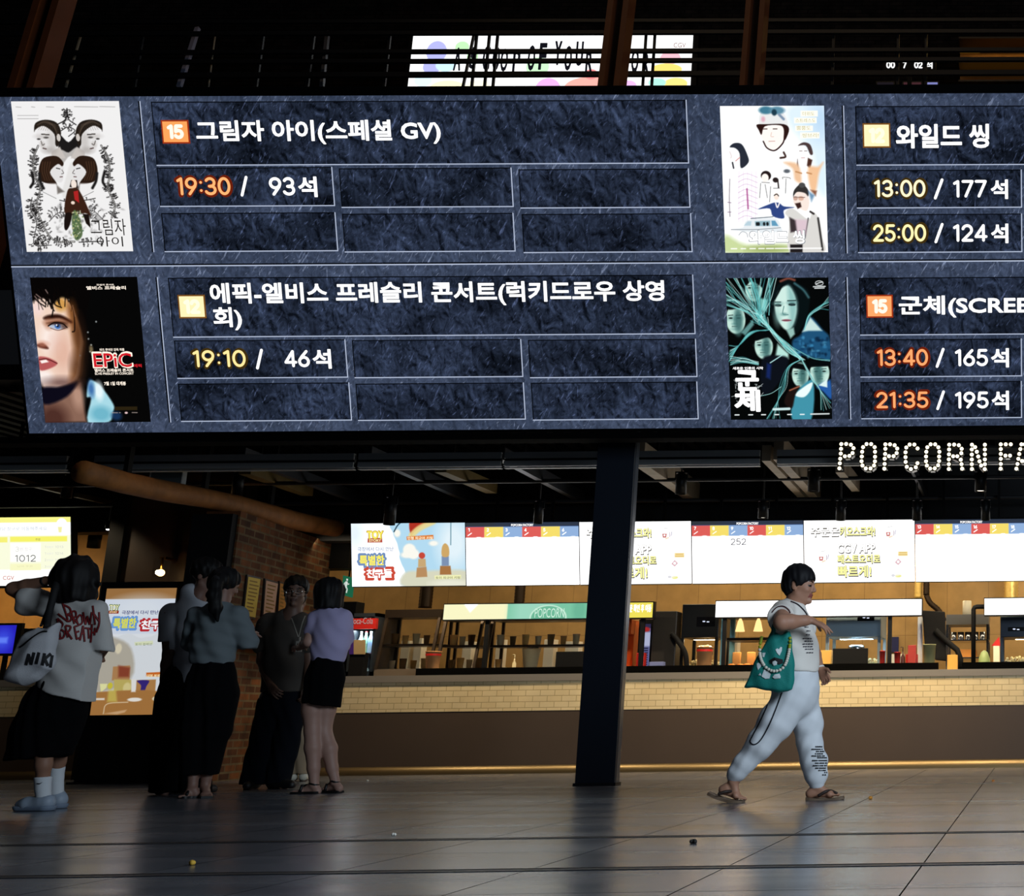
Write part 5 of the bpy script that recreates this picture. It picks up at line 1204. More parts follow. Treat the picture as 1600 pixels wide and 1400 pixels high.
for i, (x0, x1, y0, y1, lab) in enumerate(((584, 672, 951, 1052, 'glass display case next to the red drinks cooler'), (678, 741, 956, 1052, 'narrow glass display case under the yellow end of the long sign'), (753, 914, 956, 1052, 'wide glass display case beside the navy column'))):
    t, (xa, xb, Y, d, zs, z1) = display_case(x0, x1, y0, y1, lab)
    n = (5, 4, 8)[i]
    for lev, z in enumerate((CT+.088, zs+.015)):
        for k in range(n):
            if i == 2 and lev == 0 and 1 <= k <= 4: continue
            x = xa+.07+(xb-xa-.14)*k/(n-1)
            m = (mat('cup_cream', '#cdb283', .5), mat('cup_brown', '#7a5a36', .5), mat('cup_gold', '#d6a35a', .5))[(k+lev+i) % 3]
            paper_cup(x, Y+.27, z, .035+.006*((k*7+lev) % 2), .10+.02*((k+lev) % 2), '%s paper cup, %s along the %s of the %s glass case' % (('cream', 'brown', 'golden')[(k+lev+i) % 3], ORD[k], ('floor', 'shelf')[lev], ('slanted', 'narrow', 'wide')[i]), m)

def cooler():
    Y = 15.0; lo, hi = pbox(545, 958, 585, 1052, Y, .55); lo = (lo[0], lo[1], CT)
    t = thing('drinks_cooler', 'red topped drinks cooler with bottles behind the cream counter', 'cooler', ((lo[0]+hi[0])/2, Y, CT))
    x0, x1, z1 = lo[0], hi[0], hi[2]; w = .025
    mb = MB().box((x0, Y, CT), (x0+w, Y+.55, z1)).box((x1-w, Y, CT), (x1, Y+.55, z1)).box((x0, Y+.5, CT), (x1, Y+.55, z1)).box((x0, Y, CT), (x1, Y+.55, CT+.06)).box((x0, Y, z1-.04), (x1, Y+.55, z1))
    mb.build('cabinet', mat('cooler_dark', '#20272e', .4), t)
    zh = at(560, 983, Y)[2]; MB().box((x0-.004, Y-.02, zh), (x1+.004, Y+.03, z1-.06)).build('header', red, t)
    S = Scr((0, Y-.022, 0), 0); text('lettering', 'Coca-Cola', S, (547, 965, 583, 975), emis('cooler_text', '#e8c8c0', .5), t, .003, .0)
    zs = at(560, 1020, Y)[2]; MB().box((x0+w, Y+.02, zs-.012), (x1-w, Y+.5, zs)).build('shelf', steel, t)
    l = bpy.data.lights.new('cooler_lamp', 'AREA'); l.shape = 'RECTANGLE'; l.size = .2; l.size_y = .05; l.energy = 2.2; l.color = (.8, .92, 1)
    o = bpy.data.objects.new('cooler_lamp', l); COL.objects.link(o); o.parent = t; o.location = Vector(((x0+x1)/2, Y+.1, zh-.01))-t.location
    g = 'bottles in the drinks cooler'; first = None
    names = ('clear', 'green', 'pale blue', 'white')
    for lev, z in enumerate((CT+.063, zs+.003)):
        for k in range(4):
            x = x0+.06+(x1-x0-.12)*k/3; hgt = (zh-zs-.02) if lev else (zs-CT-.09)
            mb = MB().lathe((x, Y+.14, z), [(.026, 0), (.028, .01), (.028, hgt*.62), (.011, hgt*.85), (.011, hgt*.95)], 10)
            b = tag(mb.build('drink_bottle', mat('bottle_'+names[k], ('#cfe0e0', '#7fae96', '#8fb4d8', '#e8e8e6')[k], .15, 0, .5)), '%s bottle on the %s of the drinks cooler' % (names[k], 'upper shelf' if lev else 'bottom'), 'bottle', g)
            MB().lathe((x, Y+.14, z+hgt*.95), [(.013, 0), (.013, hgt*.05)], 8).build('cap', red if k % 2 else white, b)
cooler()
o = bx('card_holder', 'purple and tan card on a black stand before the drinks cooler', 'sign', 545, 1020, 568, 1052, 14.84, .1, black)
S_ = Scr(at(556, 1021, 14.83), 12)
mb = MB(); a = S_.uv(546, 1000); b = S_.uv(571, 1022); S_.slab(mb, a[0]+.05, a[1], b[0], b[1], 0, .006); mb.build('card', mat('tan_card', '#c2a474', .6), o)
mb = MB(); S_.slab(mb, a[0], a[1], a[0]+.05, b[1], 0, .006); mb.build('card_edge', mat('purple_card', '#4a2a86', .6), o)
bx('till_monitor', 'black till screen back standing before the wide display case', 'monitor', 868, 1018, 916, 1044, 14.9, .06, black)
bx('till_monitor', 'black till screen back seen past the walking woman\'s hand', 'monitor', 1301, 1013, 1355.5, 1038, 14.9, .06, black)
def dispenser():
    Y = 15.1; lo, hi = pbox(968, 968, 985, 1040, Y, .3)
    t = thing('drink_dispenser', 'orange red drink dispenser just beside the navy column', 'dispenser', ((lo[0]+hi[0])/2, Y, CT))
    MB().box((lo[0], Y, CT), (hi[0], Y+.3, CT+.1)).box((lo[0], Y+.12, CT), (hi[0], Y+.3, hi[2])).box((lo[0], Y, hi[2]-.16), (hi[0], Y+.14, hi[2])).build('body', mat('orange_red', '#c8501c', .35), t)
    MB().box((lo[0]+.02, Y-.005, CT+.02), (hi[0]-.02, Y, CT+.09)).build('badge', cream, t)
dispenser()
bx('red_box', 'red box with a pale disc beside the drink dispenser', 'box', 994, 1020, 1006, 1043, 14.95, .1, red)
def order_screen():
    Y = 15.2; S = Scr(at(1008, 1038, Y), 0)
    t = thing('order_screen', 'narrow blue lit order screen in a black frame right of the column', 'screen', (at(1008, 1038, Y)[0], Y, CT))
    a = S.uv(999, 968); b = S.uv(1016, 1042); mb = MB(); S.slab(mb, a[0], a[1], b[0], CT-S.o[2], -.06, 0); mb.build('case', black, t)
    C = Canvas((1001.5, 975), (1015.5, 975), (1001.5, 1041), (1015.5, 1041), 2, '#5c5f8a'); C.rect(1001, 974, 1016, 982, '#2e2a48'); C.ell((1008, 984), 6, 4, '#a02828', 2); C.rect(1001, 988, 1016, 1010, '#a9aecb', 3)
    for i in range(8): C.rect(1006 if i % 2 else 1003, 1012+i*3.6, 1013, 1014+i*3.6, '#20203a', .5)
    C.mesh(S, 'display', t, .004, .9, 'menu_picture')
order_screen()
bx('receipt_printer', 'small black printer with a lit blue panel at the counter edge', 'printer', 1014, 1034, 1036, 1045, 14.9, .1, mat('printer_blue', '#6c74a0', .4))
# tall black equipment tower next to the column
def tower():
    Y = 15.1; lo, hi = pbox(1018, 955, 1056, 1046, Y, .22)
    t = thing('equipment_tower', 'tall black equipment tower with a hose right of the navy column', 'machine', ((lo[0]+hi[0])/2, Y, CT))
    MB().box((lo[0], Y, CT), (hi[0], Y+.22, hi[2])).build('cabinet', mat('tower_black', '#15120f', .5), t, bevel=.01)
    p = [at(1050, 990, Y-.02), at(1062, 1005, Y-.06), at(1071, 1022, Y-.06), at(1073, 1044, Y-.04)]; MB().tube([tuple(q) for q in smooth_line(p, 6)], .03, 8).build('hose', black, t)
tower()
def popcorn_machine(x0, x1, y0, y1, y2, label, hoodm, Y=15.15, lit=(1, .75, .4), energy=1.6, panel=None, group='popcorn machines behind the counter'):
    """steel hood with a control panel over a glazed bin"""
    lo, hi = pbox(x0, y0, x1, y2, Y, .6); zm = at((x0+x1)/2, y1, Y)[2]; xa, xb = lo[0], hi[0]; w = .035
    t = thing('popcorn_machine', label, 'popcorn machine', ((xa+xb)/2, Y, CT), group)
    MB().box((xa, Y, zm), (xb, Y+.6, hi[2])).build('hood', hoodm, t, bevel=.008)
    MB().box((xa, Y, CT), (xb, Y+.6, CT+.07)).build('base', hoodm, t, bevel=.005)
    for x in (xa, xb-w):
        for y in (Y, Y+.6-w): MB().box((x, y, CT+.07), (x+w, y+w, zm)).build('post', hoodm, t)
    mb = MB().add([(xa+w, Y+.004, CT+.07), (xb-w, Y+.004, CT+.07), (xb-w, Y+.004, zm), (xa+w, Y+.004, zm)], [(0, 1, 2, 3)]); mb.build('glass_pane', glass, t)
    c = ((xa+xb)/2, Y+.32, zm-.10); MB().lathe(c, [(.05, -.09), (.09, -.08), (.10, .0), (.085, .02)], 16).build('kettle', chrome, t)
    mb = MB(); rs = np.random.default_rng(int(x0))
    for i in range(150):
        x = rs.uniform(xa+w+.02, xb-w-.02); y = rs.uniform(Y+.05, Y+.5); mb.ball((x, y, CT+.08+rs.uniform(0, .10)*(.4+y-Y)), .017, 6, 4)
    mb.build('popcorn', mat('popcorn', '#f2e3b4', .7), t)['kind'] = 'stuff'
    if panel:
        S = Scr((0, Y-.004, 0), 0); a = S.uv(panel[0], panel[1]); b = S.uv(panel[2], panel[3]); mb = MB(); S.slab(mb, a[0], a[1], b[0], b[1], -.002, .004); pn = mb.build('control_panel', mat('panel_black', '#06070c', .2), t)
        mb = MB(); u = (a[0]+b[0])/2; v = (a[1]+b[1])/2; ribbon(mb, S, [(u-.03, v), (u-.012, v)], .014, .006); ribbon(mb, S, [(u+.015, v-.005), (u+.035, v-.005)], .012, .006); mb.build('panel_glint', emis('panel_glint', '#dfe6ff', 1.0), pn)  # two glowing strokes stand for white glints on the panel
    l = bpy.data.lights.new('bin_lamp', 'AREA'); l.shape = 'RECTANGLE'; l.size = (xb-xa)*.6; l.size_y = .12; l.energy = energy; l.color = lit
    o = bpy.data.objects.new('bin_lamp', l); COL.objects.link(o); o.parent = t; o.location = Vector(((xa+xb)/2, Y+.3, zm-.012))-t.location
    return t
darksteel = mat('dark_steel', '#30343a', .3, .85); bluesteel = mat('blue_steel', '#8fa4b2', .42, .6); navy = mat('navy_enamel', '#15263a', .35)
popcorn_machine(1064, 1122, 944, 996, 1040, 'dark steel popcorn machine between the equipment tower and the warmer cabinet', darksteel, panel=(1089, 964, 1117, 978))
popcorn_machine(1290, 1376, 958, 995, 1040, 'blue steel popcorn machine seen beyond the walking woman\'s hands', bluesteel, lit=(.55, .85, 1.0), energy=4, panel=(1340, 960, 1366, 970))
popcorn_machine(1563, 1680, 962, 995, 1038, 'navy popcorn machine at the far end of the counter', navy, lit=(1, .8, .45), energy=3, panel=(1575, 980, 1600, 986))
def warmer():
    Y = 15.15; lo, hi = pbox(1126, 958, 1228, 1042, Y, .5); xa, xb, z1 = lo[0], hi[0], hi[2]
    t = thing('warmer_cabinet', 'open food warmer cabinet with lamps behind the walking woman\'s bag', 'cabinet', ((xa+xb)/2, Y, CT))
    for x in (xa, xb-.055):
        for y in (Y, Y+.45): MB().box((x, y, CT), (x+.055, y+.05, z1)).build('post', mat('pale_blue_steel', '#6aa0bc', .35, .6), t)
    MB().box((xa, Y, z1-.04), (xb, Y+.5, z1)).build('top', darksteel, t)
    MB().box((xa, Y, CT), (xb, Y+.5, CT+.06)).build('base', darksteel, t)
    zs = at(1170, 996, Y)[2]; MB().box((xa+.055, Y+.03, zs-.03), (xb-.055, Y+.48, zs)).build('shelf', mat('shelf_dark', '#2a2018', .4, .4), t)
    for k in range(3):
        x = xa+.16+(xb-xa-.32)*k/2; MB().lathe((x, Y+.25, z1-.05-.14), [(.055, 0), (.03, .11), (.012, .15)], 14).build('lamp_shade', emis('warm_shade', '#ffd08a', 1.5), t)
    l = bpy.data.lights.new('warmer_lamp', 'AREA'); l.shape = 'RECTANGLE'; l.size = .5; l.size_y = .2; l.energy = 4.5; l.color = (1, .66, .28)
    o = bpy.data.objects.new('warmer_lamp', l); COL.objects.link(o); o.parent = t; o.location = Vector(((xa+xb)/2, Y+.25, zs-.035))-t.location
    rs = np.random.default_rng(2)
    for k in range(7):
        x = xa+.10+(xb-xa-.2)*k/6; tag(MB().lathe((x, Y+.16+.05*(k % 2), CT+.063), [(.02, 0), (.05, .012), (.046, .035), (.02, .05)], 12).build('bread_roll', mat('bread', '#c9742a', .55, noise=.3, nscale=30)), ORD[k]+' golden bread roll along the warmer cabinet', 'bread roll', 'bread rolls in the warmer cabinet')
    for k in range(4):
        x = xa+.12+(xb-xa-.24)*k/3; tag(MB().box((x-.045, Y+.3, CT+.063), (x+.045, Y+.36, CT+.25)).build('paper_bag', mat('bag_paper', '#b88a54', .7), bevel=.006), ORD[k]+' upright tan paper bag along the back of the warmer cabinet', 'bag', 'paper bags in the warmer cabinet')
warmer()
bx('notice_card', 'navy notice card fixed to the tan kitchen wall', 'card', 1388, 995, 1404, 1019, 17.56, .03, mat('navy_card', '#1a1c4a', .5), None, False)
def red_cup(x, y0, y1, w, label): return bucket(label, x, y0, y1, w, w*.8, 14.95, red, None, False, 'red_cup', 'red cups on the counter')
tag(red_cup(1378.5, 1018, 1036, 9, ''), 'tall red cup beside the blue steel popcorn machine', 'cup'); tag(red_cup(1402, 1020, 1037, 10, ''), 'red cup between tall red cup and dark bottle', 'cup')
def bottle_pump(label, x, y0, y1, w, m, Y=14.95):
    c = at(x, y1, Y); top = at(x, y0, Y); s = FPX/((c-CP)@CF); r = w/s/2; h = top[2]-CT
    t = thing('pump_bottle', label, 'bottle', (c[0], Y, CT), 'pump bottles on the counter')
    MB().lathe((c[0], Y, CT), [(r*.95, 0), (r, .01), (r, h*.55), (r*.35, h*.68), (r*.35, h*.78)], 14).build('body', m, t)
    MB().tube([(c[0], Y, CT+h*.76), (c[0], Y, CT+h*.97), (c[0]-.025, Y, CT+h*.97)], .006, 8).build('pump', m, t)
bottle_pump('dark pump bottle between the red cups and the red box', 1410.5, 1010, 1037, 7, mat('dark_bottle', '#3a1a14', .3)); bottle_pump('small clear pump bottle in front of the popcorn tub', 803, 1022, 1043, 6, mat('clear_bottle', '#c8b890', .2))
bx('red_snack_box', 'stacked red snack boxes, the taller standing one', 'box', 1418.5, 1008, 1431, 1037, 14.97, .08, mat('snack_red', '#8f2a24', .5)); bx('red_snack_box', 'low red snack box beneath the taller one', 'box', 1415, 1022, 1433.5, 1037, 15.06, .08, red)
bx('steel_post', 'white steel post behind the red snack boxes', 'post', 1433.5, 964, 1441, 1040, 15.2, .05, mat('post_white', '#c8ccd2', .4))
def screen_arm():
    Y = 15.14; S = Scr(at(1458, 1030, Y), 0)
    t = thing('screen_on_arm', 'tall black screen seen from behind on a bent black arm', 'monitor', (at(1500, 1040, Y)[0], Y, CT))
    mb = MB(); P = [S.px(*p) for p in ((1441, 954), (1476.5, 956), (1479, 1033), (1461, 1031), (1462, 1008), (1445, 1008))]; n = len(P)
    mb.add([p+np.array([0, -.03, 0]) for p in P]+[p+np.array([0, .05, 0]) for p in P], [tuple(range(n-1, -1, -1)), tuple(range(n, 2*n))]+[(i, (i+1) % n, n+(i+1) % n, n+i) for i in range(n)]); mb.build('screen_back', mat('screen_black', '#0c0a0a', .7, 0, .2), t, bevel=.01)
    q = [S.px(*p)+np.array([0, -.05, 0]) for p in ((1462, 985), (1478, 1001), (1496, 1016), (1501, 1030))]+[np.array([S.px(1501, 1040)[0], Y-.05, CT])]
    MB().tube([tuple(p) for p in q], .034, 10).build('arm', black, t)
    MB().box((q[-1][0]-.06, Y-.11, CT), (q[-1][0]+.06, Y+.02, CT+.015)).build('base', black, t)
screen_arm()
def pipe_frame():
    Y = 14.95; a = at(1521, 1040, Y); b = at(1521, 948, Y); c = at(1540, 946, Y)
    t = thing('pipe_bracket', 'black pipe standing on the counter and bending to the white sign', 'pipe', (a[0], Y, CT))
    MB().tube([(a[0], Y, CT), (a[0], Y, b[2]-.03), (a[0]+.012, Y, b[2]-.008), (a[0]+.04, Y, b[2]), (c[0]-.02, Y, b[2])], .026, 12).build('pipe', black, t)
    MB().lathe((a[0], Y, CT), [(.036, 0), (.036, .012)], 14).build('flange', black, t)
pipe_frame()
def dome(x, y0, y1, w, label, m):
    Y = 14.95; c = at(x, y1, Y); h = at(x, y0, Y)[2]-CT; r = w/(FPX/((c-CP)@CF))/2
    tag(MB().lathe((c[0], Y, CT), [(r, 0), (r, h*.2), (r*.85, h*.6), (r*.5, h*.9), (r*.1, h)], 16).build('cup_dome', m), label, 'cup')
dome(1538, 1016, 1037, 20, 'green and white domed cup beside the black pipe', mat('green_cup', '#8b9a62', .35)); 
bx('paper_stand', 'white paper stand beside the navy popcorn machine', 'stand', 1552, 1009, 1562, 1037, 14.97, .05, cream)
c = at(1557, 1009, 14.98); mb = MB(); p0 = at(1549, 1009, 14.97); p1 = at(1563, 1009, 14.97); p2 = at(1561, 995, 14.97); q = np.array([0, .04, 0]); mb.add([p0, p1, p2, p0+q, p1+q, p2+q], [(0, 1, 2), (5, 4, 3), (0, 3, 4, 1), (1, 4, 5, 2), (2, 5, 3, 0)])
tag(mb.build('red_pennant', mat('pennant_red', '#c81c14', .5)), 'red triangular pennant on top of the white paper stand', 'pennant')
bx('kraft_bag', 'golden paper bag leaning behind the bent arm', 'bag', 1480, 1023, 1496, 1045, 14.88, .1, mat('bag_gold', '#d29a44', .6))
bx('order_tray', 'small golden tray of popcorn boxes beside the till screen back', 'tray', 1279, 1016, 1299, 1040, 14.95, .12, mat('tray_gold', '#c99a4a', .6))
def rack():
    Y = 16.0; lo, hi = pbox(1478, 960, 1545, 1040, Y, .5); xa, xb = lo[0], hi[0]
    t = thing('steel_rack', 'steel kitchen rack behind the bent screen arm', 'rack', ((xa+xb)/2, Y, CT))
    zt = hi[2]
    MB().box((xa, Y, zt-.12), (xb, Y+.5, zt)).build('hood', mat('rack_grey', '#7d776e', .4, .5), t)
    for x in (xa, xb-.03):
        for y in (Y, Y+.47): MB().box((x, y, CT), (x+.03, y+.03, zt-.12)).build('post', chrome, t)
    for k in (.25, .55): z = CT+(zt-CT)*k; MB().box((xa, Y, z), (xb, Y+.5, z+.015)).build('shelf', chrome, t)
    for k in range(5):
        x = xa+.08+(xb-xa-.16)*k/4; z = CT+(zt-CT)*.55+.016
        tag(MB().lathe((x, Y+.2, z), [(.035, 0), (.04, .02), (.04, .10), (.042, .10)], 12).build('steel_canister', chrome), ORD[k]+' shiny canister along the upper shelf of the kitchen rack', 'canister', 'canisters on the kitchen rack')
    tag(MB().box((xa+.12, Y+.05, CT+(zt-CT)*.25+.016), (xa+.36, Y+.4, CT+(zt-CT)*.25+.11)).build('food_tray', mat('tray_orange', '#c07a2a', .5), bevel=.006), 'orange food tray on the lower shelf of the kitchen rack', 'tray')
    tag(MB().lathe((at(1511, 965, 16.2)[0], Y+.2, zt), [(.055, 0), (.055, .17), (.05, .18)], 16).build('paper_roll', cream), 'cream paper roll standing on top of the kitchen rack', 'roll')
rack()
def duct(label, x, w, y1, m, bend=None, Y=17.1):
    a = at(x, y1, Y); s = FPX/((a-CP)@CF); r = w/s/2
    t = thing('vent_duct', label, 'duct', (a[0], Y, a[2]), 'round ducts between the menu screens and the counter signs')
    prof = []; z = 0.0; k = 0
    while z < 2.0: prof.append((r*(1.0 if k % 2 == 0 else .94), z)); z += .022 if z < .25 else .2; k += 1
    MB().lathe(a, prof, 22).build('pipe', m, t)
    if bend:
        p = [a, a+np.array([.05, -.02, -.10]), a+np.array([.16, -.03, -.2]), a+np.array([.24, -.04, -.34])]; q = smooth_line(p, 8)
        MB().tube([tuple(v) for v in q], [r*(.95 if i % 2 else .82) for i in range(len(q))], 14).build('flexible_end', m, t)
foil = mat('foil_duct', '#dcb868', .34, .55, bump=.5, bscale=24); ddk = mat('dark_duct', '#2c1f12', .4, .6)
duct('crinkled golden foil duct left of the black flexible duct', 1434.5, 12.5, 935, foil); duct('dark duct with a ribbed flexible end going down', 1447.5, 10, 930, ddk, True); duct('golden foil duct above the last white sign', 1580, 23, 937, foil); duct('dark duct between toy screen and long sign', 664, 20, 950, ddk); duct('dark duct under the first numbered menu screen', 811, 16, 944, ddk)

# ================================================================== left side: waiting screen, monitor, kiosk, lamp, frames
def waiting_screen():
    S = Scr(at(60, 914, 15.3), 13.5)
    t = thing('waiting_number_screen', 'yellow and white waiting number screen showing 1012', 'screen', S.px(60, 914))
    C = Canvas((-40, 808.5), (110.5, 808), (-39, 915.5), (111.5, 914.5), 1.5, '#ffffff'); P = lambda x, y: (x/10.77, 790+y/10.77)
    C.rect(-45, 800, 115, P(0, 290)[1], '#fbf88e', 1); C.rect(-45, P(0, 505)[1], 115, 890, '#fbfde0', 2); C.rect(-45, P(0, 530)[1], P(130, 0)[0], P(0, 620)[1], '#f8f27a', .8); C.rect(P(175, 0)[0], P(0, 525)[1], P(1130, 0)[0], P(0, 612)[1], '#f8f46e', .8)
    C.rect(P(175, 0)[0], P(0, 630)[1], P(690, 0)[0], P(0, 950)[1], '#fefef4', 1); C.rect(P(175, 0)[0], P(0, 980)[1], P(690, 0)[0], P(0, 1090)[1], '#fafac8', 1); C.ell(P(1040, 310), 8, 8, '#ffffff', 1); C.poly([P(975, 370), P(1045, 370), P(1035, 460), P(990, 460)], '#f6f2a8', 1)
    C.mesh(S, 'display', t, .004, 1.0, 'menu_picture', 1.15)
    a = S.uv(-41, 808); b = S.uv(111.5, 915.5); mb = MB(); S.slab(mb, a[0]-.02, a[1]+.02, b[0]+.02, b[1]-.02, -.08, 0); mb.build('housing', black, t)
    p = S.pt((a[0]+b[0])/2, a[1]-.05, -.05); MB().bar(p, (p[0], p[1], 3.76), .05, .05, (0, 1, 0)).build('mount', black, t)
    g = emis('wait_grey', '#8a8c94', 1); lg = emis('wait_light', '#c6c8cc', 1); B = lambda x0, y0, x1, y1: P(x0, y0)+P(x1, y1)
    digits('lettering', '1012', S, B(258, 828, 612, 945), emis('wait_dark', '#5c5e66', 1), t, .008, .11); digits('lettering', '3', S, B(268, 690, 330, 775), lg, t, .008, .08); text('lettering', '번 창구', S, B(345, 700, 545, 765), emis('wait_lilac', '#dcd8ea', 1), t, .008, .0)
    text('lettering', '해당 창구로 이동해주세요', S, B(-40, 355, 800, 420), emis('wait_blue', '#ccd6e0', 1), t, .008, .01); text('lettering', '주문', S, B(605, 550, 690, 588), emis('wait_olive', '#b8b060', 1), t, .008, .02); text('lettering', '님의 주문', S, B(300, 1005, 560, 1035), emis('wait_pale', '#dedcb0', 1), t, .008, .0)
    for i, s in enumerate(('1013', '1014', '1015', '1016')):
        y = 672+i*110; digits('lettering', s, S, B(935, y, 1075, y+42), lg, t, .008, .09); digits('lettering', str((1, 1, 2, 3)[i]), S, B(760, y, 785, y+42), lg, t, .008, .09); text('lettering', '번창구', S, B(800, y+8, 905, y+42), emis('wait_faint', '#e0e2e4', 1), t, .008, .0)
    text('lettering', 'CGV', S, B(58, 1180, 245, 1248), emis('wait_red', '#c0502e', 1), t, .008, .0)
waiting_screen()
def blue_monitor():
    S = Scr(at(10, 1020, 14.95), 0)
    t = thing('till_monitor', 'blue lit computer monitor on the counter under the waiting screen', 'monitor', (at(8, 1030, 14.95)[0], 14.95, CT))
    a = S.uv(-14, 974); b = S.uv(27, 1024.5); mb = MB(); S.slab(mb, a[0], a[1], b[0], b[1], -.04, 0); mb.build('frame', black, t)
    C = Canvas((-12, 977), (23, 977), (-12, 1021), (23, 1021), 1.5, '#2622b8'); C.ell((4, 1000), 14, 16, '#3d50e0', 14, .8); C.rect(-10, 996, 12, 1005, '#5f7cf4', 4); C.mesh(S, 'display', t, .003, .9, 'menu_picture')
    u = S.uv(4, 1024)[0]; p = S.pt(u, b[1], -.03); MB().box((p[0]-.02, p[1], CT), (p[0]+.02, p[1]+.03, p[2]+.02)).box((p[0]-.09, p[1]-.05, CT), (p[0]+.09, p[1]+.09, CT+.012)).build('stand', black, t)
blue_monitor()
bx('card_terminal', 'black card terminal on the counter beside the blue monitor', 'terminal', 28, 982, 58, 1010, 15.1, .15, black)

def kiosk():
    Y = 13.3; S = Scr(at(200, 1117, Y), 1.5)
    t = thing('poster_kiosk', 'tall black digital poster stand glowing between the waiting people', 'kiosk', (at(200, 1117, Y)[0], Y, 0))
    q = ((165.5, 920), (279, 918.5), (143.5, 1117.5), (250.5, 1116.5)); C = Canvas(*q, 1.5, '#eef4fb'); P = lambda x, y: (130+x/6.088, 900+y/6.088); Q = lambda *a: [P(*p) for p in a]
    C.rect(120, 910, 300, P(0, 228)[1], '#a87a48', 1); C.rect(120, P(0, 228)[1], 300, P(0, 560)[1], '#dfe9f9', 2); C.ell(P(560, 330), 46, 20, '#eef6ff', 22, .8)
    C.poly(Q((180, 560), (300, 590), (380, 570), (450, 560), (540, 600), (640, 590), (760, 600), (760, 1120), (90, 1120)), '#e6ecf2', 1.5); C.poly(Q((130, 590), (290, 590), (460, 700), (455, 990), (100, 1090)), '#bcb6a8', 5)
    # plain wooden blocks and a shelf in place of the picture's figures
    C.poly(Q((290, 870), (450, 860), (445, 1000), (280, 1000)), '#b98a5a', 1.2); C.poly(Q((340, 860), (450, 880), (440, 970), (340, 970)), '#8a3a2a', 4, .85); C.poly(Q((300, 990), (475, 995), (465, 1130), (300, 1130)), '#c9b868', 2); C.ell(P(420, 1070), 6, 8, '#e2d494', 2); C.poly(Q((170, 1030), (240, 1030), (230, 1070), (180, 1110)), '#f0efb0', 1.2)
    C.poly(Q((510, 1000), (690, 995), (680, 1130), (500, 1130)), '#b98850', 1.2); C.poly(Q((515, 1005), (625, 1005), (600, 1060), (580, 1110), (545, 1110), (550, 1050)), '#3a2a80', 1.2); C.ell(P(265, 1050), 4, 5, '#d8cc40', 1)
    C.poly(Q((85, 1150), (90, 1110), (740, 1110), (730, 1330), (70, 1330)), '#b07c44', 2); C.line(Q((205, 1310), (240, 1220), (430, 1205)), 1.4, '#e8cfa8', 1); C.poly(Q((210, 1310), (420, 1275), (400, 1300), (330, 1318)), '#d8ae80', 2); C.rect(*P(115, 1165), *P(215, 1182), '#f4f0ea', 2); C.ell(P(490, 1182), 11, 3, '#f6f2ea', 1); C.ell(P(700, 1175), 8, 4, '#f2e6c8', 1); C.poly(Q((250, 1090), (320, 1090), (330, 1200), (240, 1200)), '#d8c862', 4, .8); C.rect(*P(460, 990), *P(500, 1110), '#f2f0ec', 2); C.poly(Q((600, 930), (740, 925), (740, 970), (600, 965)), '#d8702a', .8); C.ell(P(340, 700), 5, 8, '#e6dcc0', 2); C.poly(Q((490, 640), (665, 628), (668, 662), (494, 672)), '#e8f0cc', .8)
    C.mesh(S, 'display', t, .006, .74, 'kiosk_picture', 1.0)
    a = S.uv(165, 919); b = S.uv(143, 1118); c = S.uv(279.5, 918); u0 = (a[0]+b[0])/2-.06; u1 = (c[0]+S.uv(251, 1117)[0])/2+.06
    mb = MB(); S.slab(mb, u0, a[1]+.06, u1, b[1]-.06, -.12, 0); mb.build('screen_case', mat('kiosk_black', '#050506', .45), t, bevel=.006)
    p0 = S.pt(u0, 0)[0]; p1 = S.pt(u1, 0)[0]; zb = S.pt(0, b[1]-.06)[2]
    MB().box((p0, Y+.0, .02), (p1, Y+.14, zb)).build('pedestal', mat('kiosk_black', '#050506', .45), t); MB().box((p0-.03, Y-.06, 0), (p1+.03, Y+.3, .02)).build('base_plate', black, t)
    B = lambda x0, y0, x1, y1: P(x0, y0)+P(x1, y1); yl = emis('kiosk_yellow', '#e2e458', .85); bl = emis('kiosk_blue', '#6fa0e0', .8); rd = emis('kiosk_red', '#c02c34', .8)
    text('lettering', 'TOY', S, B(255, 272, 350, 330), emis('kiosk_green', '#5a7a2a', .8), t, .010, .05); text('lettering', 'TOY', S, B(260, 276, 345, 326), emis('kiosk_pale', '#f2eebc', .9), t, .012, .02); mb = MB(); x, y = P(245, 330); x2, y2 = P(342, 358); aa = S.uv(x, y); bb = S.uv(x2, y2); S.rect(mb, aa[0], aa[1], bb[0], bb[1], .009); mb.build('lettering_box', emis('kiosk_brown', '#9a2a20', .8), t); text('lettering', 'STORY', S, B(258, 336, 332, 352), emis('kiosk_cream', '#ffe9b0', .9), t, .012, .03)
    text('lettering', '극장에서 다시 만난', S, B(375, 328, 722, 365), emis('kiosk_navy', '#28307a', .8), t, .010, .02); text('lettering', '특별한', S, B(280, 390, 520, 512), bl, t, .010, .09); text('lettering', '특별한', S, B(296, 402, 510, 496), yl, t, .013, .03)
    text('lettering', '친구들', S, B(545, 408, 850, 520), rd, t, .010, .085); text('lettering', '친구들', S, B(562, 422, 838, 506), emis('kiosk_white', '#f6f8fc', .95), t, .013, .03); text('lettering', '토이 컬렉션', S, B(502, 638, 660, 662), emis('kiosk_sage', '#6f7f5a', .8), t, .010, .0); text('lettering', '대형 봉제', S, B(612, 935, 735, 962), emis('kiosk_cream', '#ffe9b0', .9), t, .010, .02)
kiosk()
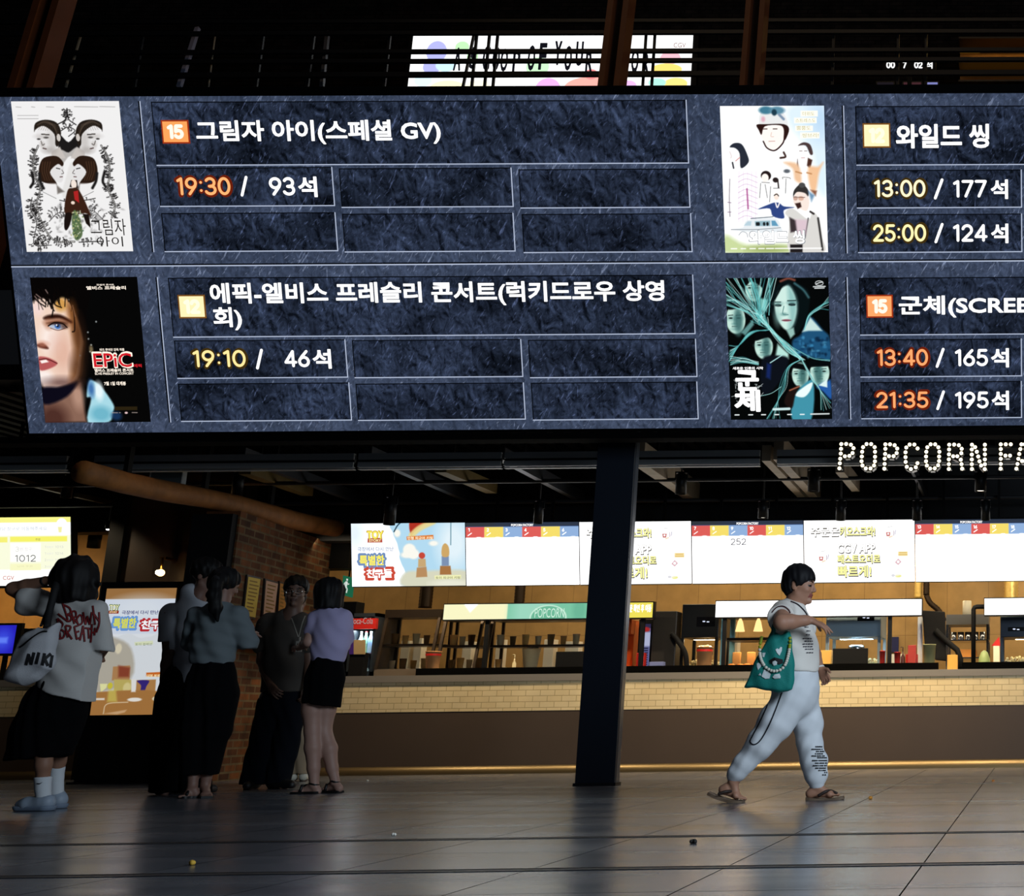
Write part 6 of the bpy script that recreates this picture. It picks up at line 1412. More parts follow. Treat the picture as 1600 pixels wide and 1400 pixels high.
def sconce():
    p = at(251, 895, 14.3); Y = 14.3
    t = thing('wall_lamp', 'glass tube wall lamp with a glowing round bulb above the kiosk', 'lamp', (p[0], Y, p[2]))
    MB().lathe((p[0], Y, at(251, 914, Y)[2]), [(.075, 0), (.075, at(251, 874, Y)[2]-at(251, 914, Y)[2])], 24, cap=False).build('glass_tube', glass, t)
    MB().ball((p[0], Y, p[2]), .038, 14, 10).build('bulb', emis('sconce_bulb', '#ffd290', 4.0), t)
    MB().tube([(p[0], Y, p[2]+.04), (p[0], Y, at(251, 872, Y)[2])], .012, 8).build('socket', mat('brass', '#a88248', .3, 1.0), t)
    mb = MB().box((p[0]-.03, Y, at(251, 874, Y)[2]), (p[0]+.03, 14.5, at(251, 870, Y)[2])).lathe((p[0], Y, at(251, 914, Y)[2]-.015), [(.08, 0), (.08, .015)], 20); mb.tube([(p[0], Y, at(251, 914, Y)[2]-.008), (p[0], 14.5, at(251, 914, Y)[2]-.008)], .01, 6); mb.build('bracket', mat('brass', '#a88248', .3, 1.0), t)
    l = bpy.data.lights.new('sconce_light', 'POINT'); l.energy = 2.2; l.color = (1, .58, .22); l.shadow_soft_size = .04
    o = bpy.data.objects.new('sconce_light', l); COL.objects.link(o); o.parent = t; o.location = (0, -.06, 0)
sconce()
def small_spot():
    p = at(169, 827, 15.0); t = thing('small_spotlight', 'tiny bright spotlight at the edge of the dim passage', 'lamp', p)
    MB().lathe(p, [(.02, 0), (.035, .02), (.035, .09)], 12).build('body', blackm, t); MB().ball(p, (.022, .022, .012), 10, 6).build('lens', emis('spot_white', '#ffffff', 4), t)
    MB().tube([(p[0], p[1], p[2]+.08), (p[0], p[1], 3.7)], .006, 6).build('stem', blackm, t)
small_spot()

def on_pier(px, py, off=0.0):
    """point of the brick wall's face seen there in the picture"""
    a = np.array([A0[0], 13.25, 0]); b = np.array([A1[0], 15.75, 0]); n = np.cross(b-a, [0, 0, 1]); n = n/np.linalg.norm(n)
    if n[0] < 0: n = -n
    d = ray(px, py); k = ((a-CP)@n)/(d@n); return CP+d*k+n*off
def framed(corners, paper, label, lines):
    t = thing('framed_notice', label, 'picture', on_pier(*corners[3]), 'framed notices on the brick wall')
    P = [on_pier(x, y, .02) for x, y in corners]; Bk = [on_pier(x, y, .002) for x, y in corners]; c = sum(P)/4
    mb = MB(); O = [c+(p-c)*1.10 for p in P]; Ob = [b+(b-c)*.10 for b in Bk]
    mb.hexa([Ob[3], Ob[2], Ob[1], Ob[0], O[3], O[2], O[1], O[0]]); mb.build('frame', mat('frame_dark', '#160d08', .5), t)
    F = [on_pier(x, y, .025) for x, y in corners]
    MB().add([F[3], F[2], F[1], F[0]], [(0, 1, 2, 3)]).build('paper', paper, t)
    mb = MB(); rs = np.random.default_rng(int(corners[0][0]))
    G = [on_pier(x, y, .028) for x, y in corners]
    for i in range(lines):
        v = .08+.86*i/lines; w = rs.uniform(.5, .8); h = .035
        f = lambda u, v: (G[0]*(1-u)+G[1]*u)*(1-v)+(G[3]*(1-u)+G[2]*u)*v
        mb.add([f(.12, v+h), f(.12+w, v+h), f(.12+w, v), f(.12, v)], [(0, 1, 2, 3)])
    mb.build('print', mat('print_'+label[:6], '#7a5a1c', .7), t)
framed(((384, 901), (403, 905), (395, 965), (377, 961)), mat('yellow_paper', '#b89c34', .6), 'yellow framed notice on the brick wall, beside the ponytailed woman', 9)
framed(((412, 907), (430.5, 912), (423, 972), (407, 968)), mat('pink_paper', '#b08a70', .6), 'pinkish orange framed notice, middle one on the brick wall', 9)
framed(((434, 911), (445, 915), (440, 975), (430, 972)), mat('amber_paper', '#a8702a', .6), 'amber framed notice half hidden by the man with the lanyard', 9)
def brick_shelf():
    a = on_pier(368, 1012); b = on_pier(440, 1015); n = np.array([.22, 0, 0])
    t = thing('wall_shelf', 'pale wall shelf with a red front edge on the brick wall', 'shelf', a)
    MB().hexa([a, b, b+n, a+n]+[p+np.array([0, 0, .05]) for p in (a, b, b+n, a+n)]).build('board', mat('shelf_pale', '#d8b498', .5), t)
    MB().hexa([a+n, b+n, b+n*1.05, a+n*1.05]+[p+np.array([0, 0, .05]) for p in (a+n, b+n, b+n*1.05, a+n*1.05)]).build('edge', mat('shelf_red', '#c03a1c', .4), t)
brick_shelf()
def exit_sign():
    p = at(541, 917, 15.9); S = Scr(at(541, 933, 15.9), 0); t = thing('exit_sign', 'green emergency exit sign with a white running figure', 'sign', at(541, 933, 15.9))
    P = [S.px(*q) for q in ((536, 899), (549, 902), (546, 933), (534, 929))]; d = np.array([0, .08, 0])
    MB().hexa([P[3]+d, P[2]+d, P[1]+d, P[0]+d, P[3], P[2], P[1], P[0]]).build('case', emis('exit_green', '#2c8a62', .45), t)
    mb = MB(); f = lambda u, v: (P[0]*(1-u)+P[1]*u)*(1-v)+(P[3]*(1-u)+P[2]*u)*v+np.array([0, -.004, 0])
    def st(p, w):
        for (u, v), (u2, v2) in zip(p[:-1], p[1:]):
            e = np.array([u2-u, (v2-v)*2.2]); e = e/np.hypot(*e); nx, ny = -e[1]*w, e[0]*w/2.2; mb.add([f(u+nx, v+ny), f(u2+nx, v2+ny), f(u2-nx, v2-ny), f(u-nx, v-ny)], [(0, 1, 2, 3)])
    st([(.55, .12), (.55, .22)], .10); st([(.52, .26), (.45, .52)], .13); st([(.45, .5), (.65, .64), (.58, .84)], .07); st([(.45, .5), (.38, .7), (.18, .8)], .07); st([(.52, .3), (.72, .40), (.82, .34)], .05); st([(.50, .3), (.28, .36), (.22, .48)], .05)
    mb.build('running_figure', emis('exit_white', '#e6f2ea', .8), t); MB().tube([p+np.array([0, .04, .1]), (p[0], p[1]+.04, 3.76)], .008, 6).build('hanger', black, t)
exit_sign()
def soffit():
    xa = at(503, 860, 15.9)[0]; xb = at(560, 860, 15.9)[0]
    struct('trim_8', MB().box((xa-.3, 15.7, at(520, 888, 15.7)[2]), (xb, 15.95, 3.75)), black)
soffit()
for _k, (_a, _b, _t) in enumerate(((628, 641, 1003), (648, 660, 999), (724, 738, 1004), (776, 786, 1001), (851, 866, 1001), (884, 905, 1004), (1140, 1152, 1000), (1392, 1412, 1022))):
    bx('bright_filler_box', ('cream', 'pale', 'narrow cream', 'slim pale', 'squat cream', 'wide pale', 'hidden cream', 'low cream')[_k]+' box added for brightness on the rear counter, '+('first', 'second', 'third', 'fourth', 'fifth', 'sixth', 'seventh', 'eighth')[_k]+' along from the drinks cooler', 'tin', _a, _t, _b, 1040, 15.85, .16, mat('filler_cream', '#e6dcc4', .5), 'boxes added for brightness on the rear counter')  # pale boxes added behind the cases to catch light
bx('speaker_box', 'black box on the counter behind the woman with the black bob', 'box', 535, 940, 556, 962, 15.6, .2, black, None, True)

# ------------------------------------------------------------------ bits on the floor
def crumb(x, y, r, col, label):
    p = fl(x, y); mb = MB(); rs = np.random.default_rng(int(x))
    for i in range(4): mb.ball((p[0]+rs.uniform(-r, r)*.6, p[1]+rs.uniform(-r, r)*.6, r*.55), r*rs.uniform(.45, .7), 7, 5)
    tag(mb.build('popcorn_crumb', mat('crumb'+col, col, .7)), label, 'crumb', 'crumbs on the floor')
crumb(1361, 1249, .018, '#c8862a', 'orange crumb on the floor beside the front sandal of the walking woman'); crumb(1084, 1318, .016, '#1c1a18', 'dark crumb on the floor before the rear sandal'); crumb(300, 1352, .016, '#c8a038', 'golden crumb near the lower edge of the floor'); crumb(574, 1221, .014, '#f0ece0', 'white crumb beside the bob-haired woman\'s sandals'); crumb(615, 1306, .012, '#f0ece0', 'white crumb alone on the middle of the floor'); crumb(1552, 1221, .012, '#c87a2a', 'tiny orange crumb near the counter kick plate')

# ================================================================== people: bodies and clothes grown as distance fields
class Fld:
    """a solid described by a distance field on a grid; mesh() skins it with surface nets"""
    def __init__(s, lo, hi, h):
        s.h = h; s.lo = np.asarray(lo, float); n = np.ceil((np.asarray(hi)-s.lo)/h).astype(int)+1; s.n = n
        s.ax = [(s.lo[i]+h*np.arange(n[i])).astype(np.float32) for i in range(3)]; s.D = np.full(n, 1.0, np.float32)
    def sl(s, lo, hi):
        a = np.clip(np.floor((np.asarray(lo)-s.lo)/s.h).astype(int), 0, s.n); b = np.clip(np.ceil((np.asarray(hi)-s.lo)/s.h).astype(int)+1, 0, s.n)
        return tuple(slice(i, j) for i, j in zip(a, b))
    def P(s, sl): return s.ax[0][sl[0]][:, None, None], s.ax[1][sl[1]][None, :, None], s.ax[2][sl[2]][None, None, :]
    def join(s, sl, d, k):
        D = s.D[sl]
        if D.size == 0: return s
        if k <= 0: s.D[sl] = np.minimum(D, d)
        else:
            h = np.clip(.5+.5*(D-d)/k, 0, 1); s.D[sl] = D+(d-D)*h-k*h*(1-h)
        return s
    def cut(s, sl, d, k=.004):          # remove the solid d
        D = s.D[sl]
        if D.size == 0: return s
        d = -d; h = np.clip(.5-.5*(D-d)/k, 0, 1); s.D[sl] = D+(d-D)*h+k*h*(1-h); return s
    def dcap(s, a, b, ra, rb, sq):
        a = np.asarray(a, float); b = np.asarray(b, float); q = np.asarray(sq, float); R = max(ra, rb)
        lo = np.minimum(a, b)-R*q-.05; hi = np.maximum(a, b)+R*q+.05; sl = s.sl(lo, hi); X, Y, Z = s.P(sl)
        A = a/q; e = (b-a)/q; L = float(e@e)+1e-9
        x = X/q[0]-A[0]; y = Y/q[1]-A[1]; z = Z/q[2]-A[2]
        t = np.clip((x*e[0]+y*e[1]+z*e[2])/L, 0, 1)
        d = np.sqrt((x-t*e[0])**2+(y-t*e[1])**2+(z-t*e[2])**2)-(ra+(rb-ra)*t)
        return sl, (d*q.min()).astype(np.float32)
    def cap(s, a, b, ra, rb=None, k=.02, sq=(1, 1, 1)): return s.join(*s.dcap(a, b, ra, ra if rb is None else rb, sq), k)
    def chain(s, pts, rr, k=.02, sq=(1, 1, 1)):
        for i in range(len(pts)-1): s.cap(pts[i], pts[i+1], rr[i], rr[i+1], k, sq)
        return s
    def dell(s, c, r, axes=None):
        c = np.asarray(c, float); r = np.asarray(r, float); R = r.max()+.05; sl = s.sl(c-R, c+R); X, Y, Z = s.P(sl); X = X-c[0]; Y = Y-c[1]; Z = Z-c[2]
        if axes is None: u, v, w = X, Y, Z
        else: u, v, w = [X*a[0]+Y*a[1]+Z*a[2] for a in axes]
        return sl, ((np.sqrt((u/r[0])**2+(v/r[1])**2+(w/r[2])**2)-1)*r.min()).astype(np.float32)
    def ell(s, c, r, axes=None, k=.02): return s.join(*s.dell(c, r, axes), k)
    def cutell(s, c, r, axes=None, k=.006): return s.cut(*s.dell(c, r, axes), k)
    def cutplane(s, p, n, k=.004):      # remove everything on the side n points to
        n = np.asarray(n, float); n = n/np.linalg.norm(n); sl = (slice(None),)*3; X, Y, Z = s.P(sl)
        return s.cut(sl, -((X-p[0])*n[0]+(Y-p[1])*n[1]+(Z-p[2])*n[2]).astype(np.float32)+0*s.D[sl], k)
    def prism(s, poly, y0, half, rnd, k=.0, bulge=0.0):
        """poly: (x, z) outline, y0 middle depth, half thickness, rounded edge"""
        p = np.asarray(poly, float); lo = (p[:, 0].min()-.05, y0-half-.06, p[:, 1].min()-.05); hi = (p[:, 0].max()+.05, y0+half+.06, p[:, 1].max()+.05)
        sl = s.sl(lo, hi); X, Y, Z = s.P(sl); x = X[:, 0, :]+0*Z[0, 0, :][None]; z = 0*X[:, 0, :]+Z[0, 0, :][None]
        d = np.full(x.shape, 1e9); ins = np.zeros(x.shape, bool)
        for i in range(len(p)):
            a = p[i]; b = p[(i+1) % len(p)]; e = b-a; L = e@e+1e-12; t = np.clip(((x-a[0])*e[0]+(z-a[1])*e[1])/L, 0, 1)
            d = np.minimum(d, np.hypot(x-a[0]-t*e[0], z-a[1]-t*e[1])); c = (a[1] > z) != (b[1] > z)
            with np.errstate(divide='ignore', invalid='ignore'): ins ^= c & (x < (b[0]-a[0])*(z-a[1])/(b[1]-a[1]+1e-12)+a[0])
        d = np.where(ins, -d, d)
        hh = half
        if bulge: hh = half*(1-bulge)+half*bulge*np.clip(-d/.12, 0, 1)**.5; hh = hh[:, None, :]
        dy = np.abs(Y-y0)-hh; D = d[:, None, :]
        a = D+rnd; b = dy+rnd; out = np.minimum(np.maximum(a, b), 0)+np.sqrt(np.maximum(a, 0)**2+np.maximum(b, 0)**2)-rnd
        return s.join(sl, out.astype(np.float32), k)
    def ripple(s, fn):
        sl = (slice(None),)*3; X, Y, Z = s.P(sl); s.D = s.D+np.asarray(fn(X, Y, Z), np.float32); return s
    def mesh(s, name):
        D = s.D; S = D < 0; n = np.array(D.shape)
        c = np.zeros(n-1, np.int8)
        for i in (0, 1):
            for j in (0, 1):
                for k in (0, 1): c += S[i:n[0]-1+i, j:n[1]-1+j, k:n[2]-1+k]
        act = np.argwhere((c > 0) & (c < 8)); ids = np.full(n-1, -1, np.int32); ids[tuple(act.T)] = np.arange(len(act))
        pos = np.zeros((len(act), 3)); cnt = np.zeros(len(act))
        cor = [(i, j, k) for i in (0, 1) for j in (0, 1) for k in (0, 1)]
        V = {q: D[act[:, 0]+q[0], act[:, 1]+q[1], act[:, 2]+q[2]] for q in cor}
        for p in cor:
            for ax in range(3):
                if p[ax]: continue
                q = list(p); q[ax] = 1; q = tuple(q); a = V[p]; b = V[q]; m = (a < 0) != (b < 0)
                t = np.where(m, a/(a-b+(~m)), 0); e = np.array(p, float)[None, :]+np.zeros((len(act), 3)); e[:, ax] += t
                pos[m] += e[m]; cnt[m] += 1
        co = s.lo+s.h*(act+pos/np.maximum(cnt, 1)[:, None])
        Q = []
        for ax in range(3):
            u, v = (ax+1) % 3, (ax+2) % 3
            a = [slice(0, n[i]) for i in range(3)]; b = list(a); a[ax] = slice(0, n[ax]-1); b[ax] = slice(1, n[ax])
            A = S[tuple(a)]; B = S[tuple(b)]; m = A != B
            e = np.argwhere(m); ok = (e[:, u] > 0) & (e[:, v] > 0) & (e[:, u] < n[u]-1) & (e[:, v] < n[v]-1); e = e[ok]
            if not len(e): continue
            fl_ = A[tuple(e.T)]
            du = np.zeros(3, int); du[u] = 1; dv = np.zeros(3, int); dv[v] = 1
            q = np.stack([ids[tuple((e-du-dv).T)], ids[tuple((e-dv).T)], ids[tuple(e.T)], ids[tuple((e-du).T)]], 1)
            q[~fl_] = q[~fl_][:, ::-1]; Q.append(q)
        return np_mesh(name, co, np.concatenate(Q), True)
    def build(s, name, m, parent, paint=None):
        me = s.mesh(name)
        for x in (m if isinstance(m, (list, tuple)) else [m]): me.materials.append(x)
        if paint is not None:
            k = len(me.polygons); c = np.empty(k*3, np.float32); me.polygons.foreach_get('center', c); idx = paint(c.reshape(-1, 3)).astype(np.int32); me.polygons.foreach_set('material_index', idx)
        BV[name] = me.copy()
        return link_mesh(name, me, parent)
BV = {}
def unit(v): v = np.asarray(v, float); return v/np.linalg.norm(v)
def lerp(a, b, t): return np.asarray(a)*(1-t)+np.asarray(b)*t

def hand(F, w, fd, pn, ts=1, curl=(.3, .4, .45, .5), s=1.0, spread=.12, thumb=.35):
    """palm, four unequal fingers and a thumb; w wrist, fd finger direction, pn palm normal, ts thumb side"""
    fd = unit(fd); pn = unit(np.asarray(pn)-np.dot(pn, fd)*fd); sd = np.cross(fd, pn)*ts; w = np.asarray(w, float)
    off = (.030, .010, -.010, -.029); ln = (.070, .079, .074, .058)
    for o in off: F.cap(w+fd*.012*s+sd*o*.55*s, w+fd*.086*s+sd*o*s, .0150*s, .0125*s, .010)
    for o, L, cu in zip(off, ln, curl):
        p = w+fd*.088*s+sd*o*s; d = unit(fd+sd*o/.03*spread); a = 0.0; r = .0100*s
        for j, f in enumerate((.46, .31, .23)):
            a += cu*(.75, 1.0, .8)[j]; e = unit(d*math.cos(a)+pn*math.sin(a)); q = p+e*L*f*s; F.cap(p, q, r, r*.9, .003); p = q; r *= .9
    p = w+fd*.022*s+sd*.024*s; e = unit(fd*.62+sd*.75+pn*thumb); q = p+e*.045*s; F.cap(p, q, .0155*s, .0120*s, .010); e2 = unit(fd*.85+sd*.42+pn*(thumb+.25)); F.cap(q, q+e2*.034*s, .0118*s, .0102*s, .003); F.cap(q+e2*.034*s, q+e2*.056*s, .0102*s, .0085*s, .002)

def head(F, c, f, u, s=1.0):
    """skull, jaw, brow, nose, lips, ears and eye sockets around c; f forward, u up"""
    f = unit(f); u = unit(np.asarray(u)-np.dot(u, f)*f); r = np.cross(f, u); A = (f, r, u)
    L = lambda x, y, z: np.asarray(c)+(f*x+r*y+u*z)*s
    F.ell(L(-.010, 0, .030), np.array([.098, .077, .088])*s, A, .02); F.ell(L(.030, 0, -.030), np.array([.062, .062, .085])*s, A, .025)
    F.cap(L(.035, 0, -.070), L(.066, 0, -.098), .042*s, .020*s, .02); F.cap(L(.010, .05, -.06), L(.05, .02, -.095), .018*s, .014*s, .02); F.cap(L(.010, -.05, -.06), L(.05, -.02, -.095), .018*s, .014*s, .02)
    F.cap(L(.080, -.028, .016), L(.080, .028, .016), .013*s, .013*s, .012)
    for k in (-1, 1):
        F.ell(L(.060, .036*k, -.028), np.array([.026, .022, .020])*s, A, .012); F.cutell(L(.099, .031*k, .000), np.array([.016, .017, .010])*s, A, .012); F.ell(L(.079, .030*k, .000), np.array([.012, .012, .009])*s, A, .003)
        F.ell(L(-.008, .074*k, -.010), np.array([.018, .009, .031])*s, A, .006); F.cutell(L(-.002, .084*k, -.008), np.array([.008, .005, .016])*s, A, .004)
    F.cap(L(.090, 0, .008), L(.108, 0, -.026), .008*s, .012*s, .010); F.ell(L(.098, .011, -.033), np.array([.010, .008, .007])*s, A, .005); F.ell(L(.098, -.011, -.033), np.array([.010, .008, .007])*s, A, .005)
    F.ell(L(.088, 0, -.057), np.array([.012, .023, .0065])*s, A, .004); F.ell(L(.087, 0, -.068), np.array([.012, .020, .0065])*s, A, .004); F.cap(L(.08, 0, -.093), L(.082, 0, -.096), .018*s, .018*s, .012)
    return L, A
def face_paint(L_, c, A, s):
    """material index per face: 1 eyes and brows, 2 lips"""
    def fn(P):
        q = P-np.asarray(c); x = q@A[0]/s; y = q@A[1]/s; z = q@A[2]/s; o = np.zeros(len(P), int)
        o[(x > .055) & (abs(z+.062) < .012) & (abs(y) < .024)] = 2
        o[(x > .05) & (abs(abs(y)-.031) < .015) & (abs(z) < .0055)] = 1; o[(x > .05) & (abs(abs(y)-.033) < .020) & (abs(z-.024-.1*(.033-abs(abs(y)-.033))) < .0045)] = 1
        return o
    return fn

class Who:
    def __init__(s, label, feet, Y=None):
        p = fl(*feet); s.Y = p[1] if Y is None else Y; s.root = thing('person', label, 'person', (p[0], s.Y, 0)); s.S = FPX/((p-CP)@CF)
    def J(s, x, y, dy=0.0): return at(x, y, s.Y+dy)
def skins(tone, lips='#8a4a42'): return [mat('skin_'+tone, tone, .55), mat('eye_dark', '#120c0a', .3), mat('lips_'+lips, lips, .5)]

def decal(name, target, lines, wpx, m, parent, to=None, off=.004, taper=False, scale=None, closed=False):
    """painted or sewn lines lying on the cloth: each line is laid on the surface point by point"""
    me = BV[target] if isinstance(target, str) else target
    vs = [v.co[:] for v in me.vertices]; bv = BVHTree.FromPolygons(vs, [p.vertices[:] for p in me.polygons])
    mb = MB(); o0 = Vector(CP)
    def hit(x, y):
        d = Vector(unit(ray(x, y))); h = bv.ray_cast(o0, d)
        return None if h[0] is None else h[0]-d*off
    for ln in lines:
        p = np.asarray(ln, float)
        if len(p) > 2: p = smooth_line(p, 5)
        q = [p[0]]
        for a, b in zip(p[:-1], p[1:]):
            k = max(1, int(np.hypot(*(b-a))/1.5))
            for i in range(1, k+1): q.append(a+(b-a)*i/k)
        q = np.array(q); prev = None
        for i in range(len(q)):
            d = q[min(i+1, len(q)-1)]-q[max(i-1, 0)]; d = d/(np.hypot(*d)+1e-9); w = wpx/2*(1 if not taper else max(.15, math.sin(math.pi*min(1, (i+1)/len(q)))))
            a = hit(q[i][0]-d[1]*w, q[i][1]+d[0]*w); b = hit(q[i][0]+d[1]*w, q[i][1]-d[0]*w)
            cur = None if a is None or b is None or (a-b).length > wpx/60 else (a, b)
            if cur and prev: mb.add([prev[0], prev[1], cur[1], cur[0]], [(0, 1, 2, 3)])
            prev = cur
    if mb.v: return mb.build(name, m, parent)
def decal_fill(name, target, polys, m, parent, off=.005):
    me = BV[target]; vs = [v.co[:] for v in me.vertices]; bv = BVHTree.FromPolygons(vs, [p.vertices[:] for p in me.polygons]); mb = MB(); o0 = Vector(CP)
    for poly in polys:
        P = np.asarray(poly, float); c = P.mean(0); rings = [P*(t)+c*(1-t) for t in (1, .66, .33)]; pts = []
        for R in rings:
            row = []
            for x, y in R:
                d = Vector(unit(ray(x, y))); h = bv.ray_cast(o0, d); row.append(None if h[0] is None else h[0]-d*off)
            pts.append(row)
        n = len(P)
        if any(v is None for r in pts for v in r): continue
        d = Vector(unit(ray(*c))); h = bv.ray_cast(o0, d); cc = h[0]-d*off if h[0] else pts[2][0]
        V = pts[0]+pts[1]+pts[2]+[cc]
        F = [(i+k*n, (i+1) % n+k*n, (i+1) % n+(k+1)*n, i+(k+1)*n) for k in (0, 1) for i in range(n)]+[(2*n+i, 2*n+(i+1) % n, 3*n) for i in range(n)]
        mb.add(V, F)
    if mb.v: return mb.build(name, m, parent)
def folds(amp, *waves):
    def fn(X, Y, Z):
        o = 0
        for (kx, ky, kz, ph) in waves: o = o+np.sin(kx*X+ky*Y+kz*Z+ph)
        return amp*o
    return fn
def sole(name, pts, w, t0, m, parent, up=(0, 0, 1)):
    """a sandal or shoe sole following pts from heel to toe"""
    p = smooth_line(pts, 6); n = len(p); mb = MB(); u = np.array(up, float)
    for i in range(n):
        pass
    vs = []; fs = []
    prof = [.70, .92, 1.0, .96, .88, .86, .92, 1.02, 1.06, 1.0, .8]
    for i in range(n):
        d = unit(p[min(i+1, n-1)]-p[max(i-1, 0)]); sd = unit(np.cross(d, u)); f = i/(n-1)*10; j = min(int(f), 9); k = prof[j]+(prof[j+1]-prof[j])*(f-j); nn = np.cross(sd, d)
        for a, b in ((-1, 0), (1, 0), (1, 1), (-1, 1)): vs.append(p[i]+sd*a*w/2*k+nn*(-t0 if b == 0 else 0))
    for i in range(n-1):
        for j in range(4): fs.append((i*4+j, i*4+(j+1) % 4, (i+1)*4+(j+1) % 4, (i+1)*4+j))
    fs += [(3, 2, 1, 0), ((n-1)*4, (n-1)*4+1, (n-1)*4+2, (n-1)*4+3)]
    mb.add(vs, fs); return mb.build(name, m, parent)
def foot(F, ank, toe, heel, r=.032, k=.015, toes=True):
    ank, toe, heel = map(np.asarray, (ank, toe, heel)); d = unit(toe-heel); sd = unit(np.cross(d, [0, 0, 1])); ball = lerp(heel, toe, .68)
    F.cap(heel, lerp(heel, ank, .35), r*.95, r, k); F.cap(ank, ball, r*.98, r*.72, k); F.cap(heel, ball, r*.85, r*.75, k); F.cap(ball-sd*.022, ball+sd*.022, r*.62, r*.62, k)
    if toes:
        for i, o in enumerate((-.032, -.014, .001, .015, .028)):
            L = (.052, .050, .046, .04, .034)[i]; b = ball+sd*o+np.array([0, 0, -.004]); F.cap(b, b+d*L, (.0125, .009, .0085, .008, .008)[i], (.011, .008, .0075, .007, .007)[i], .004)

# ================================================================== the people
def bounds(w, x0, y0, x1, y1, d0, d1):
    q = np.array([w.J(x, y, d) for x in (x0, x1) for y in (y0, y1) for d in (d0, d1)])
    return (q[:, 0].min()-.03, w.Y+d0, max(-.02, q[:, 2].min()-.03)), (q[:, 0].max()+.03, w.Y+d1, q[:, 2].max()+.05)
shoe_black = mat('shoe_black', '#121112', .5); leather = mat('sandal_brown', '#5a4030', .6); strapb = mat('strap_dark', '#2a1c16', .6)

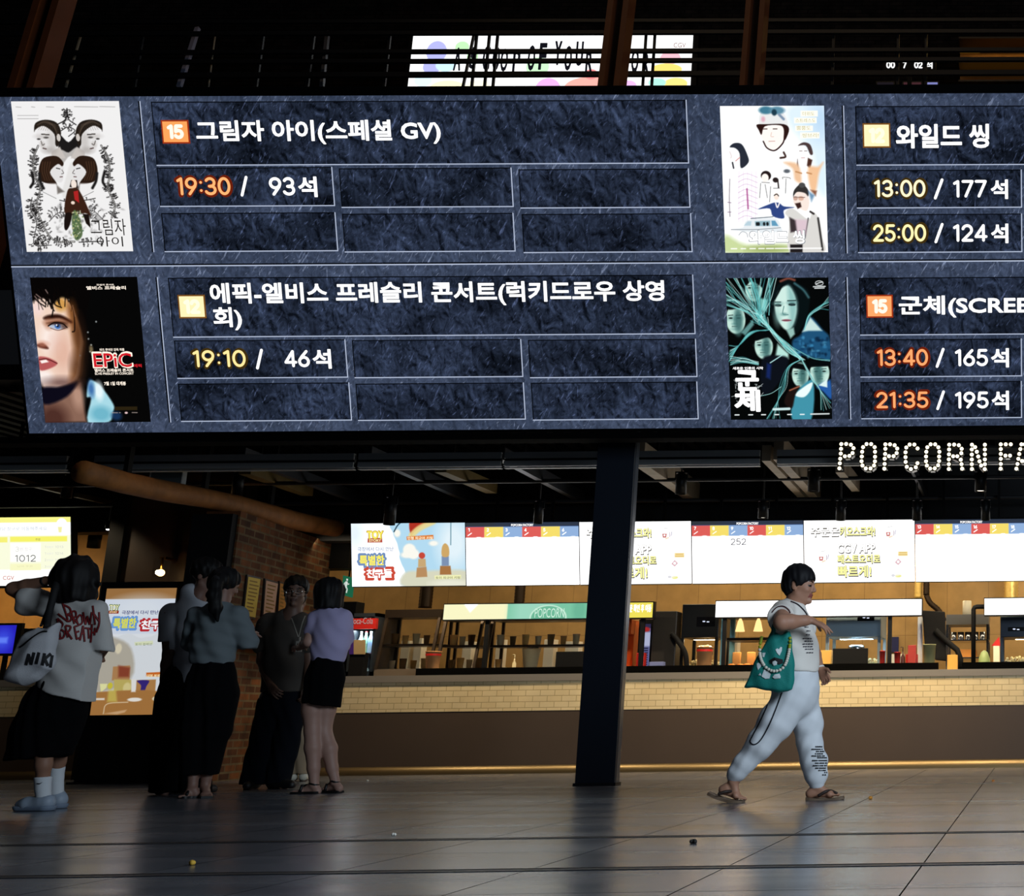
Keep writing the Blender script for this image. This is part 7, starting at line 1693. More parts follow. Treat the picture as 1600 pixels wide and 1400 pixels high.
def walking_woman():
    w = Who('person in white shirt and white joggers walking past with a teal bag', (1215, 1252)); J = w.J; R = w.root; dn = np.array([0, 0, -1.])
    sk = skins('#a87a62')
    hc = J(1249, 914); F = Fld(*bounds(w, 1105, 878, 1322, 1256, -.52, .42), .007)
    L, A = head(F, hc, (.98, -.16, -.12), (.1, 0, 1), 1.05)
    F.chain([J(1238, 955), J(1243, 938), J(1248, 926)], [.075, .058, .052], .03)
    F.chain([J(1239, 965), J(1242, 1000), J(1243, 1050), J(1243, 1080)], [.095, .11, .112, .112], .03, (1, 1.2, 1)); F.cap(J(1226, 957, -.14), J(1236, 957, .15), .05, .05, .03)
    sh, el, wr = J(1223, 959, -.16), J(1221, 973, -.39), J(1266, 969, -.28)
    F.chain([sh, el], [.056, .050], .02); F.chain([el, lerp(el, wr, .3), lerp(el, wr, .8), wr], [.050, .050, .034, .028], .015)
    hand(F, wr, J(1300, 984, -.26)-wr, (-.25, .25, -.9), 1, (.25, .18, .28, .4), 1.0, .22, .5)
    s2, e2, w2 = J(1238, 960, .17), J(1268, 1008, .25), J(1281, 1044, .19)
    F.chain([s2, e2], [.055, .045], .02); F.chain([e2, lerp(e2, w2, .4), w2], [.045, .042, .028], .015)
    hand(F, w2, J(1292, 1064, .17)-w2, (-.35, -.9, -.1), -1, (.45, .5, .55, .6), .92, .08, .3)
    r = [J(1237, 1092, -.08), J(1195, 1162, -.10), J(1146, 1220, -.09)]; F.chain(r, [.09, .055, .036], .02); foot(F, J(1146, 1224, -.09), J(1161, 1247, -.10), J(1130, 1234, -.085), .030)
    r = [J(1253, 1092, .08), J(1267, 1160, .09), J(1276, 1228, .09)]; F.chain(r, [.09, .055, .036], .02); foot(F, J(1276, 1230, .09), J(1311, 1241, .09), J(1266, 1240, .09), .031)
    F.build('body', sk, R, face_paint(L, hc, A, 1.05))
    # hair: thick short bowl cut with the ear showing
    H = Fld(*bounds(w, 1215, 872, 1285, 935, -.16, .16), .006); H.ell(L(-.012, 0, .036), np.array([.110, .095, .104])*1.05, A); H.ell(L(-.05, 0, -.012), np.array([.060, .080, .072])*1.05, A, .03)
    H.cutell(L(.105, 0, -.056), np.array([.088, .16, .093])*1.05, A, .008); H.cutell(L(.030, 0, -.085), np.array([.05, .16, .080])*1.05, A, .01)
    for k in (-1, 1): H.cutell(L(-.010, .09*k, -.022), np.array([.022, .03, .040])*1.05, A, .006)
    H.ripple(folds(.0014, (160, 0, 30, 0), (90, 120, -40, 1)))
    H.build('hair', mat('hair_black', '#0d0c10', .62, 0, .25), R)
    # t-shirt
    T = Fld(*bounds(w, 1190, 930, 1295, 1058, -.36, .36), .0075)
    T.chain([J(1238, 956), J(1241, 982), J(1243, 1012), J(1243, 1046)], [.098, .122, .146, .153], .03, (1, 1.22, 1)); T.cap(J(1226, 955, -.15), J(1236, 955, .16), .064, .064, .04)
    T.cap(J(1223, 957, -.15), J(1220, 968, -.27), .078, .090, .02);
    T.cap(J(1238, 958, .16), J(1256, 985, .21), .076, .084, .02)
    T.cutplane(J(1243, 1050), (0, 0, -1)); T.cutell(J(1252, 934), (.085, .085, .045), None, .006)
    sl = T.sl((-99, -99, -99), (99, w.Y-.262, 99)); T.D[sl] = np.maximum(T.D[sl], (w.Y-.262-T.ax[1][sl[1]])[None, :, None].astype(np.float32))
    T.ripple(folds(.0022, (18, 10, 46, 0), (40, -22, 20, 1.3), (10, 30, -28, 2)))
    shirt = mat('shirt_white', '#e6dfd6', .8, bump=.15, bscale=300); T.build('shirt', shirt, R)
    ts = BV['shirt']; trim = mat('trim_maroon', '#3a141c', .7); trimd = mat('trim_dark', '#1c1820', .7)
    decal('sleeve_stripe', ts, [[(1206, 957), (1211, 951), (1217, 947.5), (1225, 947.5), (1232, 952.5), (1235, 958)]], 1.8, trim, R); decal('neckline', ts, [[(1229, 938), (1237, 940), (1246, 944), (1253, 950), (1259, 957), (1262, 963)]], 2.0, trimd, R)
    rs = np.random.default_rng(4); ln = []
    for i, (x0, x1, y) in enumerate(((1257, 1263, 980), (1260, 1266, 986), (1259, 1267, 992), (1254, 1269, 998), (1257, 1270, 1002), (1254, 1271, 1006.5), (1255, 1271, 1010.5), (1258, 1271, 1014.5), (1260, 1271, 1020))):
        x = x0
        while x < x1-1: k = rs.uniform(1.5, 4); ln.append([(x, y), (min(x+k, x1), y-.3)]); x += k+.8
    decal('chest_print', ts, ln, 1.7, mat('print_ink', '#3a3640', .7), R)
    # joggers
    T = Fld(*bounds(w, 1122, 1040, 1305, 1240, -.28, .30), .0075)
    T.chain([J(1243, 1050), J(1243, 1075), J(1243, 1092)], [.146, .152, .138], .03, (1, 1.2, 1))
    T.chain([J(1238, 1090, -.07), J(1213, 1128, -.09), J(1190, 1161, -.10), J(1163, 1193, -.10), J(1151, 1207, -.095), J(1146, 1214, -.09)], [.122, .114, .092, .066, .054, .041], .03)
    T.chain([J(1252, 1092, .07), J(1262, 1130, .09), J(1265, 1162, .09), J(1272, 1190, .09), J(1275, 1211, .09), J(1276, 1226, .09)], [.112, .098, .082, .086, .070, .043], .03)
    T.ripple(folds(.0011, (34, 8, 22, 0), (75, -15, -38, 1.3), (26, 22, 64, .5), (90, 20, -46, 2.2)))
    T.build('joggers', mat('joggers_white', '#dcdfe3', .85, bump=.12, bscale=260), R); tj = BV['joggers']
    decal('trouser_stripe', tj, [[(1205, 1083), (1198, 1104), (1189, 1124), (1181, 1140), (1173, 1155), (1172, 1159), (1175, 1162.5), (1180, 1163), (1187, 1158), (1195, 1146), (1204, 1128), (1213, 1106), (1222, 1082)]], 1.9, mat('stripe_navy', '#12141f', .7), R)
    ln = []
    for (x0, x1, y) in ((1070, 1125, 635), (1040, 1132, 655), (1075, 1140, 672), (1068, 1130, 690), (1040, 1150, 707), (1085, 1160, 721), (1045, 1162, 743), (1068, 1162, 763), (1050, 1166, 783), (1070, 1166, 802), (1095, 1157, 820), (1140, 1165, 836), (1125, 1165, 855)):
        x = x0
        while x < x1-6: k = rs.uniform(7, 13); ln.append([(1060+x/5, 1040+y/5), (1060+min(x+k, x1)/5, 1040+(y-2)/5)]); x += k+rs.choice([2, 2, 6])
    decal('leg_print', tj, ln, 2.1, mat('print_black', '#101014', .7), R)
    # sandals
    for q, n in (([J(1108, 1237, -.09), J(1125, 1244.5, -.09), J(1142, 1249, -.095), J(1162, 1251, -.10)], 0), ([J(1260, 1245.5, .09), J(1280, 1247.5, .09), J(1300, 1247, .09), J(1318, 1243.5, .09)], 1)):
        sole('sandal', q, .095, .020, mat('sandal_sole', '#6e5a48', .7), R)
    for pts in ([J(1123, 1241, -.03), J(1133, 1236, -.045), J(1146, 1237, -.09), J(1155, 1243, -.10)], [J(1122, 1241, -.15), J(1134, 1237, -.14), J(1146, 1237, -.10), J(1155, 1243, -.10)], [J(1278, 1244, .04), J(1290, 1237, .05), J(1299, 1236, .09), J(1308, 1240, .09)], [J(1276, 1244, .14), J(1288, 1238, .135), J(1298, 1236, .10), J(1308, 1240, .09)]):
        MB().tube([tuple(p) for p in smooth_line(pts, 5)], .010, 8).build('sandal_strap', strapb, R)
    MB().lathe(w2, [(.030, -.006), (.033, -.006), (.033, .006), (.030, .006)], 16, axis=tuple(w2-e2), cap=False).build('bracelet', mat('bracelet_white', '#e4e0da', .4), R)
    # teal tote bag
    Yb = w.Y-.27; b = thing('tote_bag', 'teal tote bag with a bead chain hanging from the walking woman\'s shoulder', 'bag', (J(1203, 1080)[0], Yb, J(1203, 1081)[2]))
    K = lambda x, y, dy=0: at(x, y, Yb+dy); teal = mat('teal_cloth', '#0f7f76', .75, bump=.2, bscale=120)
    poly = [(1206, 986), (1220, 990), (1233, 986), (1237, 1002), (1241.5, 1040), (1238, 1078), (1231, 1082), (1198, 1079), (1164, 1073.5), (1172, 1050), (1183, 1027), (1196, 1003)]
    lo = K(1160, 1086); hi = K(1246, 980); F = Fld((lo[0]-.03, Yb-.12, lo[2]-.03), (hi[0]+.03, Yb+.12, hi[2]+.03), .0065); F.prism([(K(x, y)[0], K(x, y)[2]) for x, y in poly], Yb, .055, .02, 0, .65); F.ripple(folds(.003, (30, 0, 24, 0), (-26, 0, 44, 1), (60, 0, 8, 2)))
    F.build('bag_body', teal, b); tb = BV['bag_body']
    mb = MB(); mb.tube([tuple(p) for p in smooth_line([K(1208, 992, -.02), K(1210, 972, .03), K(1216, 955, .07), K(1222, 946, .12), K(1227, 945, .17)], 6)], .014, 8); mb.build('shoulder_strap', teal, b)
    mb = MB(); mb.tube([tuple(p) for p in smooth_line([K(1228, 992, .03), K(1226, 972, .10), K(1226, 955, .14), K(1226, 945, .17)], 6)], .014, 8); mb.build('shoulder_strap', teal, b)
    bd = smooth_line([(1190, 996), (1187.5, 1008), (1187, 1018), (1189, 1030), (1195, 1041), (1203, 1047), (1211, 1048.5), (1221, 1045.5), (1228, 1036), (1232, 1022), (1234, 1008), (1234.5, 997)], 4)
    m1, m2, m3 = MB(), MB(), MB(); bv = BVHTree.FromPolygons([v.co[:] for v in tb.vertices], [p.vertices[:] for p in tb.polygons])
    last = None
    for i, (x, y) in enumerate(bd):
        if last is not None and np.hypot(x-last[0], y-last[1]) < 3.0: continue
        last = (x, y); d = Vector(unit(ray(x, y))); h = bv.ray_cast(Vector(CP), d); p = (h[0]-d*.012) if h[0] else Vector(K(x, y, -.03)); ((m2 if x < 1210 else m3) if y < 1012 else m1).ball(p, (.0115, .009, .0105), 8, 6)
    m1.build('bead_chain', mat('bead_cream', '#d8d2c4', .35), b); m2.build('lime_bead_end', mat('bead_lime', '#9aa62a', .35), b); m3.build('lime_bead_end', mat('bead_lime', '#9aa62a', .35), b)
    wh = mat('print_white', '#d4dcdc', .7); bk = mat('print_black', '#101014', .7)
    Z = lambda x, y: (1040+x/5, 860+y/5)
    decal_fill('heart_print', 'bag_body', [[Z(*p) for p in ((858, 775), (872, 765), (885, 772), (898, 754), (910, 756), (908, 785), (890, 822), (870, 800))], [Z(*p) for p in ((712, 885), (725, 876), (735, 884), (752, 880), (748, 905), (722, 935), (714, 910))], [Z(*p) for p in ((755, 800), (782, 798), (770, 835), (758, 830))]], wh, b)
    decal_fill('figure_print', 'bag_body', [[Z(*p) for p in ((812, 858), (850, 835), (915, 852), (918, 880), (890, 892), (860, 880), (820, 885))]], bk, b, .006)
    decal_fill('blob_print', 'bag_body', [[Z(*p) for p in ((835, 870), (855, 860), (872, 872), (868, 895), (845, 900), (835, 885))], [Z(*p) for p in ((750, 985), (770, 930), (800, 945), (822, 965), (812, 1000), (780, 1003))], [Z(*p) for p in ((835, 990), (850, 970), (890, 962), (900, 985), (895, 1000), (850, 1002))], [Z(*p) for p in ((725, 975), (740, 955), (748, 978))]], wh, b, .007)
walking_woman()

def tee_woman():
    w = Who('person seen from behind with shoulder-length black hair, lettered white tee and white tote', (60, 1267)); J = w.J; R = w.root; sk = skins('#8a6450')
    hc = J(114, 902, .02); F = Fld(*bounds(w, 0, 862, 182, 1268, -.34, .42), .008)
    L, A = head(F, hc, (-.15, 1, -.05), (0, 0, 1), 1.0); F.chain([J(111, 950), J(113, 925)], [.06, .052], .03)
    F.chain([J(111, 960), J(111, 1000), J(102, 1060), J(88, 1100)], [.11, .135, .14, .15], .03, (1, .7, 1)); F.cap(J(70, 949), J(150, 953), .05, .05, .03)
    sh, el, wr = J(66, 947), J(22, 920, -.02), J(78, 906, -.06); F.chain([sh, el], [.058, .046], .02); F.chain([el, lerp(el, wr, .35), wr], [.046, .043, .027], .015); hand(F, wr, J(104, 903, -.02)-wr, (.1, .95, .1), 1, (.3, .35, .4, .45), .9, .1, .2)
    s2, e2, w2 = J(151, 955), J(162, 1010, .06), J(152, 1030, .30); F.chain([s2, e2], [.055, .042], .02); F.chain([e2, w2], [.042, .028], .015); hand(F, w2, (-.2, .9, .2), (-.9, 0, -.2), 1, (.4, .4, .5, .5), .9)
    F.chain([J(76, 1095, -.02), J(70, 1165, -.03), J(68, 1195, -.02), J(67, 1220), J(67, 1243, .0)], [.10, .058, .046, .036, .030], .02); F.chain([J(98, 1095, .05), J(94, 1165, .16), J(90, 1190, .21), J(88, 1212, .23), J(88, 1240, .24)], [.10, .058, .046, .034, .03], .02)
    foot(F, J(68, 1246), J(38, 1260, -.02), J(73, 1259), .020, .015, False); foot(F, J(88, 1237, .24), J(74, 1249, .26), J(91, 1247, .24), .020, .015, False)
    F.build('body', sk, R, face_paint(L, hc, A, 1.0))
    H = Fld(*bounds(w, 70, 858, 165, 952, -.2, .22), .007); H.ell(J(117, 899, .0), (.132, .125, .140)); H.cap(J(114, 905), J(120, 929, -.01), .125, .118, .03); H.cap(J(138, 900), J(153, 913, .0), .05, .014, .03); H.cap(J(95, 905, -.02), J(84, 895, -.02), .05, .012, .03)
    H.cutplane(J(118, 943), (.12, 0, -1), .01); H.ripple(folds(.0030, (70, 40, 10, 0), (120, -60, 22, 1), (45, 80, -12, 2))); H.build('hair', mat('hair_black2', '#0b0809', .62, 0, .25), R)
    T = Fld(*bounds(w, 30, 905, 180, 1104, -.26, .26), .008)
    T.chain([J(111, 957), J(112, 988), J(109, 1035), J(100, 1090)], [.130, .158, .172, .19], .03, (1, .76, 1)); T.cap(J(72, 949), J(150, 951), .062, .060, .05)
    T.cap(J(74, 946), J(48, 938, -.01), .085, .098, .03); T.cap(J(152, 953), J(161, 1015, .02), .060, .062, .03)
    T.cutplane(J(40.5, 930), (-1, 0, .12)); T.cutplane(J(97, 1083), (-.30, 0, -.95)); T.cutell(J(113, 934, .03), (.075, .075, .05), None, .006)
    sl = T.sl((J(154, 1000)[0], -99, -99), (99, 99, 99)); zc = J(160, 1018)[2]; T.D[sl] = np.maximum(T.D[sl], (zc-T.ax[2][sl[2]])[None, None, :])
    T.ripple(folds(.0035, (26, 10, 22, 0), (38, -14, 40, 1.4), (14, 20, -30, 2.2))); T.build('tee', mat('tee_white', '#b9b6b2', .85, bump=.12, bscale=260), R)
    Z = lambda *a: [(x/8, 850+y/8) for x, y in a]
    ls = [Z((775, 720), (800, 790), (850, 950)), Z((800, 760), (870, 800), (882, 858), (830, 885)), Z((830, 880), (890, 905), (880, 960), (840, 965)), Z((725, 870), (780, 915), (850, 970)), Z((890, 840), (910, 920), (930, 1000)), Z((880, 850), (940, 842), (950, 900), (905, 930)), Z((910, 925), (975, 992)),
          Z((995, 888), (960, 940), (985, 1008), (1030, 980), (1022, 900), (990, 886)), Z((1040, 850), (1070, 1010)), Z((1070, 1010), (1092, 900)), Z((1092, 900), (1122, 1010)), Z((1122, 1010), (1150, 850)), Z((1160, 770), (1175, 880), (1190, 1010)), Z((1165, 860), (1238, 962)), Z((1240, 850), (1242, 990), (1205, 1105)),
          Z((715, 930), (735, 1050), (760, 1180)), Z((720, 930), (785, 1000), (742, 1062)), Z((740, 1060), (806, 1100), (790, 1170), (730, 1185)), Z((820, 1020), (832, 1100), (850, 1170)), Z((820, 1020), (882, 1032), (868, 1082), (838, 1100)), Z((840, 1098), (902, 1192)), Z((930, 1035), (982, 1018)), Z((930, 1030), (945, 1110), (962, 1190)), Z((940, 1108), (992, 1090)), Z((955, 1190), (1008, 1168)),
          Z((1000, 1205), (1022, 1110), (1040, 1020)), Z((1040, 1020), (1060, 1222)), Z((1008, 1125), (1062, 1112)), Z((1062, 1050), (1152, 1062)), Z((1105, 1055), (1112, 1182)), Z((1150, 1000), (1145, 1110), (1135, 1232)), Z((1150, 1112), (1192, 1098)), Z((1190, 1045), (1182, 1142))]
    decal('back_lettering', 'tee', ls, 3.1, mat('lettering_maroon', '#4a1014', .7), R, off=.005); decal('lettering_core', 'tee', ls, 1.3, mat('lettering_red', '#8a1f22', .7), R, off=.008)
    T = Fld(*bounds(w, -2, 1070, 142, 1192, -.24, .30), .008); T.chain([J(97, 1078), J(84, 1110, .02), J(70, 1145, .04), J(58, 1190, .05)], [.165, .19, .198, .190], .03, (1, .78, 1)); T.cutplane(J(55, 1184), (.06, 0, -1)); T.ripple(folds(.004, (40, 12, 6, 0), (75, -20, 3, 1))); T.build('culottes', mat('cloth_black', '#070709', .95, 0, .08), R)
    sock = mat('sock_white', '#c4c8cc', .85); sneaker = mat('sneaker_white', '#8d99a8', .5)
    T = Fld(*bounds(w, 48, 1205, 105, 1262, -.1, .34), .006); T.chain([J(67, 1214), J(67, 1232), J(68, 1247)], [.051, .043, .043], .01); T.cutplane(J(67, 1214), (-.06, 0, 1)); T.build('sock', sock, R); decal_fill('sock_swoosh', 'sock', [[(57, 1223.5), (62, 1224), (67, 1222), (62, 1225.5), (58, 1225.2)]], mat('print_black', '#101014', .7), R)
    T = Fld(*bounds(w, 70, 1190, 110, 1252, .12, .36), .006); T.chain([J(89, 1197, .22), J(88, 1215, .23), J(88, 1238, .24)], [.048, .041, .042], .01); T.cutplane(J(89, 1197, .22), (0, 0, 1)); T.build('sock', sock, R)
    def sneak(hl, to, an, dy):
        T = Fld(*bounds(w, min(to[0], hl[0])-8, 1225, max(hl[0], to[0])+12, 1270, dy-.12, dy+.12), .0055); a, b, c = J(*hl, dy), J(*to, dy), J(*an, dy)
        a = np.array([a[0], a[1], .048]); b = np.array([b[0], b[1], .040]); T.cap(a, lerp(a, b, .75), .044, .045, .02, (1, 1.1, 1)); T.cap(lerp(a, b, .75), b, .045, .034, .02, (1, 1.15, 1)); T.cap(c, lerp(a, b, .62), .045, .034, .02); T.cap(a+np.array([0, 0, .015]), c, .042, .046, .02)
        zf = .004; T.cutplane((0, 0, zf), (0, 0, -1)); T.cutell(c+np.array([-.005, 0, .050]), (.050, .05, .038), None, .005); T.build('sneaker', sneaker, R)
        T2 = Fld(*bounds(w, min(to[0], hl[0])-10, 1225, max(hl[0], to[0])+14, 1272, dy-.12, dy+.12), .0055); T2.cap((a[0], a[1], .03), (b[0], b[1], .03), .054, .046, .02, (1, 1.05, 1)); T2.cutplane((0, 0, .032), (0, 0, 1)); T2.cutplane((0, 0, .001), (0, 0, -1)); T2.build('sneaker_sole', mat('sole_white', '#6f7c8e', .6), R)
    sneak((73, 1258), (33, 1262), (68, 1252), 0.0); sneak((93, 1249), (72, 1252), (88, 1243), .25)
    MB().lathe(lerp(el, wr, .86), [(.030, -.008), (.033, -.008), (.033, .008), (.030, .008)], 14, axis=tuple(wr-el), cap=False).build('wrist_band', mat('print_black', '#101014', .7), R)
    Yb = w.Y-.20; b = thing('tote_bag', 'white tote bag with big black letters and a swoosh on a black shoulder strap', 'bag', (J(45, 1070)[0], Yb, J(45, 1074)[2])); K = lambda x, y, dy=0: at(x, y, Yb+dy)
    poly = [(62, 977), (76, 980), (91, 976), (87, 1010), (80, 1046), (60, 1061), (38, 1073.5), (22, 1068), (8, 1064), (18, 1035), (28, 1007), (45, 988)]
    lo = K(4, 1078); hi = K(96, 970); F = Fld((lo[0]-.03, Yb-.14, lo[2]-.03), (hi[0]+.03, Yb+.14, hi[2]+.03), .007); F.prism([(K(x, y)[0], K(x, y)[2]) for x, y in poly], Yb, .075, .03, 0, .6); F.ripple(folds(.0045, (20, 0, 26, 0), (34, 0, -22, 1), (8, 0, 50, 2))); F.build('tote_body', mat('tote_white', '#b4b4b8', .8, bump=.15, bscale=120), b)
    MB().tube([tuple(p) for p in smooth_line([K(73, 981, -.02), K(76, 960, .02), K(81, 940, .03), K(86, 920, .05), K(90, 905, .12)], 6)], .021, 8).build('shoulder_strap', mat('strap_black', '#0b0b0d', .8), b); MB().tube([tuple(p) for p in smooth_line([K(64, 978, -.02), K(70, 962, .03), K(77, 944, .06), K(85, 922, .06)], 6)], .008, 6).build('shoulder_strap', mat('strap_black', '#0b0b0d', .8), b)
    bk = mat('print_black', '#101014', .7); Z2 = lambda *a: [(x/8, 1000+y/8) for x, y in a]
    decal('bag_lettering', 'tote_body', [Z2((325, 315), (362, 172)), Z2((358, 180), (392, 305)), Z2((388, 310), (428, 155)), Z2((452, 300), (488, 155)), Z2((530, 318), (560, 165)), Z2((545, 250), (638, 170)), Z2((562, 235), (602, 325)), Z2((630, 345), (655, 190))], 4.6, bk, b, off=.005)
    decal('bag_swoosh', 'tote_body', [[(74, 986.5), (66, 987), (56, 992), (44, 1001), (36, 1008), (30, 1012)], [(30, 1011), (34, 1009), (40, 1004.5)]], 2.4, bk, b, off=.005)
tee_woman()

def grey_shirt_man():
    w = Who('person with short black hair and grey collared shirt standing just beyond the kiosk', (270, 1241.5)); J = w.J; R = w.root; sk = skins('#6e5044', '#583a32')
    hc = J(321, 899); F = Fld(*bounds(w, 232, 868, 362, 1248, -.32, .34), .008); L, A = head(F, hc, (.86, .25, -.34), (.25, 0, 1), 1.08); F.chain([J(300, 950), J(308, 935), J(317, 918)], [.075, .06, .055], .03)
    F.chain([J(302, 960), J(303, 1000), J(300, 1070), J(292, 1100)], [.11, .11, .11, .12], .03, (1, .7, 1)); F.cap(J(266, 957), J(328, 960), .055, .055, .03)
    sh, el, wr = J(264, 960, -.04), J(264, 1022, -.05), J(256, 1062, -.02); F.chain([sh, el], [.06, .045], .02); F.chain([el, lerp(el, wr, .4), wr], [.046, .044, .030], .015); hand(F, wr, J(250, 1082)-wr, (.9, .1, -.3), -1, (.4, .5, .5, .6), 1.0)
    F.chain([J(330, 962, .05), J(338, 1015, .12)], [.058, .045], .02)
    for x0, x1, x2, dy in ((266, 258, 256, -.02), (304, 304, 304, .06)): F.chain([J(x0, 1090, dy), J(x1, 1165, dy), J(x2, 1236, dy)], [.1, .06, .04], .02); foot(F, J(x2, 1232, dy), J(x2+6, 1240, dy+.12), J(x2, 1240, dy-.03), .03, .015, False)
    F.build('body', sk, R, face_paint(L, hc, A, 1.08))
    H = Fld(*bounds(w, 292, 862, 352, 925, -.2, .2), .006); H.ell(L(-.012, 0, .042), np.array([.112, .092, .098])*1.08, A); H.cutell(L(.11, 0, -.05), np.array([.085, .15, .10])*1.08, A, .008); H.cutplane(L(0, 0, -.03), (-A[2][0]+.4*A[0][0], -A[2][1]+.4*A[0][1], -A[2][2]+.4*A[0][2]), .01); H.ripple(folds(.0025, (110, 70, 40, 0), (60, 130, -50, 1))); H.build('hair', mat('hair_black3', '#0a0909', .62, 0, .25), R)
    T = Fld(*bounds(w, 240, 912, 352, 1076, -.3, .3), .008); T.chain([J(301, 950), J(303, 985), J(303, 1030), J(303, 1066)], [.115, .135, .135, .138], .03, (1, .8, 1)); T.cap(J(268, 956), J(326, 958), .066, .066, .05); T.cap(J(266, 958, -.03), J(263, 1006, -.05), .074, .074, .03); T.cap(J(328, 960, .04), J(337, 1004, .10), .072, .072, .03)
    T.cap(J(299, 926), J(300, 934), .078, .085, .02); T.cutell(J(316, 928), (.09, .07, .085), None, .006); T.cutplane(J(290, 1068), (0, 0, -1))
    sl = T.sl((-99, -99, -99), (J(277, 1000)[0], 99, 99)); zc = J(263, 1004)[2]; xx = T.ax[0][sl[0]]; T.D[sl] = np.where((xx < J(276.5, 1000)[0])[:, None, None], np.maximum(T.D[sl], (zc-T.ax[2][sl[2]])[None, None, :]), T.D[sl])
    T.cap(J(304, 985), J(303, 1066), .13, .135, .0, (1, .74, 1)); T.cutplane(J(290, 1068), (0, 0, -1)); T.ripple(folds(.003, (24, 14, 30, 0), (40, -20, 14, 1))); T.build('collared_shirt', mat('shirt_grey', '#aeb1b8', .85), R)
    T = Fld(*bounds(w, 226, 1055, 332, 1248, -.26, .3), .009); T.chain([J(287, 1062), J(286, 1090)], [.16, .165], .03, (1, .75, 1)); T.chain([J(268, 1090, -.02), J(260, 1165, -.02), J(256, 1240, -.02)], [.115, .108, .104], .03); T.chain([J(304, 1090, .05), J(305, 1165, .06), J(306, 1240, .06)], [.115, .108, .104], .03); T.cutplane((0, 0, .02), (0, 0, -1)); T.ripple(folds(.004, (30, 20, 8, 0), (60, -14, 4, 1))); T.build('wide_trousers', mat('cloth_black', '#070709', .95, 0, .08), R)
    for x, dy in ((256, -.02), (306, .06)): T = Fld(*bounds(w, x-20, 1228, x+24, 1252, dy-.14, dy+.24), .007); a = J(x, 1240, dy); T.cap((a[0], a[1]-.05, .035), (a[0]+.04, a[1]+.15, .03), .04, .035, .01); T.cutplane((0, 0, .004), (0, 0, -1)); T.build('shoe', shoe_black, R)
grey_shirt_man()

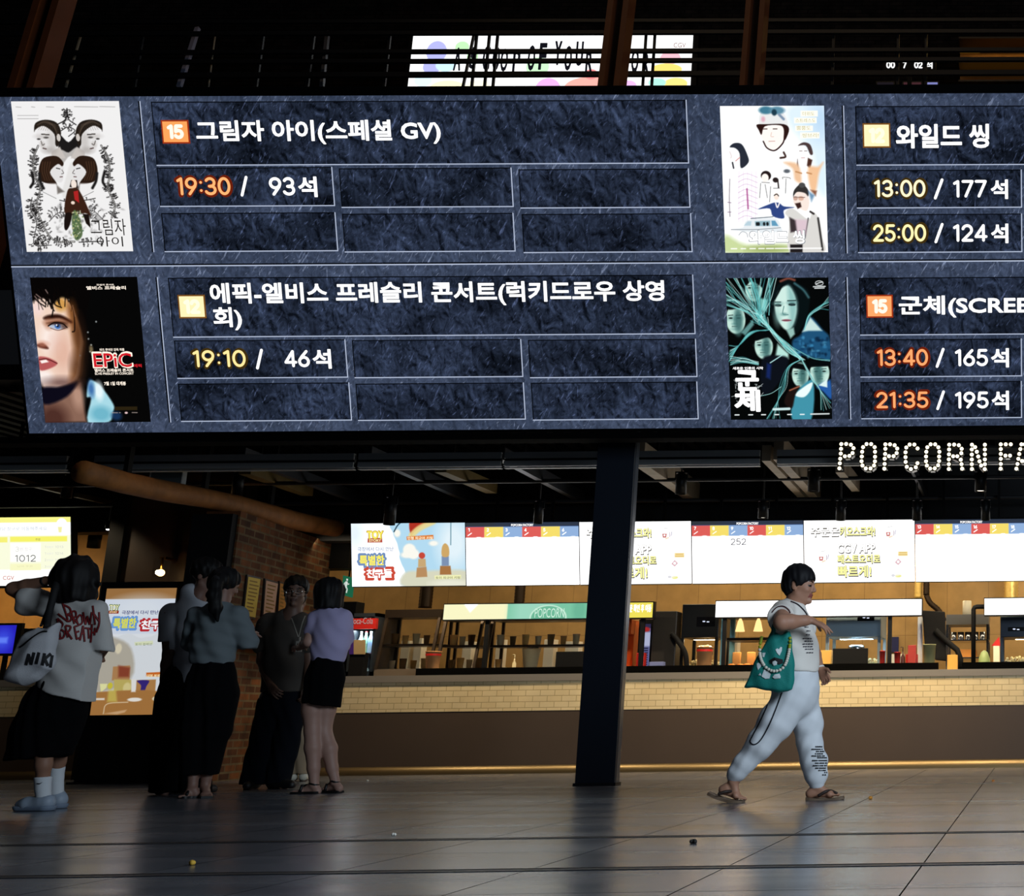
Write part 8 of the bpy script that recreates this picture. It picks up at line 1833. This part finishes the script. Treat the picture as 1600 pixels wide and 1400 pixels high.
def ponytail_woman():
    w = Who('person with a long black ponytail, pale sage blouse and wide black trousers seen from behind', (300, 1247)); J = w.J; R = w.root; sk = skins('#7d5d50')
    hc = J(351, 913, .02); F = Fld(*bounds(w, 276, 882, 408, 1248, -.24, .42), .008); L, A = head(F, hc, (.55, .80, -.28), (.12, 0, 1), .98); F.chain([J(345, 955), J(347, 938), J(350, 925)], [.06, .05, .048], .025)
    F.chain([J(338, 962), J(335, 1000), J(332, 1035), J(330, 1080)], [.11, .125, .115, .15], .03, (1, .68, 1)); F.cap(J(305, 963), J(372, 960), .046, .046, .03)
    s, e, h = J(374, 962), J(392, 1003, .06), J(386, 990, .30); F.chain([s, e], [.05, .040], .02); F.chain([e, h], [.04, .027], .015); hand(F, h, (-.1, .9, .2), (0, 0, -1), -1, (.4, .4, .5, .5), .9)
    s, e, h = J(304, 964), J(297, 1008, .08), J(312, 1000, .30); F.chain([s, e], [.05, .040], .02); F.chain([e, h], [.04, .027], .015); hand(F, h, (.3, .9, .2), (0, 0, -1), 1, (.4, .4, .5, .5), .9)
    F.chain([J(315, 1090), J(305, 1150), J(301, 1226, .0)], [.1, .058, .034], .02); F.chain([J(345, 1090, .02), J(333, 1150, .04), J(321, 1226, .05)], [.1, .058, .034], .02)
    foot(F, J(301, 1227), J(286, 1243, -.03), J(306, 1241, .02), .030); foot(F, J(321, 1227, .05), J(322, 1243, -.04), J(322, 1240, .08), .030)
    F.build('body', sk, R, face_paint(L, hc, A, .98)); hm = mat('hair_black4', '#0b0a0b', .62, 0, .25)
    H = Fld(*bounds(w, 318, 878, 384, 978, -.26, .2), .006); H.ell(L(-.012, 0, .034), np.array([.115, .098, .104])*.98, A); H.ell(L(-.04, 0, -.01), np.array([.08, .088, .08])*.98, A, .03); H.cutell(L(.11, 0, -.06), np.array([.09, .15, .10])*.98, A, .008); H.cutell(L(.02, 0, -.10), np.array([.07, .12, .06])*.98, A, .008)
    H.chain([J(346, 905, -.08), J(337, 912, -.13), J(335, 930, -.145), J(337, 950, -.14), J(340, 970, -.13)], [.05, .046, .052, .044, .010], .02); H.ripple(folds(.0022, (120, 60, 8, 0), (70, 130, -10, 1))); H.build('hair', hm, R)
    MB().lathe(J(338.5, 909, -.12), [(.046, -.012), (.052, 0), (.046, .012)], 14, axis=(-.4, -.6, -.3), cap=False).build('hair_tie', mat('print_black', '#101014', .7), R)
    T = Fld(*bounds(w, 284, 935, 408, 1044, -.24, .3), .0075); T.chain([J(345, 952), J(338, 970), J(335, 1002), J(332, 1028)], [.085, .145, .165, .160], .03, (1, .72, 1)); T.cap(J(306, 962), J(370, 960), .060, .060, .05); T.cap(J(371, 960), J(389, 1004, .05), .068, .074, .03); T.cap(J(306, 963), J(299, 1004, .07), .066, .070, .03)
    T.cutell(J(347, 940, .02), (.07, .07, .05), None, .006); T.cutplane(J(332, 1037), (0, 0, -1)); sl = T.sl((J(376, 1000)[0], -99, -99), (99, 99, 99)); zc = J(390, 1012)[2]; T.D[sl] = np.maximum(T.D[sl], (zc-T.ax[2][sl[2]])[None, None, :]); T.ripple(folds(.003, (30, 14, 20, 0), (50, -20, 26, 1), (16, 10, 70, 2))); T.build('blouse', mat('blouse_sage', '#5f686c', .85), R)
    T = Fld(*bounds(w, 278, 1028, 380, 1216, -.24, .28), .008); T.chain([J(332, 1044), J(331, 1062), J(330, 1085)], [.143, .168, .165], .03, (1, .72, 1)); T.cutplane(J(332, 1034), (0, 0, 1)); T.chain([J(314, 1085), J(305, 1140), J(300, 1210)], [.125, .108, .080], .03); T.chain([J(346, 1085, .02), J(336, 1140, .03), J(322, 1210, .04)], [.125, .105, .084], .03); T.cutplane(J(312, 1210), (0, 0, -1)); T.ripple(folds(.0035, (40, 20, 6, 0), (80, -14, 4, 1))); T.build('wide_trousers', mat('cloth_black', '#070709', .95, 0, .08), R)
    for a, b in ((J(309, 1244.5, .03), J(282, 1246.5, -.05)), (J(322, 1243, .10), J(323, 1247, -.08))):
        a[2] = .016; b[2] = .016; sole('sandal', [a, lerp(a, b, .33), lerp(a, b, .66), b], .09, .015, shoe_black, R)
    for q in ([J(318, 1240, -.02), J(322, 1236, .02), J(327, 1241, .0)], [J(292, 1242, -.06), J(295, 1236, -.02), J(301, 1240, .02)]): MB().tube([tuple(p) for p in smooth_line(q, 5)], .009, 8).build('sandal_strap', shoe_black, R)
ponytail_woman()

def lanyard_man():
    w = Who('person in dark tee and dark jeans wearing a lanyard with a pale badge', (420, 1233)); J = w.J; R = w.root; sk = skins('#5d4438', '#47302a')
    hc = J(462, 925); F = Fld(*bounds(w, 372, 892, 495, 1236, -.36, .3), .008); f0 = (.38, -.9, -.06); L, A = head(F, hc, f0, (0, 0, 1), 1.1); F.chain([J(456, 968), J(458, 955), J(461, 942)], [.075, .062, .056], .03)
    F.chain([J(448, 975), J(444, 1005), J(443, 1060), J(443, 1090)], [.12, .14, .14, .14], .03, (1, .7, 1)); F.cap(J(418, 972), J(474, 972), .055, .055, .03)
    sh, el, wr = J(414, 977, -.02), J(410, 1032, .0), J(422, 1068, -.12); F.chain([sh, el], [.06, .046], .02); F.chain([el, lerp(el, wr, .4), wr], [.046, .044, .030], .015); hand(F, wr, J(432, 1084, -.15)-wr, (.3, .9, 0), -1, (.35, .45, .5, .5), 1.0)
    sh, el, wr = J(477, 977, 0), J(484, 1032, .05), J(480, 1070, -.05); F.chain([sh, el], [.06, .046], .02); F.chain([el, wr], [.046, .030], .015); hand(F, wr, (0, -.1, -1), (-.9, .1, 0), 1, (.35, .45, .5, .5), 1.0)
    for q in ([J(425, 1092), J(409, 1155), J(394, 1222)], [J(458, 1092, .02), J(448, 1155, .03), J(430, 1222, .04)]): F.chain(q, [.1, .06, .04], .02)
    foot(F, J(394, 1222), J(384, 1233, -.12), J(398, 1230, .03), .032, .015, False); foot(F, J(430, 1222, .04), J(452, 1230, -.02), J(424, 1228, .05), .032, .015, False)
    F.build('body', sk, R, face_paint(L, hc, A, 1.1))
    H = Fld(*bounds(w, 434, 886, 490, 948, -.2, .2), .006); H.ell(L(-.012, 0, .040), np.array([.112, .092, .098])*1.1, A); H.cutell(L(.10, 0, -.05), np.array([.085, .15, .105])*1.1, A, .008); H.cutplane(L(0, 0, -.045), -A[2], .01); H.ripple(folds(.0025, (110, 70, 40, 0), (60, 130, -50, 1))); H.build('hair', mat('hair_black3', '#0a0909', .62, 0, .25), R)
    gm = mat('glasses_metal', '#b8b4b0', .15, 1.0); mb = MB()
    for k in (-1, 1):
        c = L(.102, .032*k, .0); ring = [c+A[1]*.024*1.1*math.cos(t)+A[2]*.019*1.1*math.sin(t) for t in np.linspace(0, 2*math.pi, 17)]; mb.tube([tuple(p) for p in ring], .0024, 6, False); mb.tube([tuple(L(.100, .056*k, .004)), tuple(L(.0, .083*k, .006))], .0026, 6)
    mb.tube([tuple(L(.106, -.009, .002)), tuple(L(.106, .009, .002))], .0024, 6); mb.build('glasses', gm, R)
    T = Fld(*bounds(w, 394, 948, 498, 1088, -.26, .26), .008); T.chain([J(450, 968), J(445, 995), J(443, 1040), J(442, 1080)], [.105, .165, .172, .175], .03, (1, .72, 1)); T.cap(J(420, 970), J(473, 970), .066, .066, .05); T.cap(J(416, 974), J(410, 1008, -.01), .074, .078, .03); T.cap(J(475, 974), J(483, 1008, .03), .072, .074, .03); T.cutell(J(458, 955, -.03), (.075, .075, .05), None, .006); T.cutplane(J(442, 1081), (0, 0, -1)); T.ripple(folds(.003, (26, 14, 26, 0), (44, -20, 14, 1))); T.build('dark_tee', mat('tee_dark', '#3a3530', .85), R)
    T = Fld(*bounds(w, 374, 1068, 480, 1234, -.24, .26), .008); T.chain([J(442, 1078), J(442, 1098)], [.155, .150], .03, (1, .75, 1)); T.chain([J(426, 1098), J(410, 1155), J(396, 1226)], [.115, .098, .108], .03); T.chain([J(457, 1098, .02), J(449, 1155, .03), J(432, 1224, .04)], [.115, .098, .105], .03); T.cutplane((0, 0, .045), (0, 0, -1)); T.ripple(folds(.0035, (40, 20, 10, 0), (70, -14, 20, 1))); T.build('jeans', mat('denim_dark', '#0d1017', .95, 0, .1), R)
    for (a, b, dy) in (((399, 1229), (386, 1234), -.14), ((424, 1228), (455, 1231), -.03)):
        T = Fld(*bounds(w, 372, 1206, 465, 1240, -.26, .2), .007); p, q = J(*a, .02), J(*b, dy); p[2] = .05; q[2] = .035; T.cap(p, q, .045, .036, .02); T.cap(p+np.array([0, 0, .03]), lerp(p, q, .3), .045, .04, .02); T.cutplane((0, 0, .004), (0, 0, -1)); T.build('shoe', shoe_black, R)
    cord = mat('cord_grey', '#7d786e', .6); decal('lanyard', 'dark_tee', [[(452, 958), (458, 972), (466, 995)], [(477, 962), (472, 975), (467, 995)]], 1.5, cord, R, off=.004)
    p = J(467, 1010, -.16); MB().box((p[0]-.027, p[1]-.004, p[2]-.045), (p[0]+.027, p[1]+.004, p[2]+.045)).box((p[0]-.006, p[1]-.003, p[2]+.045), (p[0]+.006, p[1]+.003, p[2]+.08)).build('badge', mat('badge_pale', '#9a948a', .5), R)
    MB().box((p[0]-.016, p[1]-.006, p[2]-.02), (p[0]+.010, p[1]-.004, p[2]+.025)).build('badge_print', mat('badge_print', '#4a4642', .6), R)
lanyard_man()

def bob_woman():
    w = Who('person with a black bob, lavender top and short black skirt seen from behind', (500, 1240)); J = w.J; R = w.root; sk = skins('#9d7a6c')
    hc = J(514, 926, .01); F = Fld(*bounds(w, 452, 898, 556, 1242, -.26, .42), .0075); L, A = head(F, hc, (-.35, .93, -.03), (0, 0, 1), .98); F.chain([J(515, 968), J(515, 950), J(514, 938)], [.055, .047, .047], .025)
    F.chain([J(516, 972), J(516, 1000), J(512, 1035), J(505, 1075)], [.10, .115, .105, .13], .03, (1, .7, 1)); F.cap(J(495, 967), J(537, 966), .044, .044, .03)
    s, e, h = J(492, 970, .0), J(482, 1003, -.05), J(467, 1012, .12); F.chain([s, e], [.048, .040], .02); F.chain([e, lerp(e, h, .4), h], [.040, .037, .025], .015); hand(F, h, J(460, 1008, .25)-h, (.2, 0, -.95), -1, (.5, .5, .6, .6), .88)
    s, e, h = J(537, 972, .02), J(539, 1010, .12), J(528, 1012, .30); F.chain([s, e], [.042, .036], .02); F.chain([e, h], [.038, .025], .015); hand(F, h, (-.3, .9, .2), (0, 0, -1), 1, (.4, .4, .5, .5), .88)
    F.chain([J(490, 1085), J(488, 1110), J(488, 1142), J(489, 1168), J(490, 1200), J(491, 1226)], [.09, .076, .058, .061, .045, .033], .02); F.chain([J(512, 1085, .05), J(509, 1110, .06), J(506, 1142, .06), J(514, 1170, .06), J(519, 1200, .06), J(524, 1222, .06)], [.088, .072, .056, .060, .042, .032], .02)
    foot(F, J(491, 1226), J(461, 1236, .02), J(496, 1236, .0), .029); foot(F, J(524, 1222, .06), J(504, 1232, .12), J(530, 1232, .05), .029)
    F.build('body', sk, R, face_paint(L, hc, A, .98))
    H = Fld(*bounds(w, 484, 892, 546, 962, -.2, .2), .006); H.ell(J(514, 923), (.108, .118, .108)); H.cap(J(514, 924), J(514, 945), .108, .104, .03, (1, 1.06, 1)); H.cutplane(J(514, 951.5), (0, 0, -1), .008); H.cutell(L(.10, 0, -.06), np.array([.075, .06, .10]), A, .01); H.ripple(folds(.0022, (130, 60, 6, 0), (80, 120, -8, 1))); H.build('hair', mat('hair_black4', '#0b0a0b', .62, 0, .25), R)
    T = Fld(*bounds(w, 474, 944, 560, 1042, -.26, .26), .007); T.chain([J(515, 962), J(517, 985), J(516, 1008), J(511, 1032)], [.10, .143, .140, .124], .03, (1, .76, 1)); T.cap(J(496, 965), J(537, 964), .056, .056, .05); T.cap(J(495, 966, .0), J(488, 984, -.02), .062, .064, .03); T.cap(J(537, 966, .02), J(540, 996, .06), .062, .062, .03); T.cutell(J(515, 951, .03), (.062, .062, .045), None, .006); T.cutplane(J(511, 1034), (0, 0, -1)); T.ripple(folds(.0022, (30, 14, 30, 0), (52, -20, 40, 1))); T.build('lavender_top', mat('top_lavender', '#a39cc0', .85), R)
    T = Fld(*bounds(w, 464, 1026, 546, 1112, -.24, .26), .0075); T.chain([J(511, 1034), J(508, 1060), J(501, 1104)], [.123, .145, .148], .03, (1, .8, 1)); T.cutplane(J(500, 1101), (-.14, 0, -1)); T.ripple(folds(.003, (40, 20, 4, 0), (70, -14, 3, 1))); T.build('skirt', mat('cloth_black', '#070709', .95, 0, .08), R)
    for a, b, st in ((J(500, 1238), J(457, 1241, .02), J(491, 1226)), (J(533, 1234, .05), J(500, 1237, .13), J(524, 1222, .06))):
        a[2] = .018; b[2] = .016; sole('sandal', [a, lerp(a, b, .33), lerp(a, b, .66), b], .088, .016, shoe_black, R)
        MB().lathe(st+np.array([0, 0, .005]), [(.036, -.007), (.040, 0), (.036, .007)], 14, axis=(.25, 0, 1), cap=False).build('ankle_strap', shoe_black, R)
        c = lerp(a, b, .62); MB().tube([tuple(c+np.array([0, -.045, .0])), tuple(c+np.array([0, -.03, .045])), tuple(c+np.array([0, .03, .045])), tuple(c+np.array([0, .045, 0]))], .011, 8).build('sandal_strap', shoe_black, R); MB().tube([tuple(c+np.array([0, 0, .045])), tuple(st+np.array([-.04, 0, .0]))], .008, 8).build('sandal_strap', shoe_black, R)
bob_woman()

def hidden_person():
    w = Who('person in beige trousers and white trainers standing mostly hidden between lanyard wearer and bobbed hair', (466, 1221)); J = w.J; R = w.root; sk = skins('#6e5044', '#583a32')
    hc = J(463, 940); F = Fld(*bounds(w, 420, 905, 505, 1224, -.3, .3), .009); L, A = head(F, hc, (.2, .95, 0), (0, 0, 1), .95); F.chain([J(465, 975), J(464, 952)], [.055, .048], .025)
    F.chain([J(466, 985), J(467, 1010), J(467, 1060), J(467, 1080)], [.10, .12, .12, .13], .03, (1, .7, 1)); F.cap(J(446, 980), J(487, 980), .045, .045, .03)
    for s, x in ((-1, 446), (1, 488)): e = J(x+s*2, 1030); h = J(x, 1058, .1); F.chain([J(x, 982), e], [.046, .036], .02); F.chain([e, h], [.036, .025], .015); hand(F, h, (0, .4, -.9), (-s, 0, 0), s, (.4, .4, .5, .5), .88)
    for x in (458, 474): F.chain([J(x, 1085), J(x, 1145), J(x, 1212)], [.09, .055, .035], .02); foot(F, J(x, 1212), J(x, 1216, .16), J(x, 1217), .03, .015, False)
    F.build('body', sk, R, face_paint(L, hc, A, .95))
    H = Fld(*bounds(w, 440, 905, 486, 965, -.2, .2), .007); H.ell(L(-.012, 0, .036), np.array([.112, .094, .10])*.95, A); H.cutell(L(.10, 0, -.05), np.array([.085, .15, .105])*.95, A, .008); H.cutplane(L(0, 0, -.07), -A[2], .01); H.build('hair', mat('hair_black3', '#0a0909', .62, 0, .25), R)
    T = Fld(*bounds(w, 430, 968, 504, 1084, -.24, .24), .009); T.chain([J(466, 985), J(467, 1010), J(467, 1076)], [.115, .15, .15], .03, (1, .72, 1)); T.cap(J(448, 980), J(485, 980), .055, .055, .05); T.cap(J(447, 983), J(445, 1008), .06, .06, .03); T.cap(J(487, 983), J(489, 1008), .06, .06, .03); T.cutell(J(464, 966), (.065, .065, .045), None, .006); T.cutplane(J(467, 1078), (0, 0, -1)); T.build('dark_top', mat('tee_dark', '#3a3530', .85), R)
    T = Fld(*bounds(w, 440, 1066, 494, 1220, -.22, .24), .008); T.chain([J(467, 1076), J(467, 1092)], [.14, .14], .03, (1, .75, 1)); T.chain([J(458, 1092), J(457, 1150), J(457, 1214)], [.105, .088, .075], .03); T.chain([J(475, 1092), J(474, 1150), J(473, 1210)], [.105, .088, .080], .03); T.cutplane(J(466, 1209), (0, 0, -1)); T.ripple(folds(.003, (40, 20, 10, 0), (70, -14, 20, 1))); T.build('trousers', mat('cloth_beige', '#a58f74', .85), R)
    for x in (457, 474):
        T = Fld(*bounds(w, x-20, 1195, x+22, 1228, -.14, .3), .007); p = J(x, 1217, -.02); q = J(x+2, 1217, .17); p[2] = .05; q[2] = .04; T.cap(p, q, .044, .038, .02); T.cutplane((0, 0, .004), (0, 0, -1)); T.build('trainer', mat('trainer_white', '#d8d2c0', .6), R)
hidden_person()

flush_text()
